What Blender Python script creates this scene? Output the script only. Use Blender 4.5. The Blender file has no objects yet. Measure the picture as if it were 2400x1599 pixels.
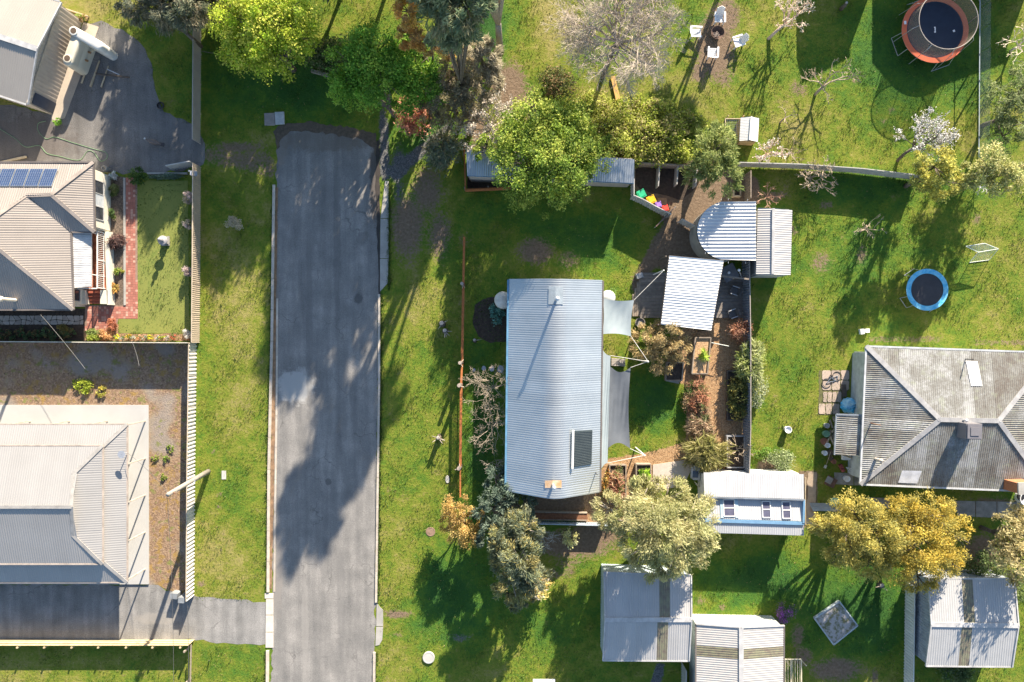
import bpy, math, random
import numpy as np
from mathutils import Vector, Matrix

sc = bpy.context.scene
# ------------------------------------------------------------------ camera, sky, sun, exposure
H = 53.0           # drone height, metres
S = 30.0           # photograph pixels per metre on the ground
cam_d = bpy.data.cameras.new("camera"); cam = bpy.data.objects.new("camera", cam_d)
sc.collection.objects.link(cam); cam.location = (0, 0, H); cam.rotation_euler = (0, 0, 0)
cam_d.sensor_width = 36.0; cam_d.lens = 36.0 * H / 80.0; cam_d.clip_end = 2000; cam_d.clip_start = 0.5
sc.camera = cam
SUN_EL = math.radians(21.5)
SX, SY = 0.345, 0.9386          # horizontal direction towards the sun (x = image right, y = image up)
sun_az = math.atan2(SX, SY)
world = bpy.data.worlds.new("World"); sc.world = world; world.use_nodes = True
wn = world.node_tree.nodes; wl = world.node_tree.links
sky = wn.new("ShaderNodeTexSky"); sky.sky_type = 'NISHITA'; sky.sun_disc = False
sky.sun_elevation = SUN_EL; sky.sun_rotation = sun_az; sky.altitude = 100; sky.air_density = 1.0; sky.dust_density = 0.6; sky.ozone_density = 1.0
bg = wn["Background"]; bg.inputs[1].default_value = 0.08
wl.new(sky.outputs[0], bg.inputs[0])
sun_d = bpy.data.lights.new("sun", 'SUN'); sun_d.energy = 5.0; sun_d.angle = math.radians(0.5); sun_d.color = (1.0, 0.87, 0.70)
sun = bpy.data.objects.new("sun", sun_d); sc.collection.objects.link(sun)
sd = Vector((SX * math.cos(SUN_EL), SY * math.cos(SUN_EL), math.sin(SUN_EL)))
sun.rotation_euler = sd.to_track_quat('Z', 'Y').to_euler(); sun.location = sd * 60
sc.view_settings.view_transform = 'Standard'; sc.view_settings.look = 'None'; sc.view_settings.gamma = 1.0
sc.view_settings.exposure = 1.75
sc.view_settings.use_curve_mapping = False
sc.cycles.max_bounces = 6; sc.cycles.transparent_max_bounces = 12

# ------------------------------------------------------------------ helpers
C = sc.collection
rnd = random.Random(7)
R = np.random.default_rng(11)
V = Vector

def W(x, y, h=0.0):
    """photograph pixel seen at height h -> world point"""
    k = (H - h) / H
    return V(((x - 1200) / S * k, (800 - y) / S * k, h))

def Gp(gx, gy, h=0.0):
    """ground pixels measured from the point below the camera -> world point"""
    return V((gx / S, -gy / S, h))

def root_loc(o):
    l = V((0, 0, 0))
    while o is not None:
        l += o.location; o = o.parent
    return l

def tag(o, label=None, cat=None, group=None, kind=None):
    if label: o["label"] = label
    if cat: o["category"] = cat
    if group: o["group"] = group
    if kind: o["kind"] = kind
    return o

def thing(name, label, cat, loc, group=None):
    o = bpy.data.objects.new(name, None); C.objects.link(o)
    o.empty_display_size = 0.2; o.location = (loc[0], loc[1], loc[2])
    return tag(o, label, cat, group)

class MB:
    def __init__(s): s.v = []; s.f = []; s.sm = False
    def add(s, vs, fs):
        b = len(s.v); s.v += [tuple(v) for v in vs]; s.f += [tuple(i + b for i in f) for f in fs]; return s
    def quad(s, a, b, c, d): return s.add([a, b, c, d], [(0, 1, 2, 3)])
    def box(s, c, sx, sy, sz, rz=0.0, tilt=0.0):
        """c is the centre of the base"""
        m = Matrix.Rotation(rz, 3, 'Z') @ Matrix.Rotation(tilt, 3, 'Y'); c = V(c)
        vs = [c + m @ V((x * sx / 2, y * sy / 2, z * sz)) for z in (0, 1) for x, y in ((-1, -1), (1, -1), (1, 1), (-1, 1))]
        return s.add(vs, [(3, 2, 1, 0), (4, 5, 6, 7), (0, 1, 5, 4), (1, 2, 6, 5), (2, 3, 7, 6), (3, 0, 4, 7)])
    def prism(s, pts, z0, z1):
        n = len(pts)
        ar = sum(pts[i][0] * pts[(i + 1) % n][1] - pts[(i + 1) % n][0] * pts[i][1] for i in range(n))
        if ar < 0: pts = pts[::-1]
        vs = [(p[0], p[1], z0) for p in pts] + [(p[0], p[1], z1) for p in pts]
        return s.add(vs, [tuple(range(n - 1, -1, -1)), tuple(range(n, 2 * n))] + [(i, (i + 1) % n, n + (i + 1) % n, n + i) for i in range(n)])
    def bar(s, p, q, w, h, up=V((0, 0, 1))):
        p = V(p); q = V(q); d = (q - p).normalized()
        if abs(d.dot(up)) > 0.98: up = V((1, 0, 0))
        a = d.cross(up).normalized() * w / 2; b = a.cross(d).normalized() * h / 2
        vs = [e + i * a + j * b for e in (p, q) for i, j in ((-1, -1), (1, -1), (1, 1), (-1, 1))]
        return s.add(vs, [(0, 1, 2, 3), (7, 6, 5, 4), (0, 4, 5, 1), (1, 5, 6, 2), (2, 6, 7, 3), (3, 7, 4, 0)])
    def tube(s, path, r, n=6, cap=True):
        path = [V(p) for p in path]; m = len(path)
        rs = r if isinstance(r, (list, tuple)) else [r] * m
        vs = []
        for i, p in enumerate(path):
            d = (path[min(i + 1, m - 1)] - path[max(i - 1, 0)])
            d = d.normalized() if d.length > 1e-9 else V((0, 0, 1))
            u = V((0, 0, 1)) if abs(d.z) < 0.95 else V((1, 0, 0))
            a = d.cross(u).normalized(); b = a.cross(d)
            vs += [p + rs[i] * (math.cos(6.2832 * k / n) * a + math.sin(6.2832 * k / n) * b) for k in range(n)]
        fs = [(i * n + k, i * n + (k + 1) % n, (i + 1) * n + (k + 1) % n, (i + 1) * n + k) for i in range(m - 1) for k in range(n)]
        if cap: fs += [tuple(range(n - 1, -1, -1)), tuple((m - 1) * n + k for k in range(n))]
        return s.add(vs, fs)
    def lathe(s, c, prof, n=20, sx=1.0, sy=1.0, rz=0.0):
        """prof: (radius, z) from bottom to top"""
        c = V(c); m = len(prof); cr, sr = math.cos(rz), math.sin(rz); vs = []
        for r, z in prof:
            for k in range(n):
                x = r * math.cos(6.2832 * k / n) * sx; y = r * math.sin(6.2832 * k / n) * sy
                vs.append(c + V((x * cr - y * sr, x * sr + y * cr, z)))
        fs = [(i * n + k, i * n + (k + 1) % n, (i + 1) * n + (k + 1) % n, (i + 1) * n + k) for i in range(m - 1) for k in range(n)]
        if prof[0][0] > 1e-4: fs.append(tuple(range(n - 1, -1, -1)))
        if prof[-1][0] > 1e-4: fs.append(tuple((m - 1) * n + k for k in range(n)))
        return s.add(vs, fs)
    def ring(s, c, R_, r, n=40, m=6):
        c = V(c); vs = []; fs = []
        for i in range(n):
            a = 6.2832 * i / n
            for j in range(m):
                b = 6.2832 * j / m; q = R_ + r * math.cos(b)
                vs.append(c + V((q * math.cos(a), q * math.sin(a), r * math.sin(b))))
        for i in range(n):
            for j in range(m):
                fs.append((i * m + j, ((i + 1) % n) * m + j, ((i + 1) % n) * m + (j + 1) % m, i * m + (j + 1) % m))
        return s.add(vs, fs)
    def build(s, name, m, parent=None, smooth=False, label=None, cat=None, group=None, kind=None):
        me = bpy.data.meshes.new(name)
        if parent is not None: off = root_loc(parent)
        else:
            a = np.array(s.v); off = V(((a[:, 0].min() + a[:, 0].max()) / 2, (a[:, 1].min() + a[:, 1].max()) / 2, a[:, 2].min()))
        vs = (np.array(s.v) - np.array(off)).tolist()
        me.from_pydata(vs, [], s.f); me.update()
        if smooth: me.polygons.foreach_set("use_smooth", [True] * len(me.polygons))
        me.materials.append(m)
        o = bpy.data.objects.new(name, me); C.objects.link(o)
        if parent is not None: o.parent = parent
        else: o.location = off
        return tag(o, label, cat, group, kind)

# ------------------------------------------------------------------ materials
_m = {}
def nt(m):
    m.use_nodes = True
    return m.node_tree.nodes, m.node_tree.links, m.node_tree.nodes["Principled BSDF"]

def noise(N, L, co, scale, detail=3.0, rough=0.55, dist=0.0):
    n = N.new("ShaderNodeTexNoise"); n.inputs["Scale"].default_value = scale; n.inputs["Detail"].default_value = detail
    n.inputs["Roughness"].default_value = rough; n.inputs["Distortion"].default_value = dist
    if co is not None: L.new(co, n.inputs["Vector"])
    return n.outputs["Fac"]

def ramp(N, L, fac, stops):
    r = N.new("ShaderNodeValToRGB"); L.new(fac, r.inputs[0]); e = r.color_ramp.elements
    while len(e) < len(stops): e.new(0.5)
    for i, (p, c) in enumerate(stops):
        e[i].position = p; e[i].color = (c[0], c[1], c[2], 1)
    return r.outputs[0]

def mixc(N, L, fac, a, b, mode='MIX'):
    n = N.new("ShaderNodeMix"); n.data_type = 'RGBA'; n.blend_type = mode
    for sock, val in ((n.inputs[0], fac), (n.inputs[6], a), (n.inputs[7], b)):
        if isinstance(val, (int, float)): sock.default_value = val
        elif isinstance(val, (tuple, list)): sock.default_value = (val[0], val[1], val[2], 1)
        else: L.new(val, sock)
    return n.outputs[2]

def maprange(N, L, v, a, b, c, d, smooth=False):
    n = N.new("ShaderNodeMapRange"); L.new(v, n.inputs[0])
    for i, q in enumerate((a, b, c, d)): n.inputs[i + 1].default_value = q
    if smooth: n.interpolation_type = 'SMOOTHSTEP'
    return n.outputs[0]

def math_n(N, L, op, a, b):
    n = N.new("ShaderNodeMath"); n.operation = op
    for sock, val in ((n.inputs[0], a), (n.inputs[1], b)):
        if isinstance(val, (int, float)): sock.default_value = val
        else: L.new(val, sock)
    return n.outputs[0]

def M(name, col, col2=None, scale=2.0, rough=0.8, metal=0.0, bump=0.0, bscale=30.0, var=0.0, spec=0.4, lo=0.35, hi=0.65, fine=0.12, fscale=25.0):
    """plain surface: two colours mottled by noise, fine grain, optional shift per object"""
    if name in _m: return _m[name]
    m = bpy.data.materials.new(name); N, L, B = nt(m)
    co = N.new("ShaderNodeTexCoord").outputs["Object"]
    ge = N.new("ShaderNodeNewGeometry").outputs["Position"]
    c2 = col2 if col2 else tuple(x * 0.72 for x in col)
    c = mixc(N, L, maprange(N, L, noise(N, L, ge, scale, 5), lo, hi, 0, 1), col, c2)
    if fine:
        f = maprange(N, L, noise(N, L, ge, fscale, 2), 0.3, 0.7, 1 - fine, 1 + fine)
        c = mixc(N, L, 1.0, c, f, 'MULTIPLY')
    if var:
        oi = N.new("ShaderNodeObjectInfo").outputs["Random"]
        c = mixc(N, L, 1.0, c, maprange(N, L, oi, 0, 1, 1 - var, 1 + var), 'MULTIPLY')
    L.new(c, B.inputs["Base Color"])
    B.inputs["Roughness"].default_value = rough; B.inputs["Metallic"].default_value = metal
    B.inputs["Specular IOR Level"].default_value = spec
    if bump:
        b = N.new("ShaderNodeBump"); b.inputs["Strength"].default_value = bump; b.inputs["Distance"].default_value = 0.05
        L.new(noise(N, L, ge, bscale, 3), b.inputs["Height"]); L.new(b.outputs[0], B.inputs["Normal"])
    _m[name] = m
    return m

def leafmat(name, rough=0.6, trans=0.48):
    if name in _m: return _m[name]
    m = bpy.data.materials.new(name); N, L, B = nt(m)
    a = N.new("ShaderNodeAttribute"); a.attribute_name = "tint"
    L.new(a.outputs["Color"], B.inputs["Base Color"]); B.inputs["Roughness"].default_value = rough
    B.inputs["Specular IOR Level"].default_value = 0.25
    t = N.new("ShaderNodeBsdfTranslucent"); L.new(a.outputs["Color"], t.inputs["Color"])
    x = N.new("ShaderNodeMixShader"); x.inputs[0].default_value = trans
    L.new(B.outputs[0], x.inputs[1]); L.new(t.outputs[0], x.inputs[2])
    L.new(x.outputs[0], N["Material Output"].inputs[0])
    _m[name] = m
    return m

def netmat(name, col, alpha):
    m = bpy.data.materials.new(name); N, L, B = nt(m)
    B.inputs["Base Color"].default_value = (*col, 1); B.inputs["Roughness"].default_value = 0.8
    t = N.new("ShaderNodeBsdfTransparent"); x = N.new("ShaderNodeMixShader"); x.inputs[0].default_value = alpha
    L.new(t.outputs[0], x.inputs[1]); L.new(B.outputs[0], x.inputs[2]); L.new(x.outputs[0], N["Material Output"].inputs[0])
    return m

LEAF = leafmat("leaves"); PETAL = leafmat("petals", 0.7, 0.25)
GRASSM = leafmat("grass_blades", 0.7, 0.3)
white = M("white_paint", (0.70, 0.70, 0.68), (0.62, 0.62, 0.60), rough=0.5)
cream = M("cream_render", (0.62, 0.59, 0.50), (0.55, 0.52, 0.44), rough=0.85)
plastic_w = M("white_plastic", (0.80, 0.80, 0.80), (0.74, 0.74, 0.74), rough=0.4)
timber = M("weathered_timber", (0.30, 0.25, 0.20), (0.20, 0.165, 0.13), scale=6, rough=0.9, var=0.15)
timber_lt = M("pale_timber", (0.50, 0.41, 0.28), (0.42, 0.33, 0.22), scale=5, rough=0.85, var=0.12)
timber_dk = M("dark_timber", (0.13, 0.105, 0.085), (0.08, 0.065, 0.055), scale=5, rough=0.9, var=0.2)
deckm = M("grey_deck_board", (0.22, 0.195, 0.17), (0.16, 0.14, 0.125), scale=4, rough=0.8, var=0.15)
bark = M("bark", (0.16, 0.13, 0.105), (0.09, 0.075, 0.06), scale=8, rough=0.95)
bark_pale = M("pale_bark", (0.42, 0.37, 0.30), (0.28, 0.24, 0.20), scale=8, rough=0.95)
twig_tan = M("tan_twigs", (0.46, 0.37, 0.27), (0.32, 0.26, 0.20), scale=3, rough=0.95)
twig_grey = M("grey_twigs", (0.34, 0.30, 0.25), (0.24, 0.21, 0.18), scale=3, rough=0.95)
concrete = M("concrete", (0.36, 0.345, 0.315), (0.28, 0.27, 0.25), scale=1.2, rough=0.9, bump=0.1, var=0.06)
concrete_w = M("new_concrete", (0.46, 0.45, 0.42), (0.41, 0.40, 0.37), scale=0.8, rough=0.85, fine=0.05)
concrete_d = M("stained_concrete", (0.30, 0.29, 0.27), (0.20, 0.195, 0.18), scale=2.0, rough=0.9, bump=0.15, var=0.1)
steel = M("galvanised_steel", (0.55, 0.57, 0.60), (0.46, 0.48, 0.51), scale=4, rough=0.45, metal=0.6)
dark_steel = M("dark_steel", (0.06, 0.06, 0.065), rough=0.5, metal=0.3)
black = M("black_plastic", (0.025, 0.025, 0.028), rough=0.5)
glass_dk = M("dark_window_glass", (0.03, 0.035, 0.045), (0.05, 0.055, 0.065), rough=0.12, spec=0.8, fine=0)
rust = M("rusty_steel", (0.42, 0.15, 0.045), (0.30, 0.10, 0.035), scale=6, rough=0.9, var=0.12)
terracotta = M("terracotta", (0.34, 0.15, 0.09), (0.26, 0.11, 0.07), scale=6, rough=0.9)
soil = M("dark_soil", (0.075, 0.055, 0.042), (0.04, 0.03, 0.024), scale=5, rough=1, bump=0.6, bscale=18)
mulch = M("bark_mulch", (0.36, 0.23, 0.13), (0.20, 0.125, 0.075), scale=9, rough=1, bump=0.9, bscale=16, fine=0.45, fscale=14)
chips = M("wood_chips", (0.50, 0.33, 0.19), (0.36, 0.23, 0.13), scale=7, rough=1, bump=0.8, bscale=14, fine=0.35, fscale=12)

# ------------------------------------------------------------------ roofs, walls, fences
def plane_of(pts):
    P = np.array([[p[0], p[1], 1.0] for p in pts]); z = np.array([p[2] for p in pts])
    s, *_ = np.linalg.lstsq(P, z, rcond=None)
    return s  # z = a x + b y + c

def roof(parent, pts, m, pitch=0.17, amp=0.014, sheet=0.84, name="roof_sheet", ribs=None, flat=True, profile="sine", fit=True, strips=None, strip_mat=None, seam=0.0):
    """corrugated sheets covering one sloping convex polygon, each sheet an object of its own"""
    if fit:
        a, b, c = plane_of(pts); pts = [V((p[0], p[1], a * p[0] + b * p[1] + c)) for p in pts]
    else:
        pts = [V(p) for p in pts]; a, b, c = plane_of(pts)
    n = V((-a, -b, 1)).normalized()
    d = V((a, b, 0))
    if ribs is not None: d = V((ribs[0], ribs[1], 0))
    elif d.length < 1e-6: d = V((0, 1, 0))
    d = (d - n * d.dot(n)).normalized(); u = d.cross(n).normalized()
    o = pts[0]; P2 = [((p - o).dot(u), (p - o).dot(d)) for p in pts]; k = len(P2)
    u0 = min(p[0] for p in P2); u1 = max(p[0] for p in P2)
    def span(x):
        vs = []
        for i in range(k):
            (xa, ya), (xb, yb) = P2[i], P2[(i + 1) % k]
            if min(xa, xb) - 1e-9 <= x <= max(xa, xb) + 1e-9:
                if abs(xb - xa) < 1e-9: vs += [ya, yb]
                else: vs.append(ya + (yb - ya) * (x - xa) / (xb - xa))
        return (min(vs), max(vs)) if vs else (0, 0)
    corner = sorted(p[0] for p in P2)
    x = u0; idx = 0
    while x < u1 - 1e-4:
        xe = min(x + sheet, u1)
        if u1 - xe < 0.12: xe = u1
        nseg = max(2, int(round((xe - x) / (pitch / 4))))
        xs = sorted(set([x + (xe - x) * i / nseg for i in range(nseg + 1)] + [q for q in corner if x < q < xe]))
        vs = []; lift = rnd.uniform(0, 0.004)
        for q in xs:
            lo, hi = span(min(max(q, u0 + 1e-6), u1 - 1e-6))
            ph = (q - u0) / pitch
            if profile == "sine": z = amp * math.cos(6.2832 * ph)
            else:  # pans with narrow ribs
                fr = ph % 1.0; z = amp if (fr < 0.22 or fr > 0.97) else -amp
            for yy in (lo, hi): vs.append(o + u * q + d * yy + n * (z + lift))
        fs = [(2 * i, 2 * i + 2, 2 * i + 3, 2 * i + 1) for i in range(len(xs) - 1)]
        mb = MB(); mb.add(vs, fs)
        mm = m
        if strips:
            lo, hi = span((x + xe) / 2); mw = o + u * ((x + xe) / 2) + d * ((lo + hi) / 2)
            if strips[1] < mw[strips[0]] < strips[2]: mm = strip_mat
        ob = mb.build(name, mm, parent, smooth=(profile == "sine"))
        x = xe; idx += 1
    return n

def caps(parent, lines, m, w=0.28, h=0.05, name="ridge_cap", lift=0.03):
    for p, q in lines:
        mb = MB(); mb.bar(V(p) + V((0, 0, lift)), V(q) + V((0, 0, lift)), w, h); mb.build(name, m, parent)

def wall_ribbed(parent, p, q, h0, h1, m, pitch=0.2, amp=0.015, panel=2.4, z0=0.0, name="wall_panel", hm=None, out=None):
    """vertical ribbed sheets from p to q; top edge runs from h0 to h1 (hm = peak halfway)"""
    p = V((p[0], p[1], 0)); q = V((q[0], q[1], 0)); Ln = (q - p).length; d = (q - p) / Ln; n = V((d.y, -d.x, 0))
    if out is not None and n.dot(V((out[0], out[1], 0))) < 0: n = -n
    np_ = max(1, int(round(Ln / panel)))
    for i in range(np_):
        a, b = Ln * i / np_, Ln * (i + 1) / np_
        k = max(2, int((b - a) / (pitch / 2)))
        mb = MB(); vs = []
        xs = [a + (b - a) * j / k for j in range(k + 1)]
        if hm is not None and a < Ln / 2 < b: xs = sorted(xs + [Ln / 2])
        for j, x in enumerate(xs):
            t = x / Ln
            if hm is None: top = h0 + (h1 - h0) * t
            else: top = h0 + (hm - h0) * t * 2 if t < 0.5 else hm + (h1 - hm) * (t - 0.5) * 2
            off = n * (amp if (int(x / (pitch / 2)) % 2) else -amp)
            vs += [p + d * x + off + V((0, 0, z0)), p + d * x + off + V((0, 0, top))]
        mb.add(vs, [(2 * j, 2 * j + 2, 2 * j + 3, 2 * j + 1) for j in range(len(xs) - 1)])
        mb.build(name, m, parent)

def sheet_fence(name, label, pts, h, m, mp=None, plen=2.4, pitch=0.2, amp=0.022, cap=0.06, cat="fence", group=None, z0=0.04, capm=None):
    """pts: ground pixels; every panel, post and rail its own part"""
    P = [W(*p) for p in pts]; mp = mp or m
    t = thing(name, label, cat, P[0], group)
    for a, b in zip(P, P[1:]):
        Ln = (b - a).length; n = max(1, int(round(Ln / plen))); d = (b - a) / Ln; nn = V((d.y, -d.x, 0))
        for i in range(n):
            x0, x1 = Ln * i / n + 0.02, Ln * (i + 1) / n - 0.02
            hh = h + rnd.uniform(-0.02, 0.02)
            k = max(4, int((x1 - x0) / (pitch / 4))); vs = []
            for j in range(k + 1):
                x = x0 + (x1 - x0) * j / k; ph = (x / pitch) % 1.0
                off = nn * (amp if ph < 0.5 else -amp)
                vs += [a + d * x + off + V((0, 0, z0)), a + d * x + off + V((0, 0, hh))]
            mb = MB(); mb.add(vs, [(2 * j, 2 * j + 2, 2 * j + 3, 2 * j + 1) for j in range(k)]); mb.build("panel", m, t)
            mb = MB(); mb.box(a + d * (Ln * i / n), 0.05, 0.06, h + 0.02, math.atan2(d.y, d.x)); mb.build("post", mp, t)
        mb = MB(); mb.bar(a + V((0, 0, h + 0.02)), b + V((0, 0, h + 0.02)), cap, 0.035); mb.build("top_rail", capm or mp, t)
    mb = MB(); mb.box(P[-1], 0.06, 0.06, h + 0.02); mb.build("post", mp, t)
    return t

def jitter_poly(pts, step, amt, seed=0):
    r = random.Random(seed); out = []; n = len(pts)
    for i in range(n):
        a = V(pts[i][:2]).to_3d(); b = V(pts[(i + 1) % n][:2]).to_3d(); L_ = (b - a).length; k = max(1, int(L_ / step))
        nn = V((-(b - a).y, (b - a).x, 0)); nn = nn / (nn.length + 1e-9)
        for j in range(k):
            p = a + (b - a) * (j / k) + nn * r.uniform(-amt, amt) * (0 if j == 0 and k == 1 else 1)
            out.append((p.x, p.y))
    return out

def sheet(name, pts, z, m, jit=0.0, step=0.5, seed=1, kind="structure", parent=None, thick=0.0):
    P = [tuple(W(*p)[:2]) for p in pts]
    if jit: P = jitter_poly(P, step, jit, seed)
    mb = MB()
    if thick: mb.prism(P, z - thick, z)
    else:
        ar = sum(P[i][0] * P[(i + 1) % len(P)][1] - P[(i + 1) % len(P)][0] * P[i][1] for i in range(len(P)))
        if ar < 0: P = P[::-1]
        mb.add([(x, y, z) for x, y in P], [tuple(range(len(P)))])
    return mb.build(name, m, parent, kind=kind)

# ------------------------------------------------------------------ plants
def leaf_cloud(name, parent, blobs, n, size, cols, m=None, clump=0.235, flat=0.08, elong=1.0, droop=False, under=-0.25, dens=9.0, seed=0, shell=(0.62, 1.02)):
    """many small leaf faces gathered in clumps over ellipsoids; blobs = (centre, rx, ry, rz)"""
    g = np.random.default_rng(seed + 17)
    w = np.array([b[1] * b[2] for b in blobs]); w = w / w.sum(); cols = np.array(cols)
    PP = []; CC = []; DD = []
    for b, wi in zip(blobs, w):
        c = np.array(b[0]); r = np.array(b[1:4]); nl = max(12, int(n * wi)); K = max(7, int(dens * (b[1] * b[2]) ** 0.5 * 2.2))
        z = g.uniform(under, 1, K); ph = g.uniform(0, 6.2832, K); q = np.sqrt(1 - z * z)
        dr = np.stack([q * np.cos(ph), q * np.sin(ph), z], 1)
        cc = dr * g.uniform(shell[0], shell[1], (K, 1)); crr = clump * g.uniform(0.65, 1.35, K)
        ci = g.integers(0, K, nl); off = g.normal(0, 0.48, (nl, 3)); off *= np.minimum(1, 1.15 / np.maximum(1e-6, np.linalg.norm(off, axis=1)))[:, None]
        p = (cc[ci] + off * crr[ci][:, None]) * r + c
        kc = g.integers(0, len(cols), K); kb = g.uniform(0.82, 1.18, K)
        col = cols[np.where(g.random(nl) < 0.7, kc[ci], g.integers(0, len(cols), nl))] * kb[ci][:, None] * g.uniform(0.75, 1.25, (nl, 1))
        PP.append(p); CC.append(col); DD.append(dr[ci])
    p = np.concatenate(PP); col = np.clip(np.concatenate(CC), 0, 1); dr = np.concatenate(DD); n = len(p)
    p[:, 2] = np.maximum(p[:, 2], 0.06)
    nrm = g.normal(0, 1, (n, 3)) + np.array([0, 0, flat * 2.5]) + dr * 0.5; nrm /= np.linalg.norm(nrm, axis=1)[:, None]
    t = g.normal(0, 1, (n, 3))
    if droop: t = dr * 1.3 + np.array([0, 0, -0.45]) + g.normal(0, 0.35, (n, 3))
    t -= nrm * (t * nrm).sum(1)[:, None]; t /= np.linalg.norm(t, axis=1)[:, None] + 1e-9
    bt = np.cross(nrm, t); sz = size * g.uniform(0.55, 1.35, n)[:, None]
    a = t * sz * elong * 0.5; b = bt * sz * 0.5 / (elong ** 0.5)
    vs = np.stack([p - a, p + b * 0.8, p + a, p - b * 0.8], 1).reshape(-1, 3)
    return quads(name, parent, vs, col, m or LEAF)

def quads(name, parent, vs, col, m, kind=None):
    n = len(vs) // 4; off = np.array(root_loc(parent)) if parent is not None else np.zeros(3)
    vs = vs - off
    me = bpy.data.meshes.new(name); me.vertices.add(4 * n); me.loops.add(4 * n); me.polygons.add(n)
    me.vertices.foreach_set("co", vs.astype(np.float32).ravel())
    me.loops.foreach_set("vertex_index", np.arange(4 * n, dtype=np.int32))
    me.polygons.foreach_set("loop_start", np.arange(0, 4 * n, 4, dtype=np.int32))
    me.polygons.foreach_set("loop_total", np.full(n, 4, dtype=np.int32))
    me.update()
    ca = me.color_attributes.new("tint", 'FLOAT_COLOR', 'POINT')
    rgba = np.ones((4 * n, 4), np.float32); rgba[:, :3] = np.repeat(col, 4, axis=0)
    ca.data.foreach_set("color", rgba.ravel()); me.materials.append(m); me.validate()
    o = bpy.data.objects.new(name, me); C.objects.link(o)
    if parent is not None: o.parent = parent
    if kind: o["kind"] = kind
    return o

def tree(name, label, blobs, cols, n, size, base=None, tr=0.16, cat="tree", group=None, trunkm=None, rz=0.8, seed=0, **kw):
    """blobs: (image x, image y, height of centre, radius in image px[, ry px]) -> crown; base: ground pixel"""
    B = []
    for b in blobs:
        c = W(b[0], b[1], b[2]); k = (H - b[2]) / H / S; rx = b[3] * k; ry = (b[4] if len(b) > 4 else b[3]) * k
        B.append((tuple(c), rx, ry, min((rx + ry) / 2 * rz, max(0.25, b[2] * 0.92))))
    if base is None:
        cx = sum(b[0][0] * b[1] for b in B) / sum(b[1] for b in B); cy = sum(b[0][1] * b[1] for b in B) / sum(b[1] for b in B); bp = V((cx, cy, 0))
    else: bp = W(*base)
    t = thing(name, label, cat, bp, group)
    mb = MB(); r = random.Random(seed); top = V((0, 0, 0))
    zc = min(b[0][2] for b in B)
    fork = bp + V((r.uniform(-.15, .15), r.uniform(-.15, .15), max(0.15, zc * 0.45)))
    mb.tube([bp - V((0, 0, 0.05)), bp * 0.5 + fork * 0.5 + V((r.uniform(-.05, .05), 0, 0)), fork], [tr * 1.25, tr, tr * 0.85], 7)
    for b in B:
        c = V(b[0]); rr = b[1]
        mid = fork * 0.5 + c * 0.5 + V((r.uniform(-.2, .2), r.uniform(-.2, .2), 0.1 * rr))
        mb.tube([fork, mid, c], [tr * 0.75, tr * 0.55, tr * 0.35], 5)
        for _ in range(5):
            a = r.uniform(0, 6.28); e = c + V((math.cos(a) * b[1] * .7, math.sin(a) * b[2] * .7, r.uniform(-.1, .6) * b[3]))
            mb.tube([c, c * .5 + e * .5 + V((0, 0, .1)), e], [tr * .3, tr * .2, tr * .07], 4)
    mb.build("trunk", trunkm or bark, t, smooth=True)
    leaf_cloud("crown", t, B, n, size, cols, seed=seed, **kw)
    return t

def shrub(name, label, x, y, r, h, cols, n, size=0.1, cat="shrub", group=None, ry=None, seed=0, m=None, **kw):
    """x, y: ground pixel of the plant; r in ground pixels"""
    bp = W(x, y); t = thing(name, label, cat, bp, group); rr = r / S; rv = (ry or r) / S
    mb = MB(); q = random.Random(seed)
    for _ in range(5):
        a = q.uniform(0, 6.28); e = bp + V((math.cos(a) * rr * .55, math.sin(a) * rv * .55, h * q.uniform(.5, .85)))
        mb.tube([bp, bp * .5 + e * .5 + V((0, 0, .05)), e], [.025, .018, .008], 4)
    mb.build("stem", bark, t)
    kw.setdefault("under", -0.1); kw.setdefault("clump", 0.40); kw.setdefault("dens", 14.0)
    leaf_cloud("foliage", t, [((bp.x, bp.y, h * 0.42), rr, rv, h * 0.58)], n, size, cols, m=m, seed=seed, **kw)
    return t

def branches(p, d, length, rad, depth, q, out, tips, spread=0.6, kids=(2, 3), up=0.12, shrink=0.72):
    """recursive bare branching; out = list of (path, radii)"""
    m = p + d * length * 0.5 + V((q.uniform(-1, 1), q.uniform(-1, 1), q.uniform(-.5, .8))) * length * 0.09
    d2 = (d + V((q.uniform(-1, 1), q.uniform(-1, 1), q.uniform(-.6, .8))) * 0.22).normalized()
    e = m + d2 * length * 0.5
    out.append(([p, m, e], [rad, rad * .85, rad * .68]))
    if depth == 0: tips.append((e, d2)); return
    for i in range(q.randint(*kids)):
        nd = (d2 + V((q.gauss(0, 1), q.gauss(0, 1), q.gauss(0, .7))) * spread + V((0, 0, up))).normalized()
        st = e if i == 0 else m + (e - m) * q.uniform(0.2, 1)
        branches(st, nd, length * shrink * q.uniform(.75, 1.2), rad * .62, depth - 1, q, out, tips, spread, kids, up, shrink)

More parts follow.
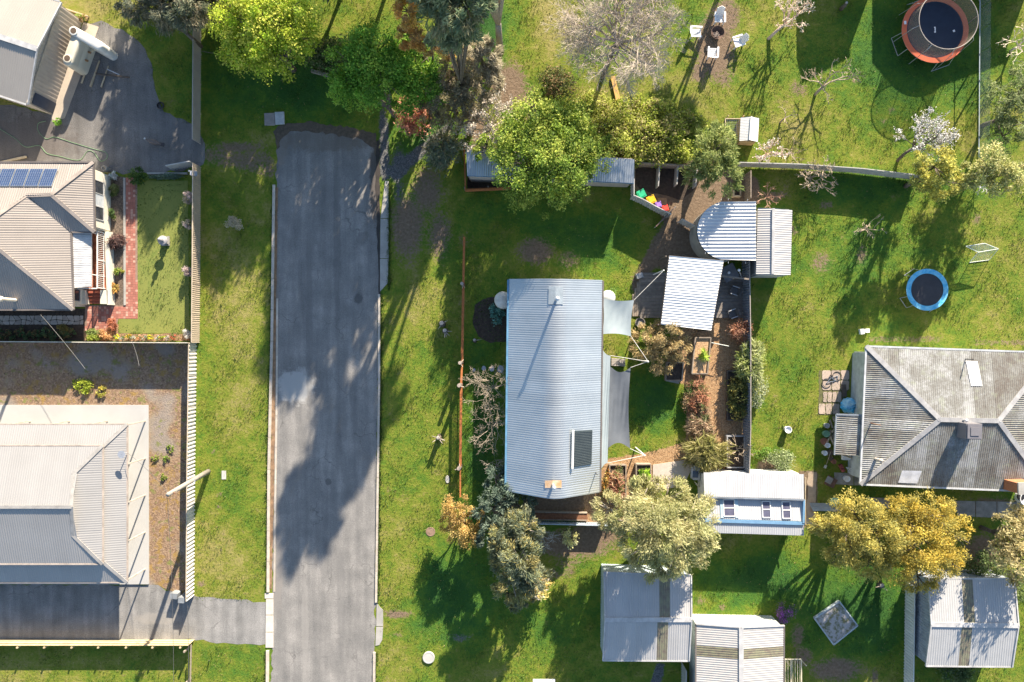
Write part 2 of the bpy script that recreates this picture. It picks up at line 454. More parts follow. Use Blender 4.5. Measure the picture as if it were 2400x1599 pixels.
def bare_tree(name, label, base, limbs, length, rad, depth, m, seed=0, cat="tree", group=None, trunk=None, petals=None, lean=(0, 0), minr=0.012, **kw):
    """limbs: number of main limbs; trunk: height of bole"""
    bp = W(*base); t = thing(name, label, cat, bp, group); q = random.Random(seed); out = []; tips = []
    th = trunk if trunk is not None else 0.6
    top = bp + V((lean[0], lean[1], th))
    mb = MB(); mb.tube([bp - V((0, 0, .05)), bp * .5 + top * .5 + V((q.uniform(-.08, .08), q.uniform(-.08, .08), 0)), top], [rad * 1.5, rad * 1.25, rad * 1.1], 7)
    mb.build("trunk", kw.pop("trunkm", m), t, smooth=True)
    for i in range(limbs):
        a = 6.2832 * (i + q.uniform(-.3, .3)) / limbs; tilt = kw.get("tilt", 0.8) * q.uniform(.5, 1.2)
        d = V((math.cos(a) * tilt + lean[0] * .4, math.sin(a) * tilt + lean[1] * .4, 1)).normalized()
        k2 = {k: v for k, v in kw.items() if k != "tilt"}
        branches(top, d, length * q.uniform(.8, 1.15), rad * .8, depth, q, out, tips, **k2)
    mb = MB()
    for path, rs in out: mb.tube(path, [max(minr, r_) for r_ in rs], 4 if rs[0] > .03 else 3, cap=False)
    mb.build("branches", m, t)
    if petals:
        cols, per, size, sp = petals; g = np.random.default_rng(seed); P = []
        for path, rs in out:
            if rs[0] < rad * .35:
                for _ in range(per):
                    k = g.random(); pp = path[0] * (1 - k) + path[2] * k; P.append(np.array(pp) + g.normal(0, sp, 3))
        P = np.array(P); n = len(P); nrm = g.normal(0, 1, (n, 3)) + np.array([0, 0, .8]); nrm /= np.linalg.norm(nrm, axis=1)[:, None]
        tt = np.cross(nrm, g.normal(0, 1, (n, 3))); tt /= np.linalg.norm(tt, axis=1)[:, None]; bt = np.cross(nrm, tt)
        sz = size * g.uniform(.6, 1.3, (n, 1)) * .5
        vs = np.stack([P - tt * sz, P + bt * sz, P + tt * sz, P - bt * sz], 1).reshape(-1, 3)
        cc = np.array(cols)[g.integers(0, len(cols), n)] * g.uniform(.85, 1.1, (n, 1))
        quads("blossom", t, vs, np.clip(cc, 0, 1), PETAL)
    return t

# ------------------------------------------------------------------ ground: one sheet with soil, gravel and mulch zones
gx = np.concatenate([[-400, -150, -70], np.arange(-46, 46.01, 0.25), [70, 150, 400]])
gy = np.concatenate([[-400, -150, -60], np.arange(-34, 42.01, 0.25), [70, 150, 400]])
GX, GY = np.meshgrid(gx, gy); PXX = GX * S + 1200; PYY = 800 - GY * S     # ground pixel of every vertex
def in_poly(px, py, pts):
    ins = np.zeros(px.shape, bool); n = len(pts)
    for i in range(n):
        x0, y0 = pts[i]; x1, y1 = pts[(i + 1) % n]
        cnd = ((y0 > py) != (y1 > py)) & (px < (x1 - x0) * (py - y0) / ((y1 - y0) + 1e-12) + x0); ins ^= cnd
    return ins
def blur(a, k):
    for _ in range(k):
        a = (a + np.roll(a, 1, 0) + np.roll(a, -1, 0) + np.roll(a, 1, 1) + np.roll(a, -1, 1)) / 5
    return a
zone = np.zeros(GX.shape + (4,))      # 0 bare earth, 1 gravel, 2 wood chips, 3 lushness
def zpoly(ch, pts, s=1.0, soft=2): zone[..., ch] = np.maximum(zone[..., ch], blur(in_poly(PXX, PYY, pts).astype(float), soft) * s)
def zblob(ch, x, y, rx, ry, s=1.0): zone[..., ch] = np.maximum(zone[..., ch], s * np.clip(1.25 - np.hypot((PXX - x) / rx, (PYY - y) / ry), 0, 1))
zone[..., 3] = 0.42
def lush(x, y, rx, ry, s):
    zone[..., 3] += (s - zone[..., 3]) * np.clip(1.3 - np.hypot((PXX - x) / rx, (PYY - y) / ry), 0, 1)
# bare earth
zpoly(0, [(455, 340), (640, 350), (655, 425), (610, 415), (470, 385)], 0.55, 4)
zblob(0, 560, 345, 110, 22, .6); zblob(0, 1090, 560, 60, 50, .35); zblob(0, 1255, 590, 60, 45, .75); zblob(0, 1330, 610, 45, 40, .5)
zblob(0, 1190, 200, 60, 75, .85); zblob(0, 1240, 240, 50, 60, .6); zblob(0, 1675, 110, 60, 100, .95); zblob(0, 1700, 40, 50, 60, .8); zblob(0, 1640, 170, 30, 40, .7)
zblob(0, 1690, 180, 60, 40, .55); zblob(0, 1120, 300, 30, 60, .8); zblob(0, 1440, 200, 160, 60, .35); zblob(0, 1400, 120, 160, 90, .35)
zpoly(0, [(1490, 380), (1640, 380), (1780, 420), (1780, 480), (1700, 480), (1630, 520), (1590, 600), (1520, 640), (1500, 700), (1490, 720), (1480, 660), (1530, 560), (1560, 520), (1480, 440)], .95, 3)
zpoly(0, [(1580, 520), (1640, 480), (1640, 620), (1570, 640), (1520, 620), (1560, 560)], .9, 3)
zblob(0, 1810, 460, 50, 25, .6); zblob(0, 2020, 600, 22, 40, .55); zblob(0, 2290, 515, 18, 30, .5)
zpoly(0, [(2030, 786), (2420, 800), (2420, 812), (2030, 800)], .65, 2)
zblob(0, 1340, 1275, 150, 45, .8); zblob(0, 1400, 1250, 80, 40, .9); zblob(0, 1330, 1320, 70, 20, .5)
zpoly(0, [(1290, 1148), (1375, 1148), (1375, 1200), (1230, 1200), (1230, 1170)], .9, 2); zblob(0, 1185, 1200, 50, 40, .8)
zblob(0, 1960, 1570, 90, 40, .75); zblob(0, 1870, 1490, 25, 45, .6); zblob(0, 1880, 1540, 40, 40, .6); zblob(0, 2050, 1585, 15, 30, .6)
zblob(0, 930, 1440, 50, 16, .65); zblob(0, 930, 1490, 35, 14, .45); zblob(0, 1000, 1470, 60, 30, .3)
zpoly(0, [(1875, 1105), (1915, 1105), (1915, 1180), (1888, 1240), (1875, 1240)], .9, 1); zblob(0, 1800, 1090, 35, 18, .9)
zblob(0, 1835, 600, 20, 60, .3); zblob(0, 2330, 1190, 90, 30, .9); zblob(0, 2300, 1300, 60, 70, .8); zblob(0, 2170, 1330, 60, 30, .6)
for x, y, r in ((515, 1160, 8), (512, 1190, 8), (500, 1060, 9), (470, 1370, 12), (520, 1290, 6), (1640, 1410, 14), (1690, 1425, 12), (1575, 1330, 20), (1330, 1340, 22), (1300, 1345, 20),
                (1930, 480, 12), (1925, 615, 30), (1860, 540, 16), (2070, 285, 10), (2090, 260, 10), (1870, 210, 25), (2005, 190, 10), (1945, 480, 10)):
    zblob(0, x, y, r * 1.5, r * 1.5, .5)
# gravel
zpoly(1, [(900, 250), (915, 300), (910, 420), (905, 430), (893, 430), (888, 260)], .9, 2); zblob(0, 955, 530, 60, 120, .72); zblob(0, 1030, 550, 45, 90, .62); zblob(1, 935, 380, 30, 60, .6); zblob(1, 935, 450, 25, 60, .5)
zpoly(1, [(1050, 290), (1062, 298), (960, 395), (925, 430), (905, 400)], .95, 2); zblob(0, 1000, 450, 60, 90, .66)

zblob(1, 1075, 1495, 45, 18, .5); zpoly(1, [(1540, 1552), (1558, 1552), (1545, 1640), (1515, 1640)], .9, 1)
# wood chips
zpoly(2, [(1372, 1160), (1404, 1120), (1420, 1075), (1500, 1066), (1610, 1036), (1608, 900), (1556, 888), (1566, 830), (1600, 770), (1660, 760), (1690, 730), (1750, 730), (1750, 1100), (1690, 1105), (1650, 1080), (1560, 1092), (1535, 1100), (1535, 1160), (1500, 1230), (1372, 1230)], 1.0, 1)
# lushness
for a in ((1180, 480, 120, 60, .55), (1330, 530, 120, 50, .7), (1420, 570, 90, 60, .75), (690, 190, 260, 100, .8), (1000, 320, 90, 60, .85), (1540, 940, 60, 80, .9), (2050, 450, 160, 50, .8),
          (2010, 600, 120, 160, .62), (1760, 1350, 120, 60, .85), (2000, 1420, 160, 120, .9), (1060, 1400, 120, 140, .8), (1130, 1000, 50, 260, .75), (2130, 130, 220, 130, .8), (1140, 60, 50, 120, .9),
          (1830, 600, 60, 80, .55), (2330, 340, 50, 60, .8), (1330, 1450, 120, 80, .6)):
    lush(*a)
for a in ((550, 720, 90, 300, .28), (2200, 1040, 1, 1, .3), (980, 700, 60, 120, .3), (250, 20, 130, 50, .12), (1290, 60, 60, 120, .18), (2200, 720, 190, 90, .42), (1890, 310, 100, 80, .22), (2250, 330, 70, 60, .25),
          (1330, 700, 90, 60, .3), (540, 1350, 80, 120, .22), (940, 1300, 60, 120, .3), (940, 1560, 60, 60, .25), (1500, 250, 160, 80, .3), (210, 1560, 260, 50, .3)):
    lush(*a)
me = bpy.data.meshes.new("ground"); ny, nx = GX.shape
vv = np.stack([GX, GY, np.zeros_like(GX)], -1).reshape(-1, 3)
ii = np.arange(ny * nx).reshape(ny, nx); qf = np.stack([ii[:-1, :-1], ii[:-1, 1:], ii[1:, 1:], ii[1:, :-1]], -1).reshape(-1, 4)
me.vertices.add(len(vv)); me.vertices.foreach_set("co", vv.ravel()); me.loops.add(qf.size); me.loops.foreach_set("vertex_index", qf.ravel().astype(np.int32))
me.polygons.add(len(qf)); me.polygons.foreach_set("loop_start", np.arange(0, qf.size, 4, dtype=np.int32)); me.polygons.foreach_set("loop_total", np.full(len(qf), 4, np.int32)); me.update()
ca = me.color_attributes.new("zone", 'FLOAT_COLOR', 'POINT'); ca.data.foreach_set("color", zone.reshape(-1, 4).astype(np.float32).ravel())
gm = bpy.data.materials.new("grass_and_earth"); N, L, B = nt(gm)
pos = N.new("ShaderNodeNewGeometry").outputs["Position"]
at = N.new("ShaderNodeAttribute"); at.attribute_name = "zone"; sp = N.new("ShaderNodeSeparateColor"); L.new(at.outputs["Color"], sp.inputs[0])
n1 = noise(N, L, pos, 0.22, 4); n2 = noise(N, L, pos, 1.1, 4, .6); n3 = noise(N, L, pos, 5.0, 4, .65); n4 = noise(N, L, pos, 22.0, 3, .7)
f = math_n(N, L, 'ADD', math_n(N, L, 'MULTIPLY', n1, .75), math_n(N, L, 'MULTIPLY', n2, .70))
f = math_n(N, L, 'ADD', f, math_n(N, L, 'MULTIPLY', n3, .55)); f = math_n(N, L, 'ADD', f, math_n(N, L, 'MULTIPLY', n4, .55))
f = math_n(N, L, 'SUBTRACT', f, math_n(N, L, 'MULTIPLY', at.outputs["Alpha"], .95)); f = math_n(N, L, 'SUBTRACT', f, 0.335)
grass = ramp(N, L, f, [(0.10, (.036, .105, .022)), (0.27, (.058, .142, .021)), (0.42, (.095, .172, .020)), (0.54, (.150, .200, .024)), (0.64, (.195, .215, .034)), (0.84, (.29, .255, .09))])
def zmask(sock, lo=.30, hi=.62):
    k = math_n(N, L, 'ADD', sock, math_n(N, L, 'MULTIPLY', math_n(N, L, 'SUBTRACT', n3, .5), .9))
    k = math_n(N, L, 'ADD', k, math_n(N, L, 'MULTIPLY', math_n(N, L, 'SUBTRACT', n2, .5), .5))
    return maprange(N, L, k, lo, hi, 0, 1, True)
earth = ramp(N, L, math_n(N, L, 'ADD', math_n(N, L, 'MULTIPLY', n3, .6), math_n(N, L, 'MULTIPLY', n4, .4)), [(.3, (.11, .08, .055)), (.5, (.20, .145, .10)), (.7, (.30, .23, .165))])
vo = N.new("ShaderNodeTexVoronoi"); vo.inputs["Scale"].default_value = 22; L.new(pos, vo.inputs["Vector"])
vg = N.new("ShaderNodeRGBToBW"); L.new(vo.outputs["Color"], vg.inputs[0])
grav = ramp(N, L, vg.outputs[0], [(.1, (.07, .072, .075)), (.6, (.13, .13, .132)), (.95, (.24, .24, .24))])
chip = ramp(N, L, math_n(N, L, 'ADD', math_n(N, L, 'MULTIPLY', vg.outputs[0], .5), math_n(N, L, 'MULTIPLY', n3, .5)), [(.25, (.21, .12, .06)), (.5, (.40, .25, .135)), (.75, (.52, .36, .21))])
thin = maprange(N, L, math_n(N, L, 'ADD', math_n(N, L, 'MULTIPLY', noise(N, L, pos, .55, 5, .7), .7), math_n(N, L, 'MULTIPLY', n3, .3)), .60, .70, 0, .55); grass = mixc(N, L, thin, grass, earth); c = mixc(N, L, zmask(sp.outputs[0]), grass, earth); c = mixc(N, L, zmask(sp.outputs[1]), c, grav); c = mixc(N, L, zmask(sp.outputs[2], .35, .6), c, chip)
L.new(c, B.inputs["Base Color"]); B.inputs["Roughness"].default_value = 0.95; B.inputs["Specular IOR Level"].default_value = 0.15
bp_ = N.new("ShaderNodeBump"); bp_.inputs["Strength"].default_value = 1.0; bp_.inputs["Distance"].default_value = 0.08
L.new(math_n(N, L, 'ADD', n3, n4), bp_.inputs["Height"]); L.new(bp_.outputs[0], B.inputs["Normal"])
me.materials.append(gm); ground = bpy.data.objects.new("ground", me); C.objects.link(ground); ground["kind"] = "structure"

# ------------------------------------------------------------------ road, drives, kerbs
def asphalt_mat(name, c0, c1, c2, agg=0.25, patches=()):
    m = bpy.data.materials.new(name); N, L, B = nt(m); pos = N.new("ShaderNodeNewGeometry").outputs["Position"]
    mp = N.new("ShaderNodeMapping"); mp.inputs["Scale"].default_value = (1.6, 0.16, 1); L.new(pos, mp.inputs[0])
    s1 = noise(N, L, mp.outputs[0], 1.0, 4); s2 = noise(N, L, pos, .7, 4); s3 = noise(N, L, pos, 14, 3, .8)
    f = math_n(N, L, 'ADD', math_n(N, L, 'MULTIPLY', s1, .55), math_n(N, L, 'MULTIPLY', s2, .45))
    c = ramp(N, L, f, [(.34, c0), (.5, c1), (.66, c2)])
    c = mixc(N, L, 1.0, c, maprange(N, L, s3, .25, .75, 1 - agg, 1 + agg), 'MULTIPLY')
    cv = N.new("ShaderNodeTexVoronoi"); cv.feature = 'DISTANCE_TO_EDGE'; cv.inputs["Scale"].default_value = .42
    dv = N.new("ShaderNodeVectorMath"); dv.operation = 'ADD'; nz = N.new("ShaderNodeTexNoise"); nz.inputs["Scale"].default_value = 1.3; L.new(pos, nz.inputs["Vector"]); L.new(pos, dv.inputs[0]); L.new(nz.outputs["Color"], dv.inputs[1]); L.new(dv.outputs[0], cv.inputs["Vector"])
    crack = math_n(N, L, 'MULTIPLY', maprange(N, L, cv.outputs["Distance"], .004, .018, 1, 0), maprange(N, L, noise(N, L, pos, .35, 3), .5, .62, 0, .5))
    c = mixc(N, L, crack, c, tuple(q * .45 for q in c0))
    for (x, y, rx, ry, col, st) in patches:
        w = W(x, y); m2 = N.new("ShaderNodeMapping"); m2.vector_type = 'TEXTURE'; m2.inputs["Location"].default_value = (w.x, w.y, 0); m2.inputs["Scale"].default_value = (rx / S, ry / S, 1); L.new(pos, m2.inputs[0])
        ln = N.new("ShaderNodeVectorMath"); ln.operation = 'LENGTH'; L.new(m2.outputs[0], ln.inputs[0])
        k = math_n(N, L, 'ADD', ln.outputs["Value"], math_n(N, L, 'MULTIPLY', math_n(N, L, 'SUBTRACT', noise(N, L, pos, 1.6, 5, .7), .5), 1.5))
        c = mixc(N, L, maprange(N, L, k, .75, 1.1, st, 0), c, col)
    L.new(c, B.inputs["Base Color"]); B.inputs["Roughness"].default_value = 0.92; B.inputs["Specular IOR Level"].default_value = 0.2
    b = N.new("ShaderNodeBump"); b.inputs["Strength"].default_value = .35; b.inputs["Distance"].default_value = .02; L.new(s3, b.inputs["Height"]); L.new(b.outputs[0], B.inputs["Normal"])
    return m
road_m = asphalt_mat("old_asphalt", (.150, .147, .142), (.205, .198, .188), (.285, .272, .255), .36,
                     [(692, 905, 46, 42, (.36, .36, .35), .85), (650, 1330, 14, 120, (.24, .22, .20), .6), (642, 720, 12, 200, (.20, .17, .14), .6), (880, 420, 14, 110, (.07, .055, .045), .7), (655, 330, 25, 60, (.2, .17, .14), .5), (790, 520, 9, 260, (.12, .118, .115), .45), (725, 760, 8, 300, (.13, .127, .124), .4), (800, 1420, 10, 150, (.15, .147, .143), .45), (715, 1480, 9, 140, (.30, .285, .265), .4), (840, 700, 10, 14, (.06, .06, .06), .6), (770, 1130, 7, 9, (.07, .07, .07), .6), (760, 330, 110, 30, (.14, .12, .10), .55), (850, 560, 14, 20, (.10, .10, .10), .5)])
sheet("road", [(648, 345), (655, 302), (690, 293), (720, 301), (745, 292), (790, 305), (830, 309), (855, 322), (880, 320), (885, 430), (889, 640), (887, 900), (884, 1100), (880, 1420), (868, 2400), (632, 2400), (638, 1410), (641, 1100), (645, 800), (648, 430)], 0.012, road_m, .12, .35, 3)
sheet("leaf_litter", [(640, 310), (660, 292), (720, 286), (790, 296), (850, 306), (884, 312), (884, 380), (876, 350), (840, 326), (780, 316), (740, 309), (690, 306), (664, 320), (650, 352)], .020, M("leaf_litter_brown", (.13, .10, .075), (.085, .068, .05), scale=4, rough=1, bump=.6), .14, .25, 61)
gravel_m = asphalt_mat("grey_gravel", (.115, .11, .106), (.155, .149, .143), (.205, .196, .186), .45, [(60, 330, 120, 60, (.10, .08, .07), .5)])
sheet("gravel_drive", [(-90, 225), (122, 268), (196, 56), (236, 52), (285, 72), (330, 100), (352, 150), (366, 210), (385, 262), (455, 292), (482, 338), (478, 388), (430, 400), (322, 410), (222, 400), (150, 392), (-90, 392)], 0.008, gravel_m, .12, .5, 5)
gravel2 = asphalt_mat("drive_gravel", (.15, .148, .143), (.21, .206, .198), (.28, .272, .26), .4, [(370, 1450, 60, 14, (.30, .28, .25), .5)])
sheet("gravel_drive", [(-90, 1372), (352, 1371), (372, 1372), (390, 1385), (440, 1396), (485, 1402), (626, 1412), (626, 1512), (540, 1511), (460, 1500), (-90, 1505)], 0.008, gravel2, .10, .5, 6)
kerbm = M("kerb_concrete", (.50, .45, .38), (.40, .35, .29), scale=1.5, rough=.9, var=.08, bump=.15)
gutter_dirt = M("gutter_silt", (.30, .19, .11), (.17, .11, .07), scale=2.5, rough=1, bump=.3)
def kerb_run(label_name, pts, w, z):
    t = bpy.data.objects.new(label_name, None); C.objects.link(t); t.location = W(*pts[0]); t["kind"] = "structure"
    for (x0, y0), (x1, y1) in zip(pts, pts[1:]):
        n = max(1, int(round(abs(y1 - y0) / 78)))
        for i in range(n):
            a = W(x0 + (x1 - x0) * i / n, y0 + (y1 - y0) * i / n); b = W(x0 + (x1 - x0) * (i + 1) / n, y0 + (y1 - y0) * (i + 1) / n)
            d = (b - a).normalized() * .012
            mb = MB(); mb.bar(a + d + V((0, 0, z / 2)), b - d + V((0, 0, z / 2)), w, z); mb.build("kerb_stone", kerbm, t)
    return t
kerb_run("kerb", [(643, 434), (638, 800), (631, 1100), (629, 1388)], .20, .13)
kerb_run("kerb", [(650, 700), (649, 900), (645, 1200), (643, 1388)], .14, .035)
kerb_run("kerb", [(628, 1524), (622, 2400)], .22, .13)
kerb_run("kerb", [(889, 690), (889, 900), (882, 1412)], .17, .12)
kerb_run("kerb", [(878, 1528), (868, 2400)], .20, .12)
sheet("gutter_silt", [(646, 440), (652, 440), (648, 700), (645, 1000), (641, 1210), (637, 1380), (632, 1380), (635, 1000), (641, 700)], 0.026, gutter_dirt, .03, .6, 8)
sheet("gutter_silt", [(883, 330), (890, 330), (891, 500), (893, 700), (888, 690), (883, 520), (880, 420)], 0.03, M("wet_leaf_litter", (.05, .04, .034), (.03, .026, .022), rough=.6), .05, .5, 9)
def slab_run(name, quads_px, z, m):
    t = bpy.data.objects.new(name, None); C.objects.link(t); t.location = W(*quads_px[0][0]); t["kind"] = "structure"
    for qd in quads_px: MB().prism([tuple(W(*p)[:2]) for p in qd], -0.05, z).build("slab", m, t)
slab_run("driveway_apron", [[(903, 425), (911, 425), (911, 512), (892, 512)], [(892, 513.5), (911, 513.5), (911, 606), (891, 606)], [(891, 607.5), (911, 607.5), (909, 664), (891, 684)]], .05, concrete)
slab_run("driveway_apron", [[(621, 1391), (641, 1391), (641, 1403), (621, 1403)], [(624, 1405), (641, 1405), (641, 1441), (624, 1441)], [(624, 1443), (641, 1443), (641, 1481), (623, 1481)], [(623, 1483), (641, 1483), (641, 1518), (623, 1518)]], .05, M("pale_kerb", (.56, .52, .46), (.48, .44, .38), rough=.9, var=.05))
slab_run("driveway_apron", [[(883, 1413), (891, 1424), (898, 1430), (898, 1468), (882, 1468)], [(882, 1470), (898, 1470), (896, 1500), (889, 1512), (880, 1514)]], .04, concrete)
sheet("garden_bed", [(1112, 715), (1135, 700), (1165, 696), (1192, 715), (1192, 800), (1150, 803), (1120, 790), (1108, 760)], .012, soil, .06, .4, 51)
# mulch yard round the white-roofed house, front lawn, brick path
yard_m = bpy.data.materials.new("weedy_mulch"); N, L, B = nt(yard_m); pos = N.new("ShaderNodeNewGeometry").outputs["Position"]
a1 = noise(N, L, pos, .35, 4); a2 = noise(N, L, pos, 1.4, 4, .6); a3 = noise(N, L, pos, 9, 3, .7)
vo = N.new("ShaderNodeTexVoronoi"); vo.inputs["Scale"].default_value = 9; L.new(pos, vo.inputs["Vector"]); vg = N.new("ShaderNodeRGBToBW"); L.new(vo.outputs["Color"], vg.inputs[0])
cb = ramp(N, L, math_n(N, L, 'ADD', math_n(N, L, 'MULTIPLY', vg.outputs[0], .45), math_n(N, L, 'MULTIPLY', a3, .5)), [(.2, (.12, .075, .048)), (.5, (.25, .165, .105)), (.8, (.38, .28, .19))])
cb = mixc(N, L, maprange(N, L, a2, .52, .62, 0, .8), cb, (.28, .18, .045)); cb = mixc(N, L, maprange(N, L, a1, .52, .62, 0, .7), cb, (.25, .23, .21)); cb = mixc(N, L, maprange(N, L, a2, .43, .34, 0, .8), cb, (.16, .18, .04))
L.new(cb, B.inputs["Base Color"]); B.inputs["Roughness"].default_value = 1; b = N.new("ShaderNodeBump"); b.inputs["Strength"].default_value = .8; b.inputs["Distance"].default_value = .05; L.new(math_n(N, L, 'ADD', a3, vg.outputs[0]), b.inputs["Height"]); L.new(b.outputs[0], B.inputs["Normal"])
sheet("mulch_yard", [(-90, 803), (456, 805), (452, 1100), (447, 1398), (392, 1384), (370, 1371), (340, 1371), (340, 1000), (-90, 955)], 0.012, yard_m, .03, .8, 11)
lawn_m = bpy.data.materials.new("mown_lawn"); N, L, B = nt(lawn_m); pos = N.new("ShaderNodeNewGeometry").outputs["Position"]
mp = N.new("ShaderNodeMapping"); mp.inputs["Scale"].default_value = (1.5, .25, 1); L.new(pos, mp.inputs[0])
l1 = noise(N, L, mp.outputs[0], .9, 3); l2 = noise(N, L, pos, 20, 3, .7); l3 = noise(N, L, pos, 2, 4)
f = math_n(N, L, 'ADD', math_n(N, L, 'MULTIPLY', l1, .4), math_n(N, L, 'ADD', math_n(N, L, 'MULTIPLY', l2, .45), math_n(N, L, 'MULTIPLY', l3, .45)))
L.new(ramp(N, L, f, [(.34, (.065, .125, .024)), (.5, (.125, .170, .030)), (.66, (.185, .205, .045))]), B.inputs["Base Color"]); B.inputs["Roughness"].default_value = .95
b = N.new("ShaderNodeBump"); b.inputs["Strength"].default_value = .5; b.inputs["Distance"].default_value = .03; L.new(l2, b.inputs["Height"]); L.new(b.outputs[0], B.inputs["Normal"])
sheet("front_lawn", [(322, 440), (345, 424), (440, 424), (444, 780), (420, 782), (280, 781), (278, 748), (322, 748)], 0.010, lawn_m, .03, .5, 12)
sheet("garden_soil", [(256, 412), (292, 416), (293, 716), (262, 716), (262, 560), (258, 540)], 0.014, M("pebbly_soil", (.17, .13, .10), (.09, .07, .055), scale=5, rough=1, bump=.8, bscale=15, fine=.4, fscale=12), .04, .4, 13)
sheet("garden_soil", [(-90, 724), (200, 724), (200, 800), (-90, 800)], 0.010, soil, .03, .5, 14)
sheet("garden_soil", [(196, 772), (278, 760), (278, 783), (446, 783), (446, 800), (196, 800)], 0.011, mulch, .04, .4, 15)
MB().bar(W(292, 418, .03), W(293, 716, .03), .16, .12).build("garden_edging", concrete, None, kind="structure")
# brick path of square pavers (each about five photograph pixels: one mass of real pieces)
brick_m = leafmat("brick_pavers", .85, 0.0)
bp_root = sheet("brick_path", [(294, 417), (316, 417), (322, 436), (323, 748), (278, 748), (272, 776), (198, 776), (200, 716), (294, 716)], 0.014, M("path_sand", (.30, .20, .15), rough=1))
vs = []; cc = []; pp = [(294, 417), (316, 417), (322, 436), (323, 748), (278, 748), (272, 776), (198, 776), (200, 716), (294, 716)]
for iy in range(64):
    for ix in range(23):
        x = 198 + ix * 5.7; y = 417 + iy * 5.7
        if not all(in_poly(np.array([x + a]), np.array([y + b]), pp)[0] for a, b in ((.5, .5), (5, .5), (.5, 5), (5, 5))): continue
        p0 = W(x + .25, y + .25); p1 = W(x + 5.45, y + 5.45); z = .026 + rnd.uniform(-.003, .003)
        k = rnd.random(); base = np.array((.36, .145, .11) if k < .8 else (.46, .27, .21)) * rnd.uniform(.82, 1.15)
        xa, xb, ya, yb = p0.x, p1.x, p1.y, p0.y
        vs += [(xa, ya, z), (xb, ya, z), (xb, yb, z), (xa, yb, z)]; cc.append(base)
        for (q, r_) in (((xa, ya), (xb, ya)), ((xb, yb), (xa, yb)), ((xb, ya), (xb, yb)), ((xa, yb), (xa, ya))):
            vs += [(q[0], q[1], 0.0), (r_[0], r_[1], 0.0), (r_[0], r_[1], z), (q[0], q[1], z)]; cc.append(base * .9)
quads("brick_pavers", bp_root, np.array(vs), np.array(cc), brick_m, kind="stuff")
# crazy paving, each stone its own piece
cp = sheet("stone_path", [(-60, 740), (196, 740), (196, 762), (-60, 762)], 0.016, M("path_joint", (.06, .05, .042), rough=1))
stone = M("pale_flagstone", (.44, .39, .34), (.33, .29, .26), scale=3, rough=.9, var=.18)
def stones(parent, x0, y0, x1, y1, nx, ny, m, z, gap=.9, jit=.40, name="flagstone", seed=3):
    r = random.Random(seed); gx_ = [[(x0 + (x1 - x0) * (i + (r.uniform(-jit, jit) if 0 < i < nx else 0)) / nx, y0 + (y1 - y0) * (j + (r.uniform(-jit, jit) if 0 < j < ny else 0)) / ny) for i in range(nx + 1)] for j in range(ny + 1)]
    for j in range(ny):
        for i in range(nx):
            q = [gx_[j][i], gx_[j][i + 1], gx_[j + 1][i + 1], gx_[j + 1][i]]; cx = sum(p[0] for p in q) / 4; cy = sum(p[1] for p in q) / 4
            o = []
            for k in range(4):
                a = q[k]; b = q[(k + 1) % 4]
                o += [(a[0] * .86 + b[0] * .14, a[1] * .86 + b[1] * .14), (a[0] * .5 + b[0] * .5 + r.uniform(-.6, .6), a[1] * .5 + b[1] * .5 + r.uniform(-.6, .6)), (a[0] * .14 + b[0] * .86, a[1] * .14 + b[1] * .86)]
            o = [(cx + (p[0] - cx) * (1 - gap / max(3, abs(p[0] - cx) + abs(p[1] - cy))), cy + (p[1] - cy) * (1 - gap / max(3, abs(p[0] - cx) + abs(p[1] - cy)))) for p in o]
            MB().prism([tuple(W(*p)[:2]) for p in o], 0.0, z + r.uniform(-.005, .008)).build(name, m, parent)
stones(cp, -40, 740, 196, 762, 19, 2, stone, .035)
# service covers
def lid(name, label, x, y, rx, ry, m, h=.05, rd=True, cat="cover"):
    mb = MB()
    if rd: mb.lathe(W(x, y), [(rx / S, 0), (rx / S, h), (rx / S * .93, h + .012), (rx / S * .8, h + .012), (rx / S * .78, h), (rx / S * .3, h + .006)], 28, 1, ry / rx)
    else: mb.box(W(x, y), 2 * rx / S, 2 * ry / S, h)
    return mb.build(name, m, None, label=label, cat=cat)
lid("manhole_cover", "white round concrete cover on the verge near the road", 1005, 1541, 14, 14, concrete_w, .12)
lid("manhole_cover", "flat brown round cover sunk in the verge grass", 1009, 1247, 11, 11, M("brown_lid", (.27, .18, .13), rough=.9), .02)
lid("service_cover", "small white oblong cover in the shade edge beside rusty fence", 1049, 1124, 5, 9, concrete_w, .05)
lid("meter_cover", "pale rectangular cover in grass beside leaning power pole", 525, 1114, 5, 10, concrete_w, .04, False)
pit = thing("drain_pit", "two square concrete pit lids, one darker, at the road end", "cover", W(645, 279))
MB().box(W(633, 281), .80, .95, .12, .03).build("lid", M("dark_lid", (.34, .30, .28), rough=.9), pit)
MB().box(W(656.5, 278.5), .70, .95, .14, .05).build("lid", M("pale_lid", (.52, .53, .54), rough=.9), pit)

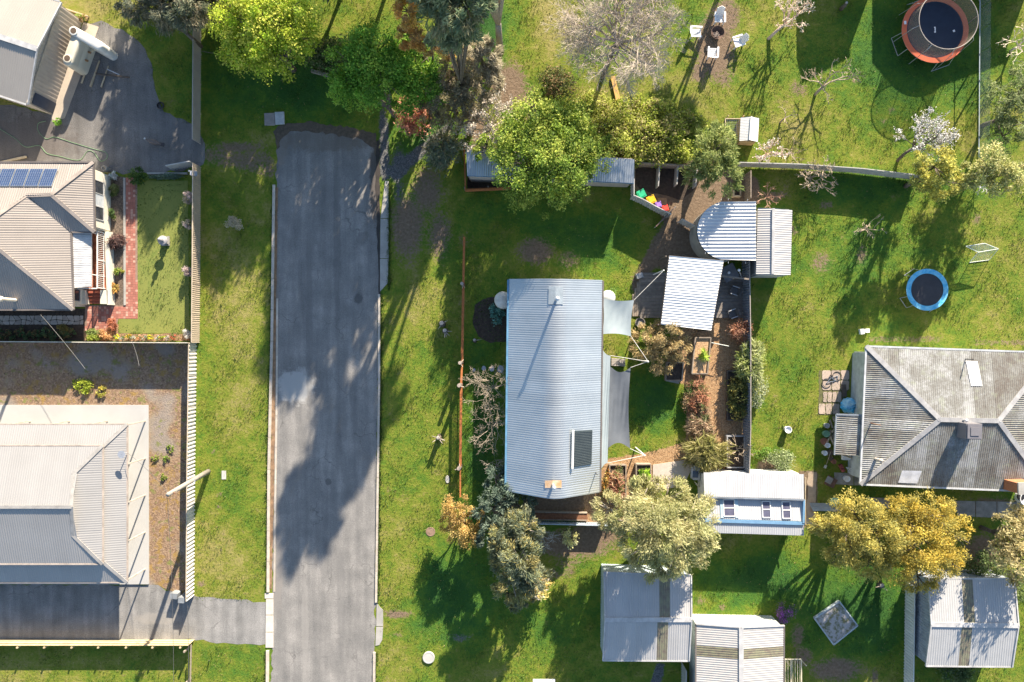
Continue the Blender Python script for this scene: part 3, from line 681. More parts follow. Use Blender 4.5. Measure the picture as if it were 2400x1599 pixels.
# ------------------------------------------------------------------ buildings
beige_iron = M("beige_roof_iron", (.28, .25, .225), (.255, .228, .205), scale=.6, rough=.5, metal=.1, fine=.04, var=.03)
white_iron = M("off_white_roof_iron", (.315, .31, .305), (.295, .29, .285), scale=.5, rough=.45, metal=.1, fine=.04, var=.02)
zinc = M("zinc_roof_iron", (.47, .505, .525), (.40, .44, .465), scale=.5, rough=.30, metal=.6, fine=.05, var=.05)
zinc_lt = M("bright_zinc_iron", (.66, .68, .70), (.58, .60, .62), scale=.8, rough=.45, metal=.35, fine=.06, var=.05)
pale_iron = M("pale_grey_iron", (.42, .415, .41), (.37, .365, .36), scale=.7, rough=.5, metal=.15, fine=.05, var=.04)
skyl = M("brown_translucent_sheet", (.20, .20, .13), (.15, .125, .10), scale=3, rough=.4, var=.08)
white_glare = M("glare_white_iron", (.76, .76, .75), (.68, .68, .66), rough=.35, fine=.03)  # white base colour stands in for the sun's glare off the sheets
beige_wall = M("beige_wall_iron", (.45, .40, .34), (.40, .35, .30), rough=.6, fine=.05)
greyblue = M("blue_grey_trim", (.22, .25, .29), rough=.5)
blue_trim = M("blue_trim", (.16, .30, .45), (.13, .25, .40), rough=.5)
fence_beige = M("beige_fence_iron", (.46, .385, .30), (.41, .34, .265), rough=.6, fine=.04, var=.03)
fence_grey = M("grey_fence_iron", (.45, .44, .42), (.38, .37, .36), rough=.6, fine=.08, var=.06)
gutter_m = M("gutter_metal", (.48, .48, .48), rough=.5)
gutter_d = M("dark_gutter", (.16, .14, .13), rough=.5)

def gutters(parent, lines, m, w=.12, h=.11, drop=.03):
    for p, q in lines: MB().bar(V(p) - V((0, 0, drop)), V(q) - V((0, 0, drop)), w, h).build("gutter", m, parent)
def wallbox(parent, corners, h, m, z0=0.0, name="wall"):
    """one plain wall per side, 12 cm thick; corners are world points"""
    n = len(corners)
    for i in range(n):
        a = V((corners[i][0], corners[i][1], 0)); b = V((corners[(i + 1) % n][0], corners[(i + 1) % n][1], 0)); d = (b - a).normalized()
        MB().bar(a + d * .06 + V((0, 0, (h + z0) / 2)), b - d * .06 * 1.02 + V((0, 0, (h + z0) / 2)), .12, h - z0, V((0, 0, 1))).build(name, m, parent)
def window(parent, p, q, z0, z1, n, frame=None, out=None, panes=2, glass=None):
    """window on a wall between ground points p, q; n = outward normal"""
    p = V((p[0], p[1], 0)); q = V((q[0], q[1], 0)); n = V((n[0], n[1], 0)).normalized(); d = (q - p).normalized(); L_ = (q - p).length
    f = MB()
    for z in (z0, z1): f.bar(p + n * .08 + V((0, 0, z)), q + n * .08 + V((0, 0, z)), .10, .06)
    for k in range(panes + 1):
        c_ = p + d * L_ * k / panes + n * .08; f.bar(c_ + V((0, 0, z0)), c_ + V((0, 0, z1)), .06, .06)
    fo = f.build("window", frame or white, parent)
    for k in range(panes):
        a = p + d * (L_ * k / panes + .03) + n * .085; b_ = p + d * (L_ * (k + 1) / panes - .03) + n * .085
        g = glass[k % len(glass)] if glass else glass_dk
        MB().add([a + V((0, 0, z0 + .03)), b_ + V((0, 0, z0 + .03)), b_ + V((0, 0, z1 - .03)), a + V((0, 0, z1 - .03)), a - n * .02 + V((0, 0, z0 + .03)), b_ - n * .02 + V((0, 0, z0 + .03)), b_ - n * .02 + V((0, 0, z1 - .03)), a - n * .02 + V((0, 0, z1 - .03))],
                 [(0, 1, 2, 3), (7, 6, 5, 4), (0, 4, 5, 1), (1, 5, 6, 2), (2, 6, 7, 3), (3, 7, 4, 0)]).build("pane", g, fo)
def flue(parent, base, h, r, m, cap=True, name="flue"):
    mb = MB(); mb.tube([base, base + V((0, 0, h))], r, 10)
    if cap: mb.lathe(base + V((0, 0, h + .02)), [(r * 1.5, 0), (r * 1.6, .06), (r * .3, .14)], 12)
    return mb.build(name, m, parent)

# ---- machinery shed, upper left
A = W(194, 50); Bq = W(122, 270); e = (Bq - A).normalized(); nl = V((-e.y, e.x, 0))
if nl.x > 0: nl = -nl
sh = thing("farm_shed", "big beige gabled shed with two water tanks against its end wall", "shed", (A + Bq) / 2)
LN = 12.0; eh, rh = 2.75, 3.55; mid = (A + Bq) / 2
up = lambda p, z: V((p.x, p.y, z))
o_ = -nl * .15
roof(sh, [up(A - e * .12 + o_, eh), up(mid + o_, rh), up(mid + nl * LN, rh), up(A - e * .12 + nl * LN, eh)], M("cream_roof_iron", (.33, .305, .27), (.31, .285, .255), scale=.5, rough=.5, fine=.03, var=.02))
roof(sh, [up(Bq + e * .12 + o_, eh), up(mid + o_, rh), up(mid + nl * LN, rh), up(Bq + e * .12 + nl * LN, eh)], M("cream_roof_iron", (.6, .6, .6)))
wall_ribbed(sh, A, Bq, eh - .05, eh - .05, beige_wall, pitch=.3, amp=.02, hm=rh - .05, out=-nl)
wall_ribbed(sh, A, A + nl * LN, eh - .05, eh - .05, beige_wall, pitch=.3, amp=.02, out=-e); wall_ribbed(sh, Bq, Bq + nl * LN, eh - .05, eh - .05, beige_wall, pitch=.3, amp=.02, out=e)
caps(sh, [(up(mid + o_, rh), up(mid + nl * LN, rh))], gutter_m, .4, .05)
caps(sh, [(up(A - nl * .06, eh), up(Bq - nl * .06, eh))], M("cream_trim", (.50, .43, .34), rough=.6), .09, .09, "trim")
caps(sh, [(up(A - e * .12 + o_, eh), up(mid + o_, rh)), (up(mid + o_, rh), up(Bq + e * .12 + o_, eh))], gutter_m, .08, .14, "barge_board", 0)
gutters(sh, [(up(A - e * .16, eh), up(A - e * .16 + nl * LN, eh)), (up(Bq + e * .16, eh), up(Bq + e * .16 + nl * LN, eh))], gutter_m)
dp = Bq - e * .45 - nl * .06
MB().bar(dp - e * .5 + V((0, 0, 1.2)), dp + e * .35 + V((0, 0, 1.2)), .05, 2.3).build("doorway_panel", M("dark_doorway", (.035, .05, .085), rough=.4), sh)  # flat panel; the open doorway's darkness is put into its colour
sheet("shed_apron", [(196, 52), (232, 64), (200, 150), (152, 278), (124, 286), (121, 272)], .03, M("apron_concrete", (.46, .39, .31), (.38, .33, .27), scale=1, rough=.9), thick=.08)
def slim_tank(label, p, q, r, h, m, lids=2, seed=1):
    p = V(p); q = V(q); d = (q - p).normalized(); n = V((-d.y, d.x, 0)); t = thing("water_tank", label, "water tank", (p + q) / 2, "slimline water tanks by the farm shed")
    pts = []
    for k in range(13): a = -math.pi / 2 + math.pi * k / 12; pts.append((q + d * r * math.cos(a) + n * r * math.sin(a)))
    for k in range(13): a = math.pi / 2 + math.pi * k / 12; pts.append((p + d * r * math.cos(a) + n * r * math.sin(a)))
    c_ = (p + q) / 2; mb = MB(); m_ = len(pts); lev = []
    prof = [(0, 1), (.3, 1), (.34, .965), (.4, 1), (h * .6, 1), (h * .6 + .04, .965), (h * .6 + .1, 1), (h - .22, 1), (h - .1, .96), (h - .03, .86), (h, .68)]
    vs = []
    for z, s_ in prof:
        for a in pts:
            ax = (p if (a - p).length < (a - q).length else q); proj = c_ + d * ((a - c_).dot(d)); core = p + d * min(max((a - p).dot(d), 0), (q - p).length)
            v = core + (a - core) * s_; vs.append((v.x, v.y, z))
    fs = [(i * m_ + k, i * m_ + (k + 1) % m_, (i + 1) * m_ + (k + 1) % m_, (i + 1) * m_ + k) for i in range(len(prof) - 1) for k in range(m_)] + [tuple((len(prof) - 1) * m_ + k for k in range(m_))]
    mb.add(vs, fs); mb.build("tank_body", m, t, smooth=True)
    lp = p + d * .12; MB().lathe((lp.x, lp.y, h), [(.30, 0), (.32, .07), (.26, .08)], 18).build("lid_collar", m, t)
    MB().lathe((lp.x, lp.y, h + .05), [(.23, 0), (.23, .035), (.1, .036)], 18).build("inlet_strainer", M("strainer_mesh", (.10, .07, .05), rough=.8), t)
    for k in range(lids):
        a = p + d * (q - p).length * (.35 + .35 * k) + (-nl) * (r + .03)
        MB().tube([V((a.x, a.y, .75)), V((a.x, a.y, .75)) - nl * .18], .09, 8).build("outlet", M("brass_outlet", (.35, .2, .1), rough=.5), t)
    return t
tank_m = M("cream_tank_plastic", (.62, .57, .46), (.56, .52, .42), scale=1, rough=.35, fine=.03)
slim_tank("cream slimline tank lying along the shed wall, outlets showing", W(196, 166), W(215, 112), .40, 1.95, tank_m)
slim_tank("longer cream slimline tank standing end-on to the shed wall", W(210, 100), W(266, 132), .36, 2.05, M("pale_tank_plastic", (.66, .65, .60), (.60, .60, .57), rough=.25, fine=.03), 0)
# loose rails on the gravel
for i, (a, b, w, lb) in enumerate((((213, 132), (191, 196), .10, "thin pale rail lying nearest to the water tanks"), ((233, 143), (212, 204), .14, "rounded pale pole on the gravel, thicker at one end"), ((254, 155), (237, 205), .10, "short broken rail on gravel, furthest from the tanks"))):
    mb = MB(); pa, pb = W(*a, .1), W(*b, .1); mb.tube([pa, pa * .5 + pb * .5, pb], [w * .42, w * .5, w * .7], 8); mb.build("timber_rail", timber_lt, None, label=lb, cat="timber", group="loose rails on the gravel")
tr_ = thing("trestle", "grey steel trestle beam standing over the loose rails", "trestle", W(262, 178))
MB().bar(W(225, 173, .32), W(303, 182, .32), .12, .10).build("beam", timber_dk, tr_); MB().bar(W(251, 163, .3), W(280, 176, .3), .06, .06).build("brace", steel, tr_)
for x, y in ((228, 174), (300, 181)): MB().tube([W(x, y), W(x, y, .3)], .035, 6).build("leg", steel, tr_)
MB().bar(W(148, 20, .12), W(208, 40, .12), .08, .24).build("garden_sleeper", timber_lt, None, label="pale timber edging board beside the farm shed corner", cat="edging")
MB().bar(W(-10, 384, .1), W(62, 368, .1), .16, .10).build("plank", timber_lt, None, label="long pale plank beside the solar-panelled house roof", cat="plank")

# ---- cream house with solar panels
h2 = thing("cream_house", "beige hip-roofed house with blue solar panels and red tiled porch", "house", Gp(-1050, -230))
EV = 2.7; NE = W(219, 381, EV); SE1 = W(222, 545, EV); R1 = W(120, 457, 3.58); R0 = W(62, 459, 3.58); SV = W(167, 545, EV); SE2 = W(172, 727, EV); AP = Gp(-1143, -236, 4.78)
NWf = Gp(-1450, -398, EV); RL = Gp(-1450, -236, 4.78); SWf = Gp(-1450, -69, EV)
roof(h2, [NWf, NE, R1, R0, AP, RL], beige_iron)
roof(h2, [NE, R1, SE1], beige_iron); roof(h2, [R0, R1, SE1, SV], beige_iron); roof(h2, [R0, SV, SE2, AP], beige_iron); roof(h2, [SE2, AP, RL, SWf], beige_iron)
capm = M("beige_cap", (.34, .295, .26), rough=.5)
caps(h2, [(NE, R1), (R1, SE1), (R0, R1), (AP, SE2), (AP, RL), (R0, AP)], capm, .26, .05)
gutters(h2, [(NE, SE1), (SE1, SV), (SV, SE2), (SE2, SWf), (NE, NWf)], gutter_d, .12, .12)
wx = -942; zt = EV - .12
wallbox(h2, [Gp(wx, -386), Gp(wx, -256), Gp(-998, -256), Gp(-998, -82), Gp(-1440, -82), Gp(-1440, -386)], zt, cream)
lace = M("net_curtain", (.50, .52, .54), (.36, .40, .44), rough=.6)
window(h2, Gp(wx, -364), Gp(wx, -276), 1.0, 2.2, (1, 0), M("grey_frame", (.42, .42, .42)), panes=3, glass=[glass_dk, lace, glass_dk])
window(h2, Gp(-998, -118), Gp(-998, -92), .95, 2.1, (1, 0), greyblue, panes=1)
window(h2, Gp(-998, -225), Gp(-998, -170), .95, 2.1, (1, 0), white, panes=2)
MB().lathe(W(22, 703, 3.6), [(.13, -.6), (.13, .75), (.20, .78), (.20, 1.0), (.05, 1.1)], 14).build("flue", M("cream_flue", (.68, .60, .48), rough=.5), h2)
pv = M("solar_cell", (.022, .045, .115), (.03, .06, .145), scale=6, rough=.15, spec=.8, fine=0)
# solar panels lie on the north slope: columns of cells framed in aluminium
fr = plane_of([NWf, NE, R1]); pln = lambda x, y, o=0: fr[0] * x + fr[1] * y + fr[2] + o
for k in range(5):
    xa = 132 - 33.2 * (k + 1); xb = xa + 31.5
    def sp_(x, y):
        p = W(x, y, 3.25); return V((p.x, p.y, pln(p.x, p.y, .12)))
    yt, yb = 394, 439
    sk = -4.5
    q = [sp_(xa, yt), sp_(xb, yt), sp_(xb + sk, yb), sp_(xa + sk, yb)]
    n_ = (q[1] - q[0]).cross(q[3] - q[0]).normalized(); n_ = n_ if n_.z > 0 else -n_
    mb = MB(); mb.add(q + [p - n_ * .04 for p in q], [(3, 2, 1, 0), (4, 5, 6, 7), (0, 1, 5, 4), (1, 2, 6, 5), (2, 3, 7, 6), (3, 0, 4, 7)]); po = mb.build("solar_panel", M("aluminium_frame", (.45, .47, .49), rough=.3, metal=.6), h2)
    for r_ in range(10):
        for c_ in range(6):
            def at_(u, v): return q[0] * (1 - u) * (1 - v) + q[1] * u * (1 - v) + q[2] * u * v + q[3] * (1 - u) * v + n_ * .006
            pass
    cells = MB()
    for r_ in range(10):
        for c_ in range(6):
            u0, u1 = (c_ + .08) / 6 * .94 + .03, (c_ + .92) / 6 * .94 + .03; v0, v1 = (r_ + .06) / 10 * .95 + .025, (r_ + .94) / 10 * .95 + .025
            cells.quad(at_(u0, v0), at_(u0, v1), at_(u1, v1), at_(u1, v0))
    cells.build("cells", pv, po, kind="stuff")
# porch: tiled floor, awning, balustrade, steps
tile_m = M("red_porch_tile", (.40, .13, .06), (.33, .10, .05), scale=3, rough=.6)
MB().prism([tuple(Gp(*p)[:2]) for p in ((-996, -256), (-944, -256), (-940, -120), (-996, -120))], 0, .45).build("porch_floor", tile_m, h2)
MB().prism([tuple(Gp(*p)[:2]) for p in ((-944, -254), (-934, -254), (-930, -84), (-938, -84))], 0, .62).build("porch_kerb", cream, h2)
roof(h2, [W(169, 546, 2.62), W(213, 546, 2.35), W(213, 673, 2.35), W(171, 675, 2.62)], M("awning_iron", (.50, .50, .50), rough=.5), sheet=.8)
gutters(h2, [(W(213, 546, 2.33), W(213, 673, 2.33))], gutter_m, .1, .1)
for y in (-250, -185, -122): MB().box(Gp(-946, y, .45), .08, .08, 1.0).build("post", white, h2)
for y in (-245, -150): MB().tube([Gp(-947, y, .45), Gp(-950, y, 2.3)], .04, 8).build("porch_post", white, h2)
br = MB(); br.bar(Gp(-946, -252, 1.42), Gp(-946, -120, 1.42), .09, .05); br.bar(Gp(-946, -252, .6), Gp(-946, -120, .6), .05, .05); br.build("hand_rail", white, h2)
for k in range(30): MB().box(Gp(-946, -250 + k * 4.4, .6), .03, .03, .8).build("baluster", white, h2)
MB().bar(Gp(-946, -120, 1.42), Gp(-992, -120, 1.42), .09, .05).build("hand_rail", white, h2)
for k in range(4): MB().prism([tuple(Gp(x, y)[:2]) for x, y in ((-988, -119 + k * 8), (-955, -119 + k * 8), (-955, -119 + (k + 1) * 8 - .3), (-988, -119 + (k + 1) * 8 - .3))], 0, .45 - .1 * (k + .5)).build("step", M("red_step", (.36, .10, .06), (.30, .085, .05), rough=.6), h2)
for xa, xb in ((-999, -989), (-954, -937)): MB().prism([tuple(Gp(x, y)[:2]) for x, y in ((xa, -118), (xb, -118), (xb, -86), (xa, -86))], 0, .62).build("step_wall", cream, h2)

# ---- white-roofed house with verandah all round
h3 = thing("white_house", "low house with off-white two-tier roof on a white concrete slab", "house", Gp(-1000, 355))
ve, vi = 2.4, 2.85
VN = W(298, 995, ve); VS = W(298, 1366, ve); IN_ = Gp(-909, 236, vi); IS = Gp(-909, 488, vi)
VNl = V((-52, VN.y, ve)); VSl = V((-52, VS.y, ve)); INl = V((-52, IN_.y, vi)); ISl = V((-52, IS.y, vi))
roof(h3, [VNl, VN, IN_, INl], white_iron, amp=.009); roof(h3, [VN, VS, IS, IN_], white_iron, amp=.009); roof(h3, [VSl, VS, IS, ISl], white_iron, amp=.009)
UN = Gp(-904, 231, 3.05); US = Gp(-904, 493, 3.05); gN = Gp(-961, 292, 3.50); gS = Gp(-961, 425, 3.50); rd = Gp(-953, 359, 4.05); gR = Gp(-961, 359, 4.05)
UNl = V((-52, UN.y, 3.05)); USl = V((-52, US.y, 3.05)); rl = V((-52, rd.y, 4.05))
roof(h3, [UNl, UN, gN, rd, rl], white_iron, amp=.009); roof(h3, [USl, US, gS, rd, rl], white_iron, amp=.009); roof(h3, [UN, US, gS, gN], white_iron, amp=.009)
MB().add([gN, gS, gR, gN + V((.08, 0, 0)), gS + V((.08, 0, 0)), gR + V((.08, 0, 0))], [(0, 1, 2), (5, 4, 3), (0, 3, 4, 1), (1, 4, 5, 2), (2, 5, 3, 0)]).build("gablet", M("grey_gablet", (.40, .38, .35), rough=.8), h3)  # one even warm grey over the whole gablet
cap3 = M("off_white_cap", (.34, .33, .315), rough=.5)
caps(h3, [(VN, IN_), (VS, IS), (UN, gN), (US, gS), (rd, rl), (gN, rd), (gS, rd)], cap3, .24, .04)
gutters(h3, [(VNl, VN), (VN, VS), (VS, VSl), (UNl, UN), (UN, US), (US, USl)], M("taupe_gutter", (.42, .36, .31), rough=.5), .10, .10)
wallbox(h3, [Gp(-909, 238), Gp(-909, 486), Gp(-1550, 486), Gp(-1550, 238)], 3.0, cream)
slab_m = M("bright_slab", (.42, .42, .41), (.385, .385, .375), scale=.6, rough=.85, fine=.04)
MB().prism([tuple(W(*p)[:2]) for p in ((-90, 950), (349, 950), (350, 1369), (-90, 1369))], -.02, .12).build("slab", slab_m, h3)
for x in (-400, -20, 71, 163, 252): MB().box(W(x, 987.5, .12), .09, .09, 2.28).build("verandah_post", M("stone_coloured_post", (.50, .45, .38), rough=.6), h3)
for y in (987.5, 1075, 1161, 1247.5, 1334): MB().box(W(340.5, y, .12), .09, .09, 2.28).build("verandah_post", M("stone_coloured_post", (.5, .45, .38)), h3)
for x in (70, 163, 252): MB().box(W(x, 1334, .12), .09, .09, 2.28).build("verandah_post", M("stone_coloured_post", (.5, .45, .38)), h3)
tv = MB(); tb = W(298, 1062, 2.5); tv.tube([tb, tb + V((0, 0, .75))], .03, 6); tv.lathe(tb + V((0, 0, .75)), [(.28, .0), (.24, -.04), (.05, -.08)], 16); tv.build("satellite_dish", steel, h3)
window(h3, Gp(-909, 300), Gp(-909, 340), .9, 2.1, (1, 0), white); window(h3, Gp(-909, 400), Gp(-909, 440), .9, 2.1, (1, 0), white)

# ---- main house: zinc gable with rolled ridge
mh = thing("zinc_house", "long narrow house with blue-grey corrugated roof and rolled ridge", "house", Gp(90, 97))
he, hr = 3.0, 5.0
NW, NE_, SW, SE = W(1193, 657, he), W(1412, 658, he), W(1188, 1148, he), W(1404, 1156, he)
ax = ((SW + SE) / 2 - (NW + NE_) / 2); ax.z = 0; Lh = ax.length; ax.normalize(); cx_ = V((-ax.y, ax.x, 0)); cx_ = cx_ if cx_.x > 0 else -cx_
half = (NE_ - NW).length / 2; C0 = (NW + NE_) / 2; C0.z = 0
rp = (hr - he) / half; rc = .85                    # rolled crest half-width
prof = [(-half, he)]
kz = hr - rc * rp * .5
for t_ in np.linspace(-1, 1, 9): prof.append((rc * t_, kz - rc * rp * .5 * (t_ * t_) * 1.0))
prof.append((half, he))
nsh = 19; skew = ((SE - SW).dot(ax) - (NE_ - NW).dot(ax))
for i in range(nsh):
    a0 = -.05 + (Lh + .1) * i / nsh; a1 = -.05 + (Lh + .1) * (i + 1) / nsh; k = 24; mb = MB(); vs = []; lift = rnd.uniform(0, .004)
    for j in range(k + 1):
        a = a0 + (a1 - a0) * j / k; w = .0095 * math.cos(6.2832 * a / .165) + lift
        for (u, z) in prof: vs.append(C0 + ax * (a + .12 * (1 - abs(u) / half)) + cx_ * u + V((0, 0, z + w)))
    m_ = len(prof); mb.add(vs, [(j * m_ + q, j * m_ + q + 1, (j + 1) * m_ + q + 1, (j + 1) * m_ + q) for j in range(k) for q in range(m_ - 1)])
    mb.build("roof_sheet", zinc, mh, smooth=True)
P_ = lambda a, u, z: C0 + ax * a + cx_ * u + V((0, 0, z))
wallm = M("pale_weatherboard", (.55, .58, .60), (.48, .51, .54), rough=.7)
for u in (-half + .4, half - .4): MB().bar(P_(.3, u, 1.45), P_(Lh - .3, u, 1.45), .12, 2.9).build("wall", wallm, mh)
for a in (.3, Lh - .3):
    q = [P_(a, -half + .4, 0), P_(a, half - .4, 0), P_(a, half - .4, he + .15), P_(a, 0, hr - .3), P_(a, -half + .4, he + .15)]
    MB().add(q + [p + ax * .1 for p in q], [(0, 1, 2, 3, 4), (9, 8, 7, 6, 5)] + [(i, (i + 1) % 5, 5 + (i + 1) % 5, 5 + i) for i in range(5)]).build("end_wall", wallm, mh)
gutters(mh, [(P_(0, -half - .06, he), P_(Lh, -half - .06, he))], M("blue_gutter", (.12, .27, .42), rough=.4), .14, .12); gutters(mh, [(P_(0, half + .06, he), P_(Lh, half + .06, he))], gutter_d, .10, .12)
def on_roof(x, y, lift=0.0):
    z = 4.0
    for _ in range(6):
        p = W(x, y, z); u = (p - C0).dot(cx_)
        if abs(u) > rc: z = he + (half - abs(u)) * rp
        else: z = kz - rc * rp * .5 * (u / rc) ** 2
    p = W(x, y, z); p.z += lift; return p
q = [on_roof(*c_, .065) for c_ in ((1286, 672), (1302, 672), (1320, 673), (1320, 714), (1302, 714), (1285, 714))]
MB().add(q, [(0, 5, 4, 1), (1, 4, 3, 2)]).build("flue_flashing", M("flashing_zinc", (.40, .46, .50), rough=.4, metal=.4), mh)
f1 = on_roof(1303, 704); flue(mh, f1 - V((0, 0, .2)), 1.75, .10, steel)
q = [on_roof(*c_, .065) for c_ in ((1277, 1127), (1295, 1126), (1316, 1126), (1316, 1144), (1295, 1144), (1277, 1144))]
MB().add(q, [(0, 5, 4, 1), (1, 4, 3, 2)]).build("flue_flashing", M("rust_stained_flashing", (.42, .25, .12), (.55, .42, .30), scale=3, rough=.7), mh)
flue(mh, on_roof(1296, 1136) - V((0, 0, .2)), 1.35, .10, steel)
q = [on_roof(*c_, .10) for c_ in ((1346, 1010), (1388, 1008), (1386, 1089), (1344, 1096))]
qn = (q[1] - q[0]).cross(q[3] - q[0]).normalized(); qn = qn if qn.z > 0 else -qn
so = MB().add(q + [p - qn * .14 for p in q], [(3, 2, 1, 0), (4, 5, 6, 7), (0, 1, 5, 4), (1, 2, 6, 5), (2, 3, 7, 6), (3, 0, 4, 7)]).build("roof_window", M("louvre_glass", (.035, .05, .055), (.05, .065, .07), rough=.25, spec=.6), mh)
for k in range(1, 22):
    t_ = k / 22; MB().bar(q[0] * (1 - t_) + q[3] * t_ + qn * .02, q[1] * (1 - t_) + q[2] * t_ + qn * .02, .05, .02).build("louvre", M("dark_louvre", (.06, .075, .08), rough=.4), so)
MB().bar(on_roof(1343, 1008, .2), on_roof(1341, 1098, .2), .15, .14).build("blind_box", white, mh)
flue(mh, on_roof(1396, 1108) - V((0, 0, .2)), 1.1, .035, dark_steel, False, "vent_pipe")
window(mh, P_(4.6, -half + .34, 0), P_(6.4, -half + .34, 0), 1.0, 2.2, -cx_, white); window(mh, P_(9, -half + .34, 0), P_(10.6, -half + .34, 0), 1.0, 2.2, -cx_, white)
MB().tube([W(1169, 1102, .3), W(1195, 1102, .3)], .05, 6).build("waste_pipe", steel, mh)
wt = thing("rain_tank", "round cream water tank tucked under the main house roof edge", "water tank", W(1179, 707))
MB().lathe(W(1179, 707), [(.62, 0), (.64, .3), (.62, .33), (.64, .36), (.64, 1.75), (.60, 1.86), (.25, 1.95), (.02, 1.96)], 32).build("tank_body", M("cream_poly", (.66, .62, .55), rough=.5), wt, smooth=True)
MB().lathe(W(1191, 708, 1.93), [(.13, 0), (.13, .08), (.05, .09)], 14).build("inlet", dark_steel, wt)
wt = thing("rain_tank", "pale round tank between house wall and square shade sail", "water tank", W(1417, 702))
MB().lathe(W(1417, 702), [(.55, 0), (.56, 1.9), (.50, 2.0), (.02, 2.06)], 32).build("tank_body", M("pale_poly", (.58, .62, .62), rough=.5), wt, smooth=True)

# ---- shade sails
def sail(name, label, corners, m, sag=.25, curve=.09, seed=0):
    A_, B_, C_, D_ = [V(c_) for c_ in corners]; n = 22; vs = []; cen = (A_ + B_ + C_ + D_) / 4; r = random.Random(seed)
    for j in range(n + 1):
        for i in range(n + 1):
            u, v = i / n, j / n; p = A_ * (1 - u) * (1 - v) + B_ * u * (1 - v) + C_ * u * v + D_ * (1 - u) * v
            e1 = 4 * u * (1 - u) * (abs(2 * v - 1)) ; e2 = 4 * v * (1 - v) * (abs(2 * u - 1))
            p = p + (cen - p) * curve * (e1 + e2); p.z -= sag * 16 * u * (1 - u) * v * (1 - v) * .6
            p.z += .018 * math.sin((u * 9 + v * 5) * 2.2) * 16 * u * (1 - u) * v * (1 - v) + .02 * math.sin(u * 31 + v * 7) * (1 - min(1, 2 * abs(.5 - v) + .3))
            vs.append(p)
    t = thing(name, label, "shade sail", V((cen.x, cen.y, 0)))
    MB().add(vs, [(j * (n + 1) + i, j * (n + 1) + i + 1, (j + 1) * (n + 1) + i + 1, (j + 1) * (n + 1) + i) for j in range(n) for i in range(n)]).build("fabric", m, t, smooth=True)
    return t
sail_m = M("pale_sail_cloth", (.28, .33, .35), (.25, .30, .32), scale=1, rough=.8, fine=.04)
sail_g = M("grey_sail_cloth", (.125, .14, .16), (.10, .115, .135), scale=1, rough=.8, fine=.05)
rope = M("white_rope", (.62, .60, .55), rough=.8)
def ropes(t, prs):
    for a, b in prs: MB().tube([a, b], .022, 5).build("rope", rope, t)
s1 = sail("shade_sail", "square pale grey shade sail between house and deck", [W(1413, 700, 2.9), W(1486, 704, 2.7), W(1479, 789, 2.6), W(1412, 784, 2.9)], sail_m)
ropes(s1, [(W(1486, 704, 2.7), W(1556, 634, 2.9)), (W(1479, 789, 2.6), W(1519, 848, 3.0))])
s2 = sail("shade_sail", "long narrow pale sail hugging the house eave", [W(1410, 816, 2.9), W(1431, 834, 2.8), W(1424, 1086, 2.75), W(1405, 1108, 2.9)], sail_m, .1, .04)
ropes(s2, [(W(1431, 834, 2.8), W(1519, 848, 3.0)), (W(1424, 1086, 2.75), W(1511, 1068, 2.8))])
s3 = sail("shade_sail", "darker grey long shade sail overlapping the pale narrow one", [W(1424, 852, 2.5), W(1478, 862, 2.55), W(1477, 1052, 2.5), W(1418, 1057, 2.45)], sail_g, .3, .16)
ropes(s3, [(W(1478, 862, 2.55), W(1519, 848, 3.0)), (W(1477, 1052, 2.5), W(1511, 1068, 2.8))])
for (x, y, h, lb) in ((1519, 848, 3.05, "white steel sail post beside the tan shrub"), (1511, 1068, 2.9, "white steel sail post leaning over the wood chip path")):
    tp = W(x, y, h); b = V((tp.x * .985, tp.y * .985, 0)); mb = MB(); mb.tube([b, tp], .055, 10); mb.lathe(tp, [(.07, 0), (.05, .06)], 10); mb.build("sail_post", white, None, label=lb, cat="post")
MB().tube([Gp(330, -155, 0), W(1556, 634, 2.95)], .05, 8).build("sail_post", white, None, label="sail post beside the bright white pergola roof", cat="post")

# ---- long iron shed half hidden under the big green tree
ls = thing("long_shed", "long low bluish corrugated shed roof half hidden under the big green tree", "shed", Gp(80, -390))
roof(ls, [W(1093, 352, 2.5), W(1487, 374, 2.5), W(1486, 430, 2.25), W(1095, 412, 2.25)], zinc)
wallbox(ls, [Gp(-98, -430), Gp(272, -408), Gp(272, -362), Gp(-98, -375)], 2.2, beige_wall)
gutters(ls, [(W(1486, 430, 2.2), W(1095, 412, 2.2))], M("blue_gutter", (.1, .2, .3)), .08, .1)
pen = thing("rusty_pen", "low rusty iron pen in front of the long shed", "pen", W(1095, 450))
for a, b in (((1088, 350), (1091, 447)), ((1091, 447), (1196, 442))):
    MB().bar(W(*a, 1.0), W(*b, 1.0), .10, .06).build("rail", rust, pen); MB().bar(W(*a, .55), W(*b, .55), .04, .9).build("rusty_sheet", rust, pen)
for p in ((1088, 350), (1091, 447), (1145, 445), (1196, 442)): MB().box(W(*p), .08, .08, 1.1).build("post", timber, pen)
sheet("pen_soil", [(1096, 405), (1200, 408), (1200, 446), (1096, 446)], .012, soil, .04, .4, 21)

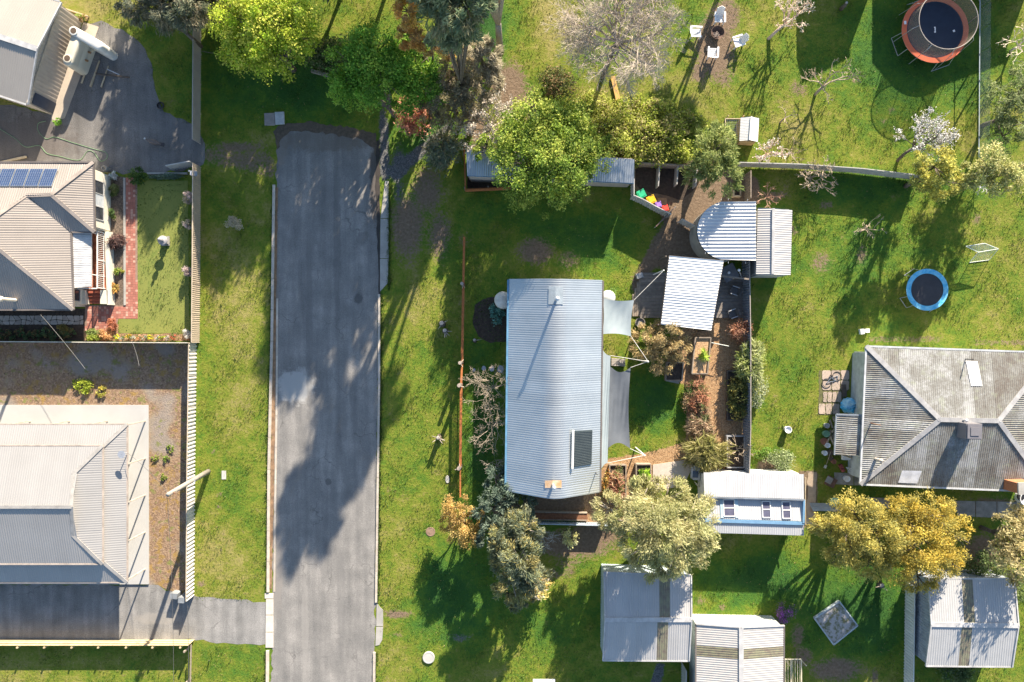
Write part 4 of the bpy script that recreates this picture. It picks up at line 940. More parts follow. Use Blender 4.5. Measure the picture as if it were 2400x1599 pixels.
# ---- round concrete tank with D-shaped roof, shed behind it
rt = thing("round_tank", "round concrete tank under a D-shaped ribbed white metal roof", "tank building", Gp(479, -245))
ctr = Gp(479, -245)
mb = MB(); n = 40
prof_ = [(2.12, 0), (2.12, 2.55), (2.0, 2.55), (2.0, 0)]
mb.lathe(ctr, [(2.12, 0), (2.12, 2.6), (1.98, 2.6)], 44); mb.build("tank_wall", M("old_tank_concrete", (.34, .33, .31), (.24, .235, .22), scale=1.2, rough=.9, bump=.2), rt, smooth=False)
rz_ = 2.9; cI = (1707, 541); Dp = [W(1772, 473, rz_), W(1772, 611, rz_)]
arc = [W(cI[0] + 72 * math.cos(a) if True else 0, cI[1] + 69.5 * math.sin(a), rz_) for a in np.linspace(math.radians(104), math.radians(256), 19)]
dm = M("ribbed_white_metal", (.58, .59, .60), (.50, .51, .53), scale=1, rough=.4, metal=.2, var=.02, fine=.04)
poly = [Dp[0], Dp[1]] + arc
roof(rt, [V((p.x, p.y, rz_ + (p.x - Dp[0].x) * .02)) for p in poly], dm, pitch=.255, amp=.03, sheet=.765, ribs=(1, 0), profile="pan")
MB().prism([tuple(p[:2]) for p in poly], rz_ - .34, rz_ - .16).build("roof_frame", M("dark_frame", (.10, .10, .10), rough=.8), rt)
for k, (x, y) in enumerate(((1691, 470), (1707, 470), (1752, 471), (1691, 614), (1707, 614), (1747, 614), (1653, 592))): MB().bar(W(x, y - 4 if y < 500 else y + 4, 2.8), W(x, y, 2.8), .03, .03).build("bracket", steel, rt)
s6 = thing("iron_shed", "small gabled iron shed joined to the D-shaped tank roof", "shed", Gp(591, -224))
roof(s6, [W(1776, 488, 2.35), W(1813, 489, 2.6), W(1811, 644, 2.6), W(1772, 643, 2.35)], pale_iron); roof(s6, [W(1813, 489, 2.6), W(1857, 493, 2.3), W(1853, 645, 2.3), W(1811, 644, 2.6)], pale_iron)
caps(s6, [(W(1812.5, 489, 2.62), W(1811, 643, 2.62))], gutter_m, .2)
a, b, c_, d = Gp(556, -296), Gp(624, -294), Gp(621, -150), Gp(553, -150); wallbox(s6, [a, b, c_, d], 2.2, fence_grey)

# ---- bright pergola over the deck
pg = thing("pergola", "deck pergola with dazzling white corrugated roof", "pergola", Gp(395, -105))
pc = [W(1569, 600, 2.85), W(1696, 612, 2.85), W(1667, 775, 2.6), W(1549, 761, 2.6)]
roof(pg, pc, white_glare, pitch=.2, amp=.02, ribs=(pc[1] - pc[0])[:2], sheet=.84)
for a, b in zip(pc, pc[1:] + pc[:1]): MB().bar(a - V((0, 0, .12)), b - V((0, 0, .12)), .08, .16).build("beam", timber_dk, pg)
for p in pc: MB().box(V((p.x * .985, p.y, 0)), .10, .10, 2.55).build("post", timber_dk, pg)
dk = thing("deck", "weathered grey timber deck round the white pergola", "deck", Gp(400, -100))
D0 = [(1490, 705), (1506, 640), (1560, 600), (1640, 590), (1742, 600), (1742, 748), (1500, 748)]
for k in range(14):
    y0 = 640 + k * 7.6
    MB().prism([tuple(W(*p)[:2]) for p in ((1500, y0), (1742, y0), (1742, y0 + 7.1), (1500, y0 + 7.1))], .0, .16 + rnd.uniform(0, .006)).build("deck_board", deckm, dk)
for k in range(4): MB().prism([tuple(W(*p)[:2]) for p in ((1482 + k * 5, 690 - k * 14), (1486.5 + k * 5, 690 - k * 14), (1486.5 + k * 5, 742), (1482 + k * 5, 742))], .0, .08 + .02 * k).build("step_board", timber, dk)
# deck furniture
def deck_chair(label, x, y, rz):
    t = thing("deck_chair", label, "chair", W(x, y, .16), "grey chairs on the deck"); c_ = W(x, y, .16); m = Matrix.Rotation(rz, 3, 'Z'); g = M("charcoal_chair", (.10, .10, .105), rough=.7)
    P = lambda a, b, z: c_ + m @ V((a, b, z))
    MB().box(P(0, 0, .40), .55, .55, .06, rz).build("seat", g, t)
    MB().add([P(-.27, .26, .44), P(.27, .26, .44), P(.27, .40, .95), P(-.27, .40, .95), P(-.27, .31, .44), P(.27, .31, .44), P(.27, .45, .95), P(-.27, .45, .95)], [(0, 1, 2, 3), (7, 6, 5, 4), (0, 4, 5, 1), (1, 5, 6, 2), (2, 6, 7, 3), (3, 7, 4, 0)]).build("backrest", g, t)
    for s_ in (-1, 1):
        MB().bar(P(s_ * .3, -.25, .62), P(s_ * .3, .32, .62), .06, .04).build("armrest", M("steel_arm", (.45, .46, .48), rough=.4), t)
        for b in (-.24, .26): MB().tube([P(s_ * .28, b, 0), P(s_ * .28, b, .62 if b < 0 else .44)], .02, 6).build("leg", dark_steel, t)
deck_chair("grey chair on deck by the fence, nearer the tank", 1716, 683, -1.9)
deck_chair("grey chair on deck by the fence, nearer the red shrub", 1712, 737, -1.2)
tb = thing("deck_table", "square grey deck table beside the ribbed tank roof", "table", W(1709, 640, .16))
MB().box(W(1709, 640, .84), 1.15, 1.15, .06, .5).build("table_top", M("grey_table", (.17, .17, .18), rough=.6), tb)
for a, b in ((-.45, -.45), (.45, -.45), (.45, .45), (-.45, .45)): MB().box(W(1709, 640, .16) + Matrix.Rotation(.5, 3, 'Z') @ V((a, b, 0)), .07, .07, .69).build("leg", dark_steel, tb)
MB().lathe(W(1708, 640, .9), [(.09, 0), (.10, .10), (.08, .11)], 12).build("bowl", plastic_w, None, label="small white bowl on the square deck table", cat="bowl")
lp = thing("lamp_post", "thin pole with round white lamp at deck fence corner", "lamp", W(1740, 655)); MB().tube([W(1740, 655), W(1732, 634, 2.2)], .025, 6).build("pole", white, lp); MB().lathe(W(1732, 634, 2.2), [(.02, -.1), (.1, -.06), (.1, .05), (.02, .1)], 12).build("globe", plastic_w, lp, smooth=True)
MB().bar(W(1692, 648, 1.9), W(1755, 655, 1.9), .12, .10).build("screen_rail", timber, None, label="timber rail spanning from pergola to boundary fence", cat="rail")
sheet_fence("boundary_fence", "blue-grey iron boundary fence beside deck and vegetable garden", [(1738, 612), (1741, 800), (1741, 1000), (1738, 1100)], 1.75, M("slate_fence_iron", (.22, .25, .30), (.17, .19, .23), rough=.6, fine=.06, var=.05), capm=M("fence_cap", (.36, .32, .29), rough=.8))

# ---- cabin with window-studded roof
cb_ = thing("garden_cabin", "white corrugated cabin with three sash windows set in its roof and blue trim", "cabin", Gp(545, 370))
z1, z2, z3, z4 = 2.1, 2.32, 2.24, 2.3
T = [W(1649, 1108, z1), W(1884, 1112, z1), W(1884, 1170, z2), W(1651, 1164, z2)]
cabw = M("white_cabin_iron", (.42, .43, .45), (.38, .39, .41), scale=.8, rough=.5, metal=.1, fine=.04, var=.03)
roof(cb_, T, cabw)
a_ = [W(1651, 1166.5, z2 - .30), W(1884, 1172.5, z2 - .30), W(1882, 1222, z3), W(1656, 1216, z3)]
roof(cb_, a_, cabw)
roof(cb_, [W(1652, 1224, z3 - .05), W(1884, 1231, z3 - .05), W(1884, 1256, z4 - .15), W(1652, 1249, z4 - .15)], cabw)
MB().bar(W(1651, 1165.5, z2 - .1), W(1884, 1171.5, z2 - .1), .10, .26).build("fascia", greyblue, cb_)
MB().bar(W(1653, 1220, z3 - .03), W(1884, 1227, z3 - .03), .24, .16).build("gutter", blue_trim, cb_)
MB().bar(W(1884, 1172, z2 - .1), W(1882, 1226, z3 - .02), .14, .22).build("barge_board", blue_trim, cb_)
ca_, cb2, cc2, cd2 = Gp(437, 302), Gp(652, 302), Gp(652, 434), Gp(437, 434); wallbox(cb_, [ca_, cb2, cc2, cd2], 1.78, white)
def up_win(x0, x1, y0, y1, trim):
    ab, bb, cc_ = plane_of(a_); pl = lambda x, y, o: (lambda p: V((p.x, p.y, ab * p.x + bb * p.y + cc_ + o)))(W(x, y, z3 + .05))
    f = MB(); m1 = (y0 + y1) / 2
    for p, q in (((x0, y0), (x1, y0)), ((x0, m1), (x1, m1)), ((x0, y1), (x1, y1)), ((x0, y0), (x0, y1)), ((x1, y0), (x1, y1))): f.bar(pl(*p, .05), pl(*q, .05), .07, .07)
    fo = f.build("window", white, cb_)
    for ya, yb in ((y0, m1), (m1, y1)):
        q = [pl(x0 + 1, ya + 1, .05), pl(x1 - 1, ya + 1, .05), pl(x1 - 1, yb - 1, .05), pl(x0 + 1, yb - 1, .05)]; MB().add(q + [p - V((0, 0, .03)) for p in q], [(3, 2, 1, 0), (4, 5, 6, 7), (0, 1, 5, 4), (1, 2, 6, 5), (2, 3, 7, 6), (3, 0, 4, 7)]).build("pane", M("violet_dark_glass", (.07, .07, .11), (.10, .10, .15), rough=.15, spec=.7, fine=0), fo)
    if trim:
        for x in (x0 - 4, x1 + 5): MB().bar(pl(x, y0 - 1, .03), pl(x, y1 + 4, .03), .22, .05).build("trim", M("pale_blue_trim", (.36, .50, .60), rough=.6), cb_)
up_win(1697, 1723, 1173, 1211, True); up_win(1788, 1807, 1177, 1214, False); up_win(1835, 1854, 1178, 1216, False)
MB().tube([W(1888, 1120, 1.9), W(1887, 1150, 1.9), W(1888, 1230, 1.6)], .05, 6).build("downpipe", timber_lt, cb_)

# ---- three gabled garages along the lower edge
def garage(name, label, c4, ridge, he_, hr_, m, wm, strips, along, wallc, sheet_w=.84):
    """c4: NW, NE, SE, SW roof corners in image px; ridge: two image points"""
    cpt = W((c4[0][0] + c4[2][0]) / 2, (c4[0][1] + c4[2][1]) / 2, he_); t = thing(name, label, "garage", V((cpt.x, cpt.y, 0)))
    P = [W(*p, he_) for p in c4]; Rr = [W(*p, hr_) for p in ridge]
    if along == 'x': faces = [[P[0], P[1], Rr[1], Rr[0]], [P[3], P[2], Rr[1], Rr[0]]]; ends = [(P[0], P[3], Rr[0]), (P[1], P[2], Rr[1])]
    else: faces = [[P[0], P[3], Rr[1], Rr[0]], [P[1], P[2], Rr[1], Rr[0]]]; ends = [(P[0], P[1], Rr[0]), (P[3], P[2], Rr[1])]
    for f in faces: roof(t, f, m, sheet=sheet_w, strips=strips, strip_mat=skyl)
    caps(t, [(Rr[0], Rr[1])], gutter_m, .34, .05)
    cen = sum(P, V((0, 0, 0))) / 4
    ins = [p + (cen - p).normalized() * .16 for p in P]
    for a, b, r_ in ends:
        ia = a + (cen - a).normalized() * .16; ib = b + (cen - b).normalized() * .16
        o = ((a + b) / 2 - cen); wall_ribbed(t, ia, ib, he_ - .02, he_ - .02, wm, hm=hr_ - .03, out=o[:2])
        caps(t, [(a, r_), (r_, b)], gutter_m, .09, .12, "barge_board", .01)
    if along == 'x': oth = [(ins[0], ins[1]), (ins[3], ins[2])]; gt = [(P[0], P[1]), (P[3], P[2])]
    else: oth = [(ins[0], ins[3]), (ins[1], ins[2])]; gt = [(P[0], P[3]), (P[1], P[2])]
    for a, b in oth: wall_ribbed(t, a, b, he_ - .03, he_ - .03, wm, out=((a + b) / 2 - cen)[:2])
    gutters(t, gt, gutter_m if wallc is None else wallc, .11, .10)
    return t
g1 = garage("garage", "grey double garage roof shaded by the pale olive tree", [(1415, 1342), (1620, 1349), (1615, 1550), (1413, 1549)], [(1418, 1453), (1621, 1453)], 2.3, 2.68, pale_iron, M("teal_grey_wall", (.42, .50, .52), rough=.6), (0, 11.0, 11.8), 'x', None, .8)
g2 = garage("garage", "white-walled garage roof cut by the lower edge, brown strip across", [(1631, 1463), (1838, 1467), (1836, 1760), (1630, 1760)], [(1737, 1471), (1737, 1775)], 2.2, 2.75, M("white_garage_iron", (.42, .41, .395), (.38, .37, .36), rough=.5, fine=.04), M("white_wall_iron", (.50, .52, .50), rough=.6), (1, -23.9, -23.0), 'y', gutter_d, .8)
g3 = garage("garage", "white gabled garage in the lower corner below the golden tree", [(2175, 1357), (2377, 1357), (2372, 1564), (2170, 1562)], [(2182, 1464), (2387, 1467)], 2.4, 2.75, M("bright_garage_iron", (.38, .385, .39), (.35, .355, .36), rough=.5, fine=.04), M("slate_wall_iron", (.30, .33, .37), rough=.6), (0, 33.3, 34.2), 'x', None, .8)
sheet_fence("side_fence", "white iron fence running beside the corner garage", [(2121, 1362), (2119, 1500), (2116, 1700)], 1.3, M("white_fence_iron", (.64, .63, .60), (.54, .54, .52), rough=.6, fine=.06, var=.04), pitch=.24)
sheet_fence("short_fence", "short pale fence behind the shaded garage at the lower edge", [(1597, 1552), (1596, 1700)], 1.5, fence_grey)
yr = thing("yellow_railing", "cream painted railing frame against the white-walled garage", "railing", W(1840, 1545))
for a, b in (((1838, 1546), (1878, 1546)), ((1878, 1546), (1879, 1680)), ((1854, 1547), (1854, 1680))): MB().bar(W(*a, 1.0), W(*b, 1.0), .07, .06).build("rail", M("cream_rail", (.66, .60, .44), rough=.6), yr)
for k in range(7): MB().bar(W(1841 + k * 5.6, 1548, .98), W(1842 + k * 5.6, 1680, .98), .03, .03).build("slat", M("cream_rail", (.6, .6, .5)), yr)
for p in ((1840, 1547), (1877, 1547), (1878, 1670)): MB().box(W(*p), .06, .06, 1.0).build("post", M("cream_rail", (.6, .6, .5)), yr)

# ---- old house with weathered hip roof
old_m = bpy.data.materials.new("weathered_roof_iron"); N, L, B = nt(old_m); pos = N.new("ShaderNodeNewGeometry").outputs["Position"]
o1 = noise(N, L, pos, .8, 5, .65); o2 = noise(N, L, pos, 5, 4, .7); o3 = noise(N, L, pos, 20, 3, .7); oi = N.new("ShaderNodeObjectInfo").outputs["Random"]
f = math_n(N, L, 'ADD', math_n(N, L, 'MULTIPLY', o1, .45), math_n(N, L, 'ADD', math_n(N, L, 'MULTIPLY', o2, .3), math_n(N, L, 'MULTIPLY', o3, .25)))
f = math_n(N, L, 'ADD', f, math_n(N, L, 'MULTIPLY', math_n(N, L, 'SUBTRACT', oi, .5), .15))
cc0 = ramp(N, L, f, [(.36, (.11, .095, .082)), (.44, (.155, .15, .135)), (.52, (.20, .20, .187)), (.60, (.31, .315, .315))])
cc0 = mixc(N, L, maprange(N, L, noise(N, L, pos, 1.7, 4), .55, .68, 0, .35), cc0, (.28, .31, .22)); L.new(cc0, B.inputs["Base Color"]); B.inputs["Roughness"].default_value = .8
oh = thing("old_house", "old house with lichen-stained corrugated hip roof and evaporative cooler", "house", Gp(980, 165))
oe, orr = 2.8, 3.65
oNW = W(2030, 812, oe); oSW = W(2016, 1136, oe); oNE = Gp(1200, 26, oe); oSE = Gp(1195, 336, oe); oRW = W(2203, 984, orr); oRE = W(2340, 987, orr)
for fc in ([oNW, oNE, oRE, oRW], [oNW, oSW, oRW], [oSW, oSE, oRE, oRW], [oNE, oSE, oRE]): roof(oh, fc, old_m, pitch=.15, amp=.02, sheet=.76)
caps(oh, [(oNW, oRW), (oSW, oRW), (oRW, oRE), (oRE, oNE), (oRE, oSE)], M("grey_ridge_cap", (.36, .36, .36), (.25, .25, .26), rough=.7), .34, .06)
gutters(oh, [(oNW, oNE), (oNW, oSW), (oSW, oSE)], M("pale_gutter", (.50, .52, .54), rough=.5), .13, .12)
wallbox(oh, [Gp(800, 26), Gp(1190, 38), Gp(1186, 322), Gp(788, 310)], oe - .12, M("pale_fibro", (.52, .55, .54), rough=.8))
window(oh, Gp(793, 230), Gp(791, 262), 1.0, 2.1, (-1, 0), white)
an, bn, cn = plane_of([oNW, oNE, oRE]); as_, bs_, cs_ = plane_of([oSW, oSE, oRE])
def nplane(x, y, o=.04):
    p = W(x, y, 3.6); return V((p.x, p.y, an * p.x + bn * p.y + cn + o))
def splane(x, y, o=.04):
    p = W(x, y, 3.6); return V((p.x, p.y, as_ * p.x + bs_ * p.y + cs_ + o))
new_sheet = M("new_white_sheet", (.60, .61, .62), rough=.5, fine=.03)
for f_, q in ((nplane, [(2277, 847), (2305, 848), (2310, 906), (2283, 906)]), (splane, [(2125, 1107), (2172, 1108), (2163, 1139), (2118, 1137)])):
    MB().add([f_(*p) for p in q], [(0, 1, 2, 3)]).build("replacement_sheet", new_sheet if f_ is nplane else M("grey_sheet", (.55, .57, .62), rough=.5), oh)
ec = MB(); eb = splane(2262, 1008, -.2); ec.box(eb, 1.12, 1.12, 1.25, -.02); ec.box(eb + V((0, 0, 1.25)), 1.02, 1.02, .06, -.02); ec.box(eb + V((0, 0, 1.31)), .6, .6, .04, -.02); ec.build("evaporative_cooler", M("cooler_plastic", (.17, .165, .18), (.15, .145, .16), rough=.6), oh)
flue(oh, nplane(2277, 843, 0), .9, .035, dark_steel, False, "vent_pipe"); aw, bw_, cw_ = plane_of([oNW, oSW, oRW])
def wplane(x, y, o=0):
    p = W(x, y, 3.3); return V((p.x, p.y, aw * p.x + bw_ * p.y + cw_ + o))
flue(oh, wplane(2048, 994) - V((0, 0, .2)), 1.5, .04, M("rusty_pipe", (.28, .16, .10), rough=.8), False, "vent_pipe"); flue(oh, wplane(2058, 1078) - V((0, 0, .2)), .9, .10, M("cream_pipe", (.52, .46, .40), rough=.7)); flue(oh, splane(2256, 985) + V((0, 0, 0)), .3, .08, steel)
chm = MB(); chb = splane(2390, 1140, 0); chm.box(V((chb.x, chb.y, 2.2)), 1.3, .75, 2.1, 0.03); chm.build("chimney", M("orange_brick", (.40, .17, .08), (.30, .12, .06), scale=6, rough=.9), oh)
MB().box(V((chb.x, chb.y, 4.3)), 1.4, .85, .12, .03).build("chimney_cap", concrete, oh)
awn = [W(1960, 972, 2.35), W(2020, 974, 2.6), W(2014, 1068, 2.6), W(1956, 1067, 2.35)]
roof(oh, awn, old_m, pitch=.15, amp=.018, sheet=.76, name="awning_sheet"); gutters(oh, [(awn[0], awn[3])], greyblue, .1, .1); caps(oh, [(awn[0], awn[1])], greyblue, .12, .08, "flashing", 0)
for p in ((1966, 976), (1962, 1062)): MB().box(W(*p), .09, .09, 2.3).build("awning_post", timber, oh)

# ---- neighbours just beyond the upper edge whose shadows fall into the yard
nh = thing("neighbour_house", "hip-roofed house just north of the orange trampoline, beyond the frame", "house", Gp(1040, -980))
q0, q1, q2, q3 = Gp(915, -1110, 2.7), Gp(1230, -1110, 2.7), Gp(1230, -845, 2.7), Gp(915, -845, 2.7); ra, rb = Gp(1022, -945, 4.9), Gp(1130, -945, 4.9)
for fc in ([q0, q1, rb, ra], [q3, q2, rb, ra], [q0, q3, ra], [q1, q2, rb]): roof(nh, fc, pale_iron, sheet=1.6)
wallbox(nh, [Gp(925, -1100), Gp(1220, -1100), Gp(1220, -855), Gp(925, -855)], 2.6, cream)
ns = thing("neighbour_shed", "gabled shed north of the bare fruit tree, beyond the frame", "shed", Gp(790, -960))
q0, q1, q2, q3 = Gp(735, -1080, 2.6), Gp(860, -1080, 2.6), Gp(860, -850, 2.6), Gp(735, -850, 2.6); ra, rb = Gp(785, -1080, 4.0), Gp(785, -890, 4.0)
roof(ns, [q0, q3, rb, ra], pale_iron, sheet=1.6); roof(ns, [q1, q2, rb, ra], pale_iron, sheet=1.6); wallbox(ns, [Gp(740, -1075), Gp(855, -1075), Gp(855, -860), Gp(740, -860)], 2.55, cream)

# ------------------------------------------------------------------ fences
sheet_fence("street_fence", "upper beige iron fence between gravel drive and verge grass", [(471, -40), (472, 60), (470, 338)], 1.35, M("taupe_fence_iron", (.40, .36, .32), (.35, .31, .28), rough=.6, fine=.05, var=.03), pitch=.16)
sheet_fence("street_fence", "cream iron fence along the front lawn of the solar house", [(471, 394), (470, 600), (468, 803)], 1.35, fence_beige, pitch=.155, capm=M("cream_fence_cap", (.58, .48, .36), rough=.6))
sheet_fence("street_fence", "wide-ribbed white and grey fence along the mulch yard", [(461, 806), (457, 1100), (455, 1395)], 1.30, M("pale_ribbed_fence", (.60, .57, .53), (.54, .51, .47), rough=.55, fine=.04, var=.03), pitch=.30, amp=.045, capm=M("cream_fence_cap", (.6, .5, .4)))
sheet_fence("dividing_fence", "pale iron fence dividing flower beds from the mulch yard", [(-60, 801), (461, 804)], 1.5, fence_beige, pitch=.2, capm=M("ivory_cap", (.60, .56, .48), rough=.6))
sheet_fence("gate_leaf", "open grey gate leaf at the end of the cream fence", [(408, 399), (462, 389)], 1.3, fence_grey, cat="gate")
lb = thing("letterbox", "white letterbox on the cream fence beside the front lawn", "letterbox", W(456, 408)); MB().box(W(456, 408, .95), .42, .32, .30).build("box", white, lb); MB().box(W(456, 408), .10, .10, .95).build("post", white, lb); MB().bar(W(449, 408, 1.27), W(462, 408, 1.27), .36, .03).build("roof", greyblue, lb)
MB().bar(W(346, 407.5, .12), W(440, 407.5, .12), .14, .24).build("garden_wall", concrete, None, label="low pale garden wall edging the front lawn by the drive", cat="wall")
lt = thing("lattice_fence", "dark lattice fence beside the lime-green tree", "fence", W(478, 122))
for k in range(14): MB().bar(W(475 + k * 5.2, 121 + k * .9, .1), W(475 + k * 5.2, 121 + k * .9, 1.4), .03, .05).build("slat", timber_dk, lt)
for z in (.5, .8, 1.1, 1.4): MB().bar(W(474, 121, z), W(545, 133, z), .03, .04).build("rail", timber_dk, lt)
MB().bar(W(730, 167, .15), W(778, 180, .15), .22, .22).build("log", timber, None, label="grey log lying between the two bright green trees", cat="log")
# timber post-and-rail fence, lower left
tf = thing("timber_fence", "new pine paling fence along the lower gravel drive", "fence", W(0, 1505))
pine = M("new_pine", (.50, .40, .24), (.43, .34, .20), scale=4, rough=.8, var=.1)
xs = list(range(-50, 450, 11))
for x in xs: MB().prism([tuple(W(*p)[:2]) for p in ((x, 1499.5), (x + 10.6, 1499.7), (x + 10.6, 1500.7), (x, 1500.5))], 0, 1.0).build("paling", pine, tf)
for z in (.3, .85): MB().bar(W(-50, 1502, z), W(449, 1504, z), .05, .09).build("rail", pine, tf)
for x in (6, 62, 124, 187, 248, 312, 373, 437): MB().box(W(x, 1505), .11, .11, 1.05).build("post", pine, tf)
tf2 = thing("timber_fence", "old grey rail fence running down from the pine fence corner", "fence", W(446, 1510))
for z in (.45, 1.0): MB().bar(W(448, 1512, z), W(444, 1700, z), .06, .12).build("rail", timber, tf2)
for y in (1514, 1590, 1670): MB().box(W(447, y), .12, .12, 1.1).build("post", timber, tf2)
MB().tube([W(490, 1549), W(490, 1549, .45)], .04, 8).build("tap_post", dark_steel, None, label="short dark peg standing in the lower verge grass", cat="peg")
# rusty rail fence along the right verge, with log posts
rf = thing("rusty_fence", "low rust-coloured picket fence along the right-hand verge", "fence", W(1082, 860))
fp = [(1088, 556), (1086, 668), (1083, 850), (1081, 900), (1079, 1090), (1079, 1166)]
for i, (a, b) in enumerate(zip(fp, fp[1:])):
    wd = (.17, .19, .15, .19, .10)[i]; MB().bar(W(*a, 1.05), W(*b, 1.05), wd, .05).build("cap_rail", rust, rf); MB().bar(W(*a, .35), W(*b, .35), .04, .06).build("rail", rust, rf)
    pk = MB(); L_ = (W(*b) - W(*a)).length; n = int(L_ / .16)
    for k in range(n):
        p = W(*a) * (1 - k / n) + W(*b) * (k / n); pk.tube([p, p + V((0, 0, 1.03))], .018, 4)
    pk.build("pickets", rust, rf, kind="stuff")
for i, (x, y, h, r, lb_) in enumerate(((1086, 669, 1.3, .14, "rough log post in the rusty fence opposite the round cream tank"), (1083, 850, 2.05, .15, "tall rough log gatepost nearer the stepping stones"), (1081, 901, 2.05, .16, "second tall log gatepost, nearer the golden shrub"), (1079, 1092, 1.35, .17, "pale-topped log post at the thin end of the rusty fence"))):
    t = thing("log_post", lb_, "post", W(x, y), "log posts of the rusty fence"); b = W(x, y); q = random.Random(i)
    MB().tube([b, b + V((.02, .01, h * .5)), b + V((-.02, .02, h))], [r * 1.1, r, r * .92], 10).build("log", bark, t, smooth=True)
    MB().lathe(b + V((-.02, .02, h)), [(r * .9, 0), (r * .88, .015), (.01, .02)], 10).build("cut_top", M("cut_wood", (.38, .32, .27), (.30, .25, .21), rough=.9), t)
    for k in range(2): a = q.uniform(0, 6.28); MB().tube([b + V((0, 0, h * .9)), b + V((math.cos(a) * .35, math.sin(a) * .35, h * (.8 + .15 * k)))], [.04, .02], 5).build("stub_branch", bark_pale, t)
# driftwood ornaments on the verge
def stump(label, x, y, r, h, extra=0, m=bark_pale, name="stump"):
    t = thing(name, label, "stump", W(x, y)); b = W(x, y); q = random.Random(int(x))
    MB().tube([b, b + V((.03, 0, h * .6)), b + V((0, .05, h))], [r * 1.25, r, r * .8], 9).build("log", bark, t, smooth=True)
    MB().lathe(b + V((0, .05, h)), [(r * .8, 0), (r * .7, .03), (.01, .04)], 9).build("cut_top", M("bleached_wood", (.44, .40, .35), (.36, .32, .28), rough=.9), t)
    for k in range(extra): a = q.uniform(0, 6.28); MB().tube([b + V((0, 0, h * .7)), b + V((math.cos(a) * .3, math.sin(a) * .3, h * .9)), b + V((math.cos(a) * .55, math.sin(a) * .5, h * q.uniform(.6, 1.3)))], [.035, .03, .012], 5).build("dead_branch", bark_pale, t)
    return t
stump("bleached cut stump on verge grass, upper of the pair", 1037, 760, .22, .62, 2); stump("bleached cut stump on verge grass, lower of the pair with sticks", 1044, 777, .20, .55, 5)
stump("small white-topped stump beside the rusty fence near the house", 1113, 799, .14, .55, 1); stump("weathered forked stump on verge below the tall gateposts", 1030, 1024, .18, 1.0, 6)
stump("reddish cut stump in the shade below the golden tree", 2062, 1371, .22, .35, 2); stump("cut log post at the upper edge beside the blossom tree", 1971, 22, .13, .9, 0, name="log_post")
# curved screen fence, gate and bins
sheet_fence("screen_fence", "short pale screen panel below the long shed end", [(1478, 431), (1478, 466)], 1.5, fence_grey)
sheet_fence("screen_fence", "pale curved screen fence behind the four coloured tubs", [(1477, 468), (1500, 478), (1525, 492), (1562, 511)], 1.55, M("pale_screen_iron", (.50, .48, .44), (.44, .42, .39), rough=.6, fine=.05, var=.04), plen=1.0)
gt = thing("yard_gate", "grey steel gate standing open beside the red tub", "gate", W(1566, 508)); MB().bar(W(1580, 488, .6), W(1537, 532, .6), .05, 1.1).build("gate_panel", fence_grey, gt); MB().bar(W(1580, 488, 1.2), W(1537, 532, 1.2), .07, .07).build("gate_frame", M("brown_frame", (.22, .14, .11), rough=.7), gt)
sheet_fence("screen_fence", "short pale fence joined to the round concrete tank", [(1588, 522), (1628, 544)], 1.5, M("pale_screen_iron", (.5, .5, .5)), plen=1.0)
def tub(label, x, y, w, h, col, rz=.45, lidc=None):
    t = thing("storage_tub", label, "tub", W(x, y), "coloured tubs by the screen fence"); c_ = W(x, y); m = M("tub_" + label.split()[0], col, tuple(q * .85 for q in col), rough=.4, fine=.02)
    mb = MB(); mb.box(c_, w * .86, w * .86, h, rz); mb.build("body", m, t); MB().box(c_ + V((0, 0, h)), w, w, .05, rz).build("lid", m, t); MB().box(c_ + V((0, 0, h + .05)), w * .7, w * .7, .03, rz).build("lid_panel", m, t)
    MB().bar(c_ + V((-w * .2, w * .45, h + .05)), c_ + V((w * .2, w * .5, h + .05)), .04, .05).build("handle", black, t)
tub("green square tub beside the pale screen fence", 1499, 460, .62, .75, (.03, .40, .20)); tub("yellow square tub between green and purple tubs", 1522, 473, .62, .72, (.68, .42, .02)); tub("purple small tub between yellow and red tubs", 1540, 483, .46, .5, (.30, .16, .50), .25); tub("red small tub beside the open gate", 1556, 491, .46, .5, (.70, .07, .05), .3)
MB().box(W(1552, 474), .72, .62, .02, .03).build("doormat", M("tan_mat", (.34, .24, .14), (.26, .18, .10), scale=5, rough=1), None, label="tan mat lying beside the coloured tubs", cat="mat")
cbay = thing("compost_bays", "open compost bays with grey dividers behind the coloured tubs", "compost bay", W(1560, 400))
MB().bar(W(1492, 386, .55), W(1624, 393, .55), .08, 1.1).build("back_wall", timber, cbay)
for x, y0, y1 in ((1540, 393, 440), (1583, 393, 436), (1627, 400, 440)): MB().bar(W(x + 3, y0, .5), W(x, y1, .5), .08, 1.0).build("divider", M("grey_plank", (.40, .39, .37), (.32, .31, .3), rough=.9), cbay)
sheet("compost_soil", [(1492, 392), (1625, 398), (1630, 440), (1600, 470), (1500, 445), (1490, 432)], .014, soil, .06, .4, 31)
sheet_fence("cross_fence", "grey iron fence between chicken yard and lower garden", [(1720, 392), (1860, 396), (2000, 406), (2145, 423)], 1.35, M("cross_fence_iron", (.44, .43, .39), (.38, .37, .34), rough=.6, fine=.06, var=.05))
sheet_fence("garden_screen", "narrow grey paling screen beside the wooden planter frame", [(1744, 412), (1744, 474)], 1.5, timber)
pl = thing("planter_frame", "square pale wooden planter frame beside the grey screen", "planter", W(1726, 452))
for a, b in (((1718, 443), (1734, 443)), ((1718, 461), (1734, 461)), ((1718, 441), (1718, 463)), ((1734, 441), (1734, 463))): MB().bar(W(*a, .2), W(*b, .2), .1, .4).build("plank", timber_lt, pl)
MB().box(W(1726, 452), .42, .5, .25).build("soil", soil, pl)
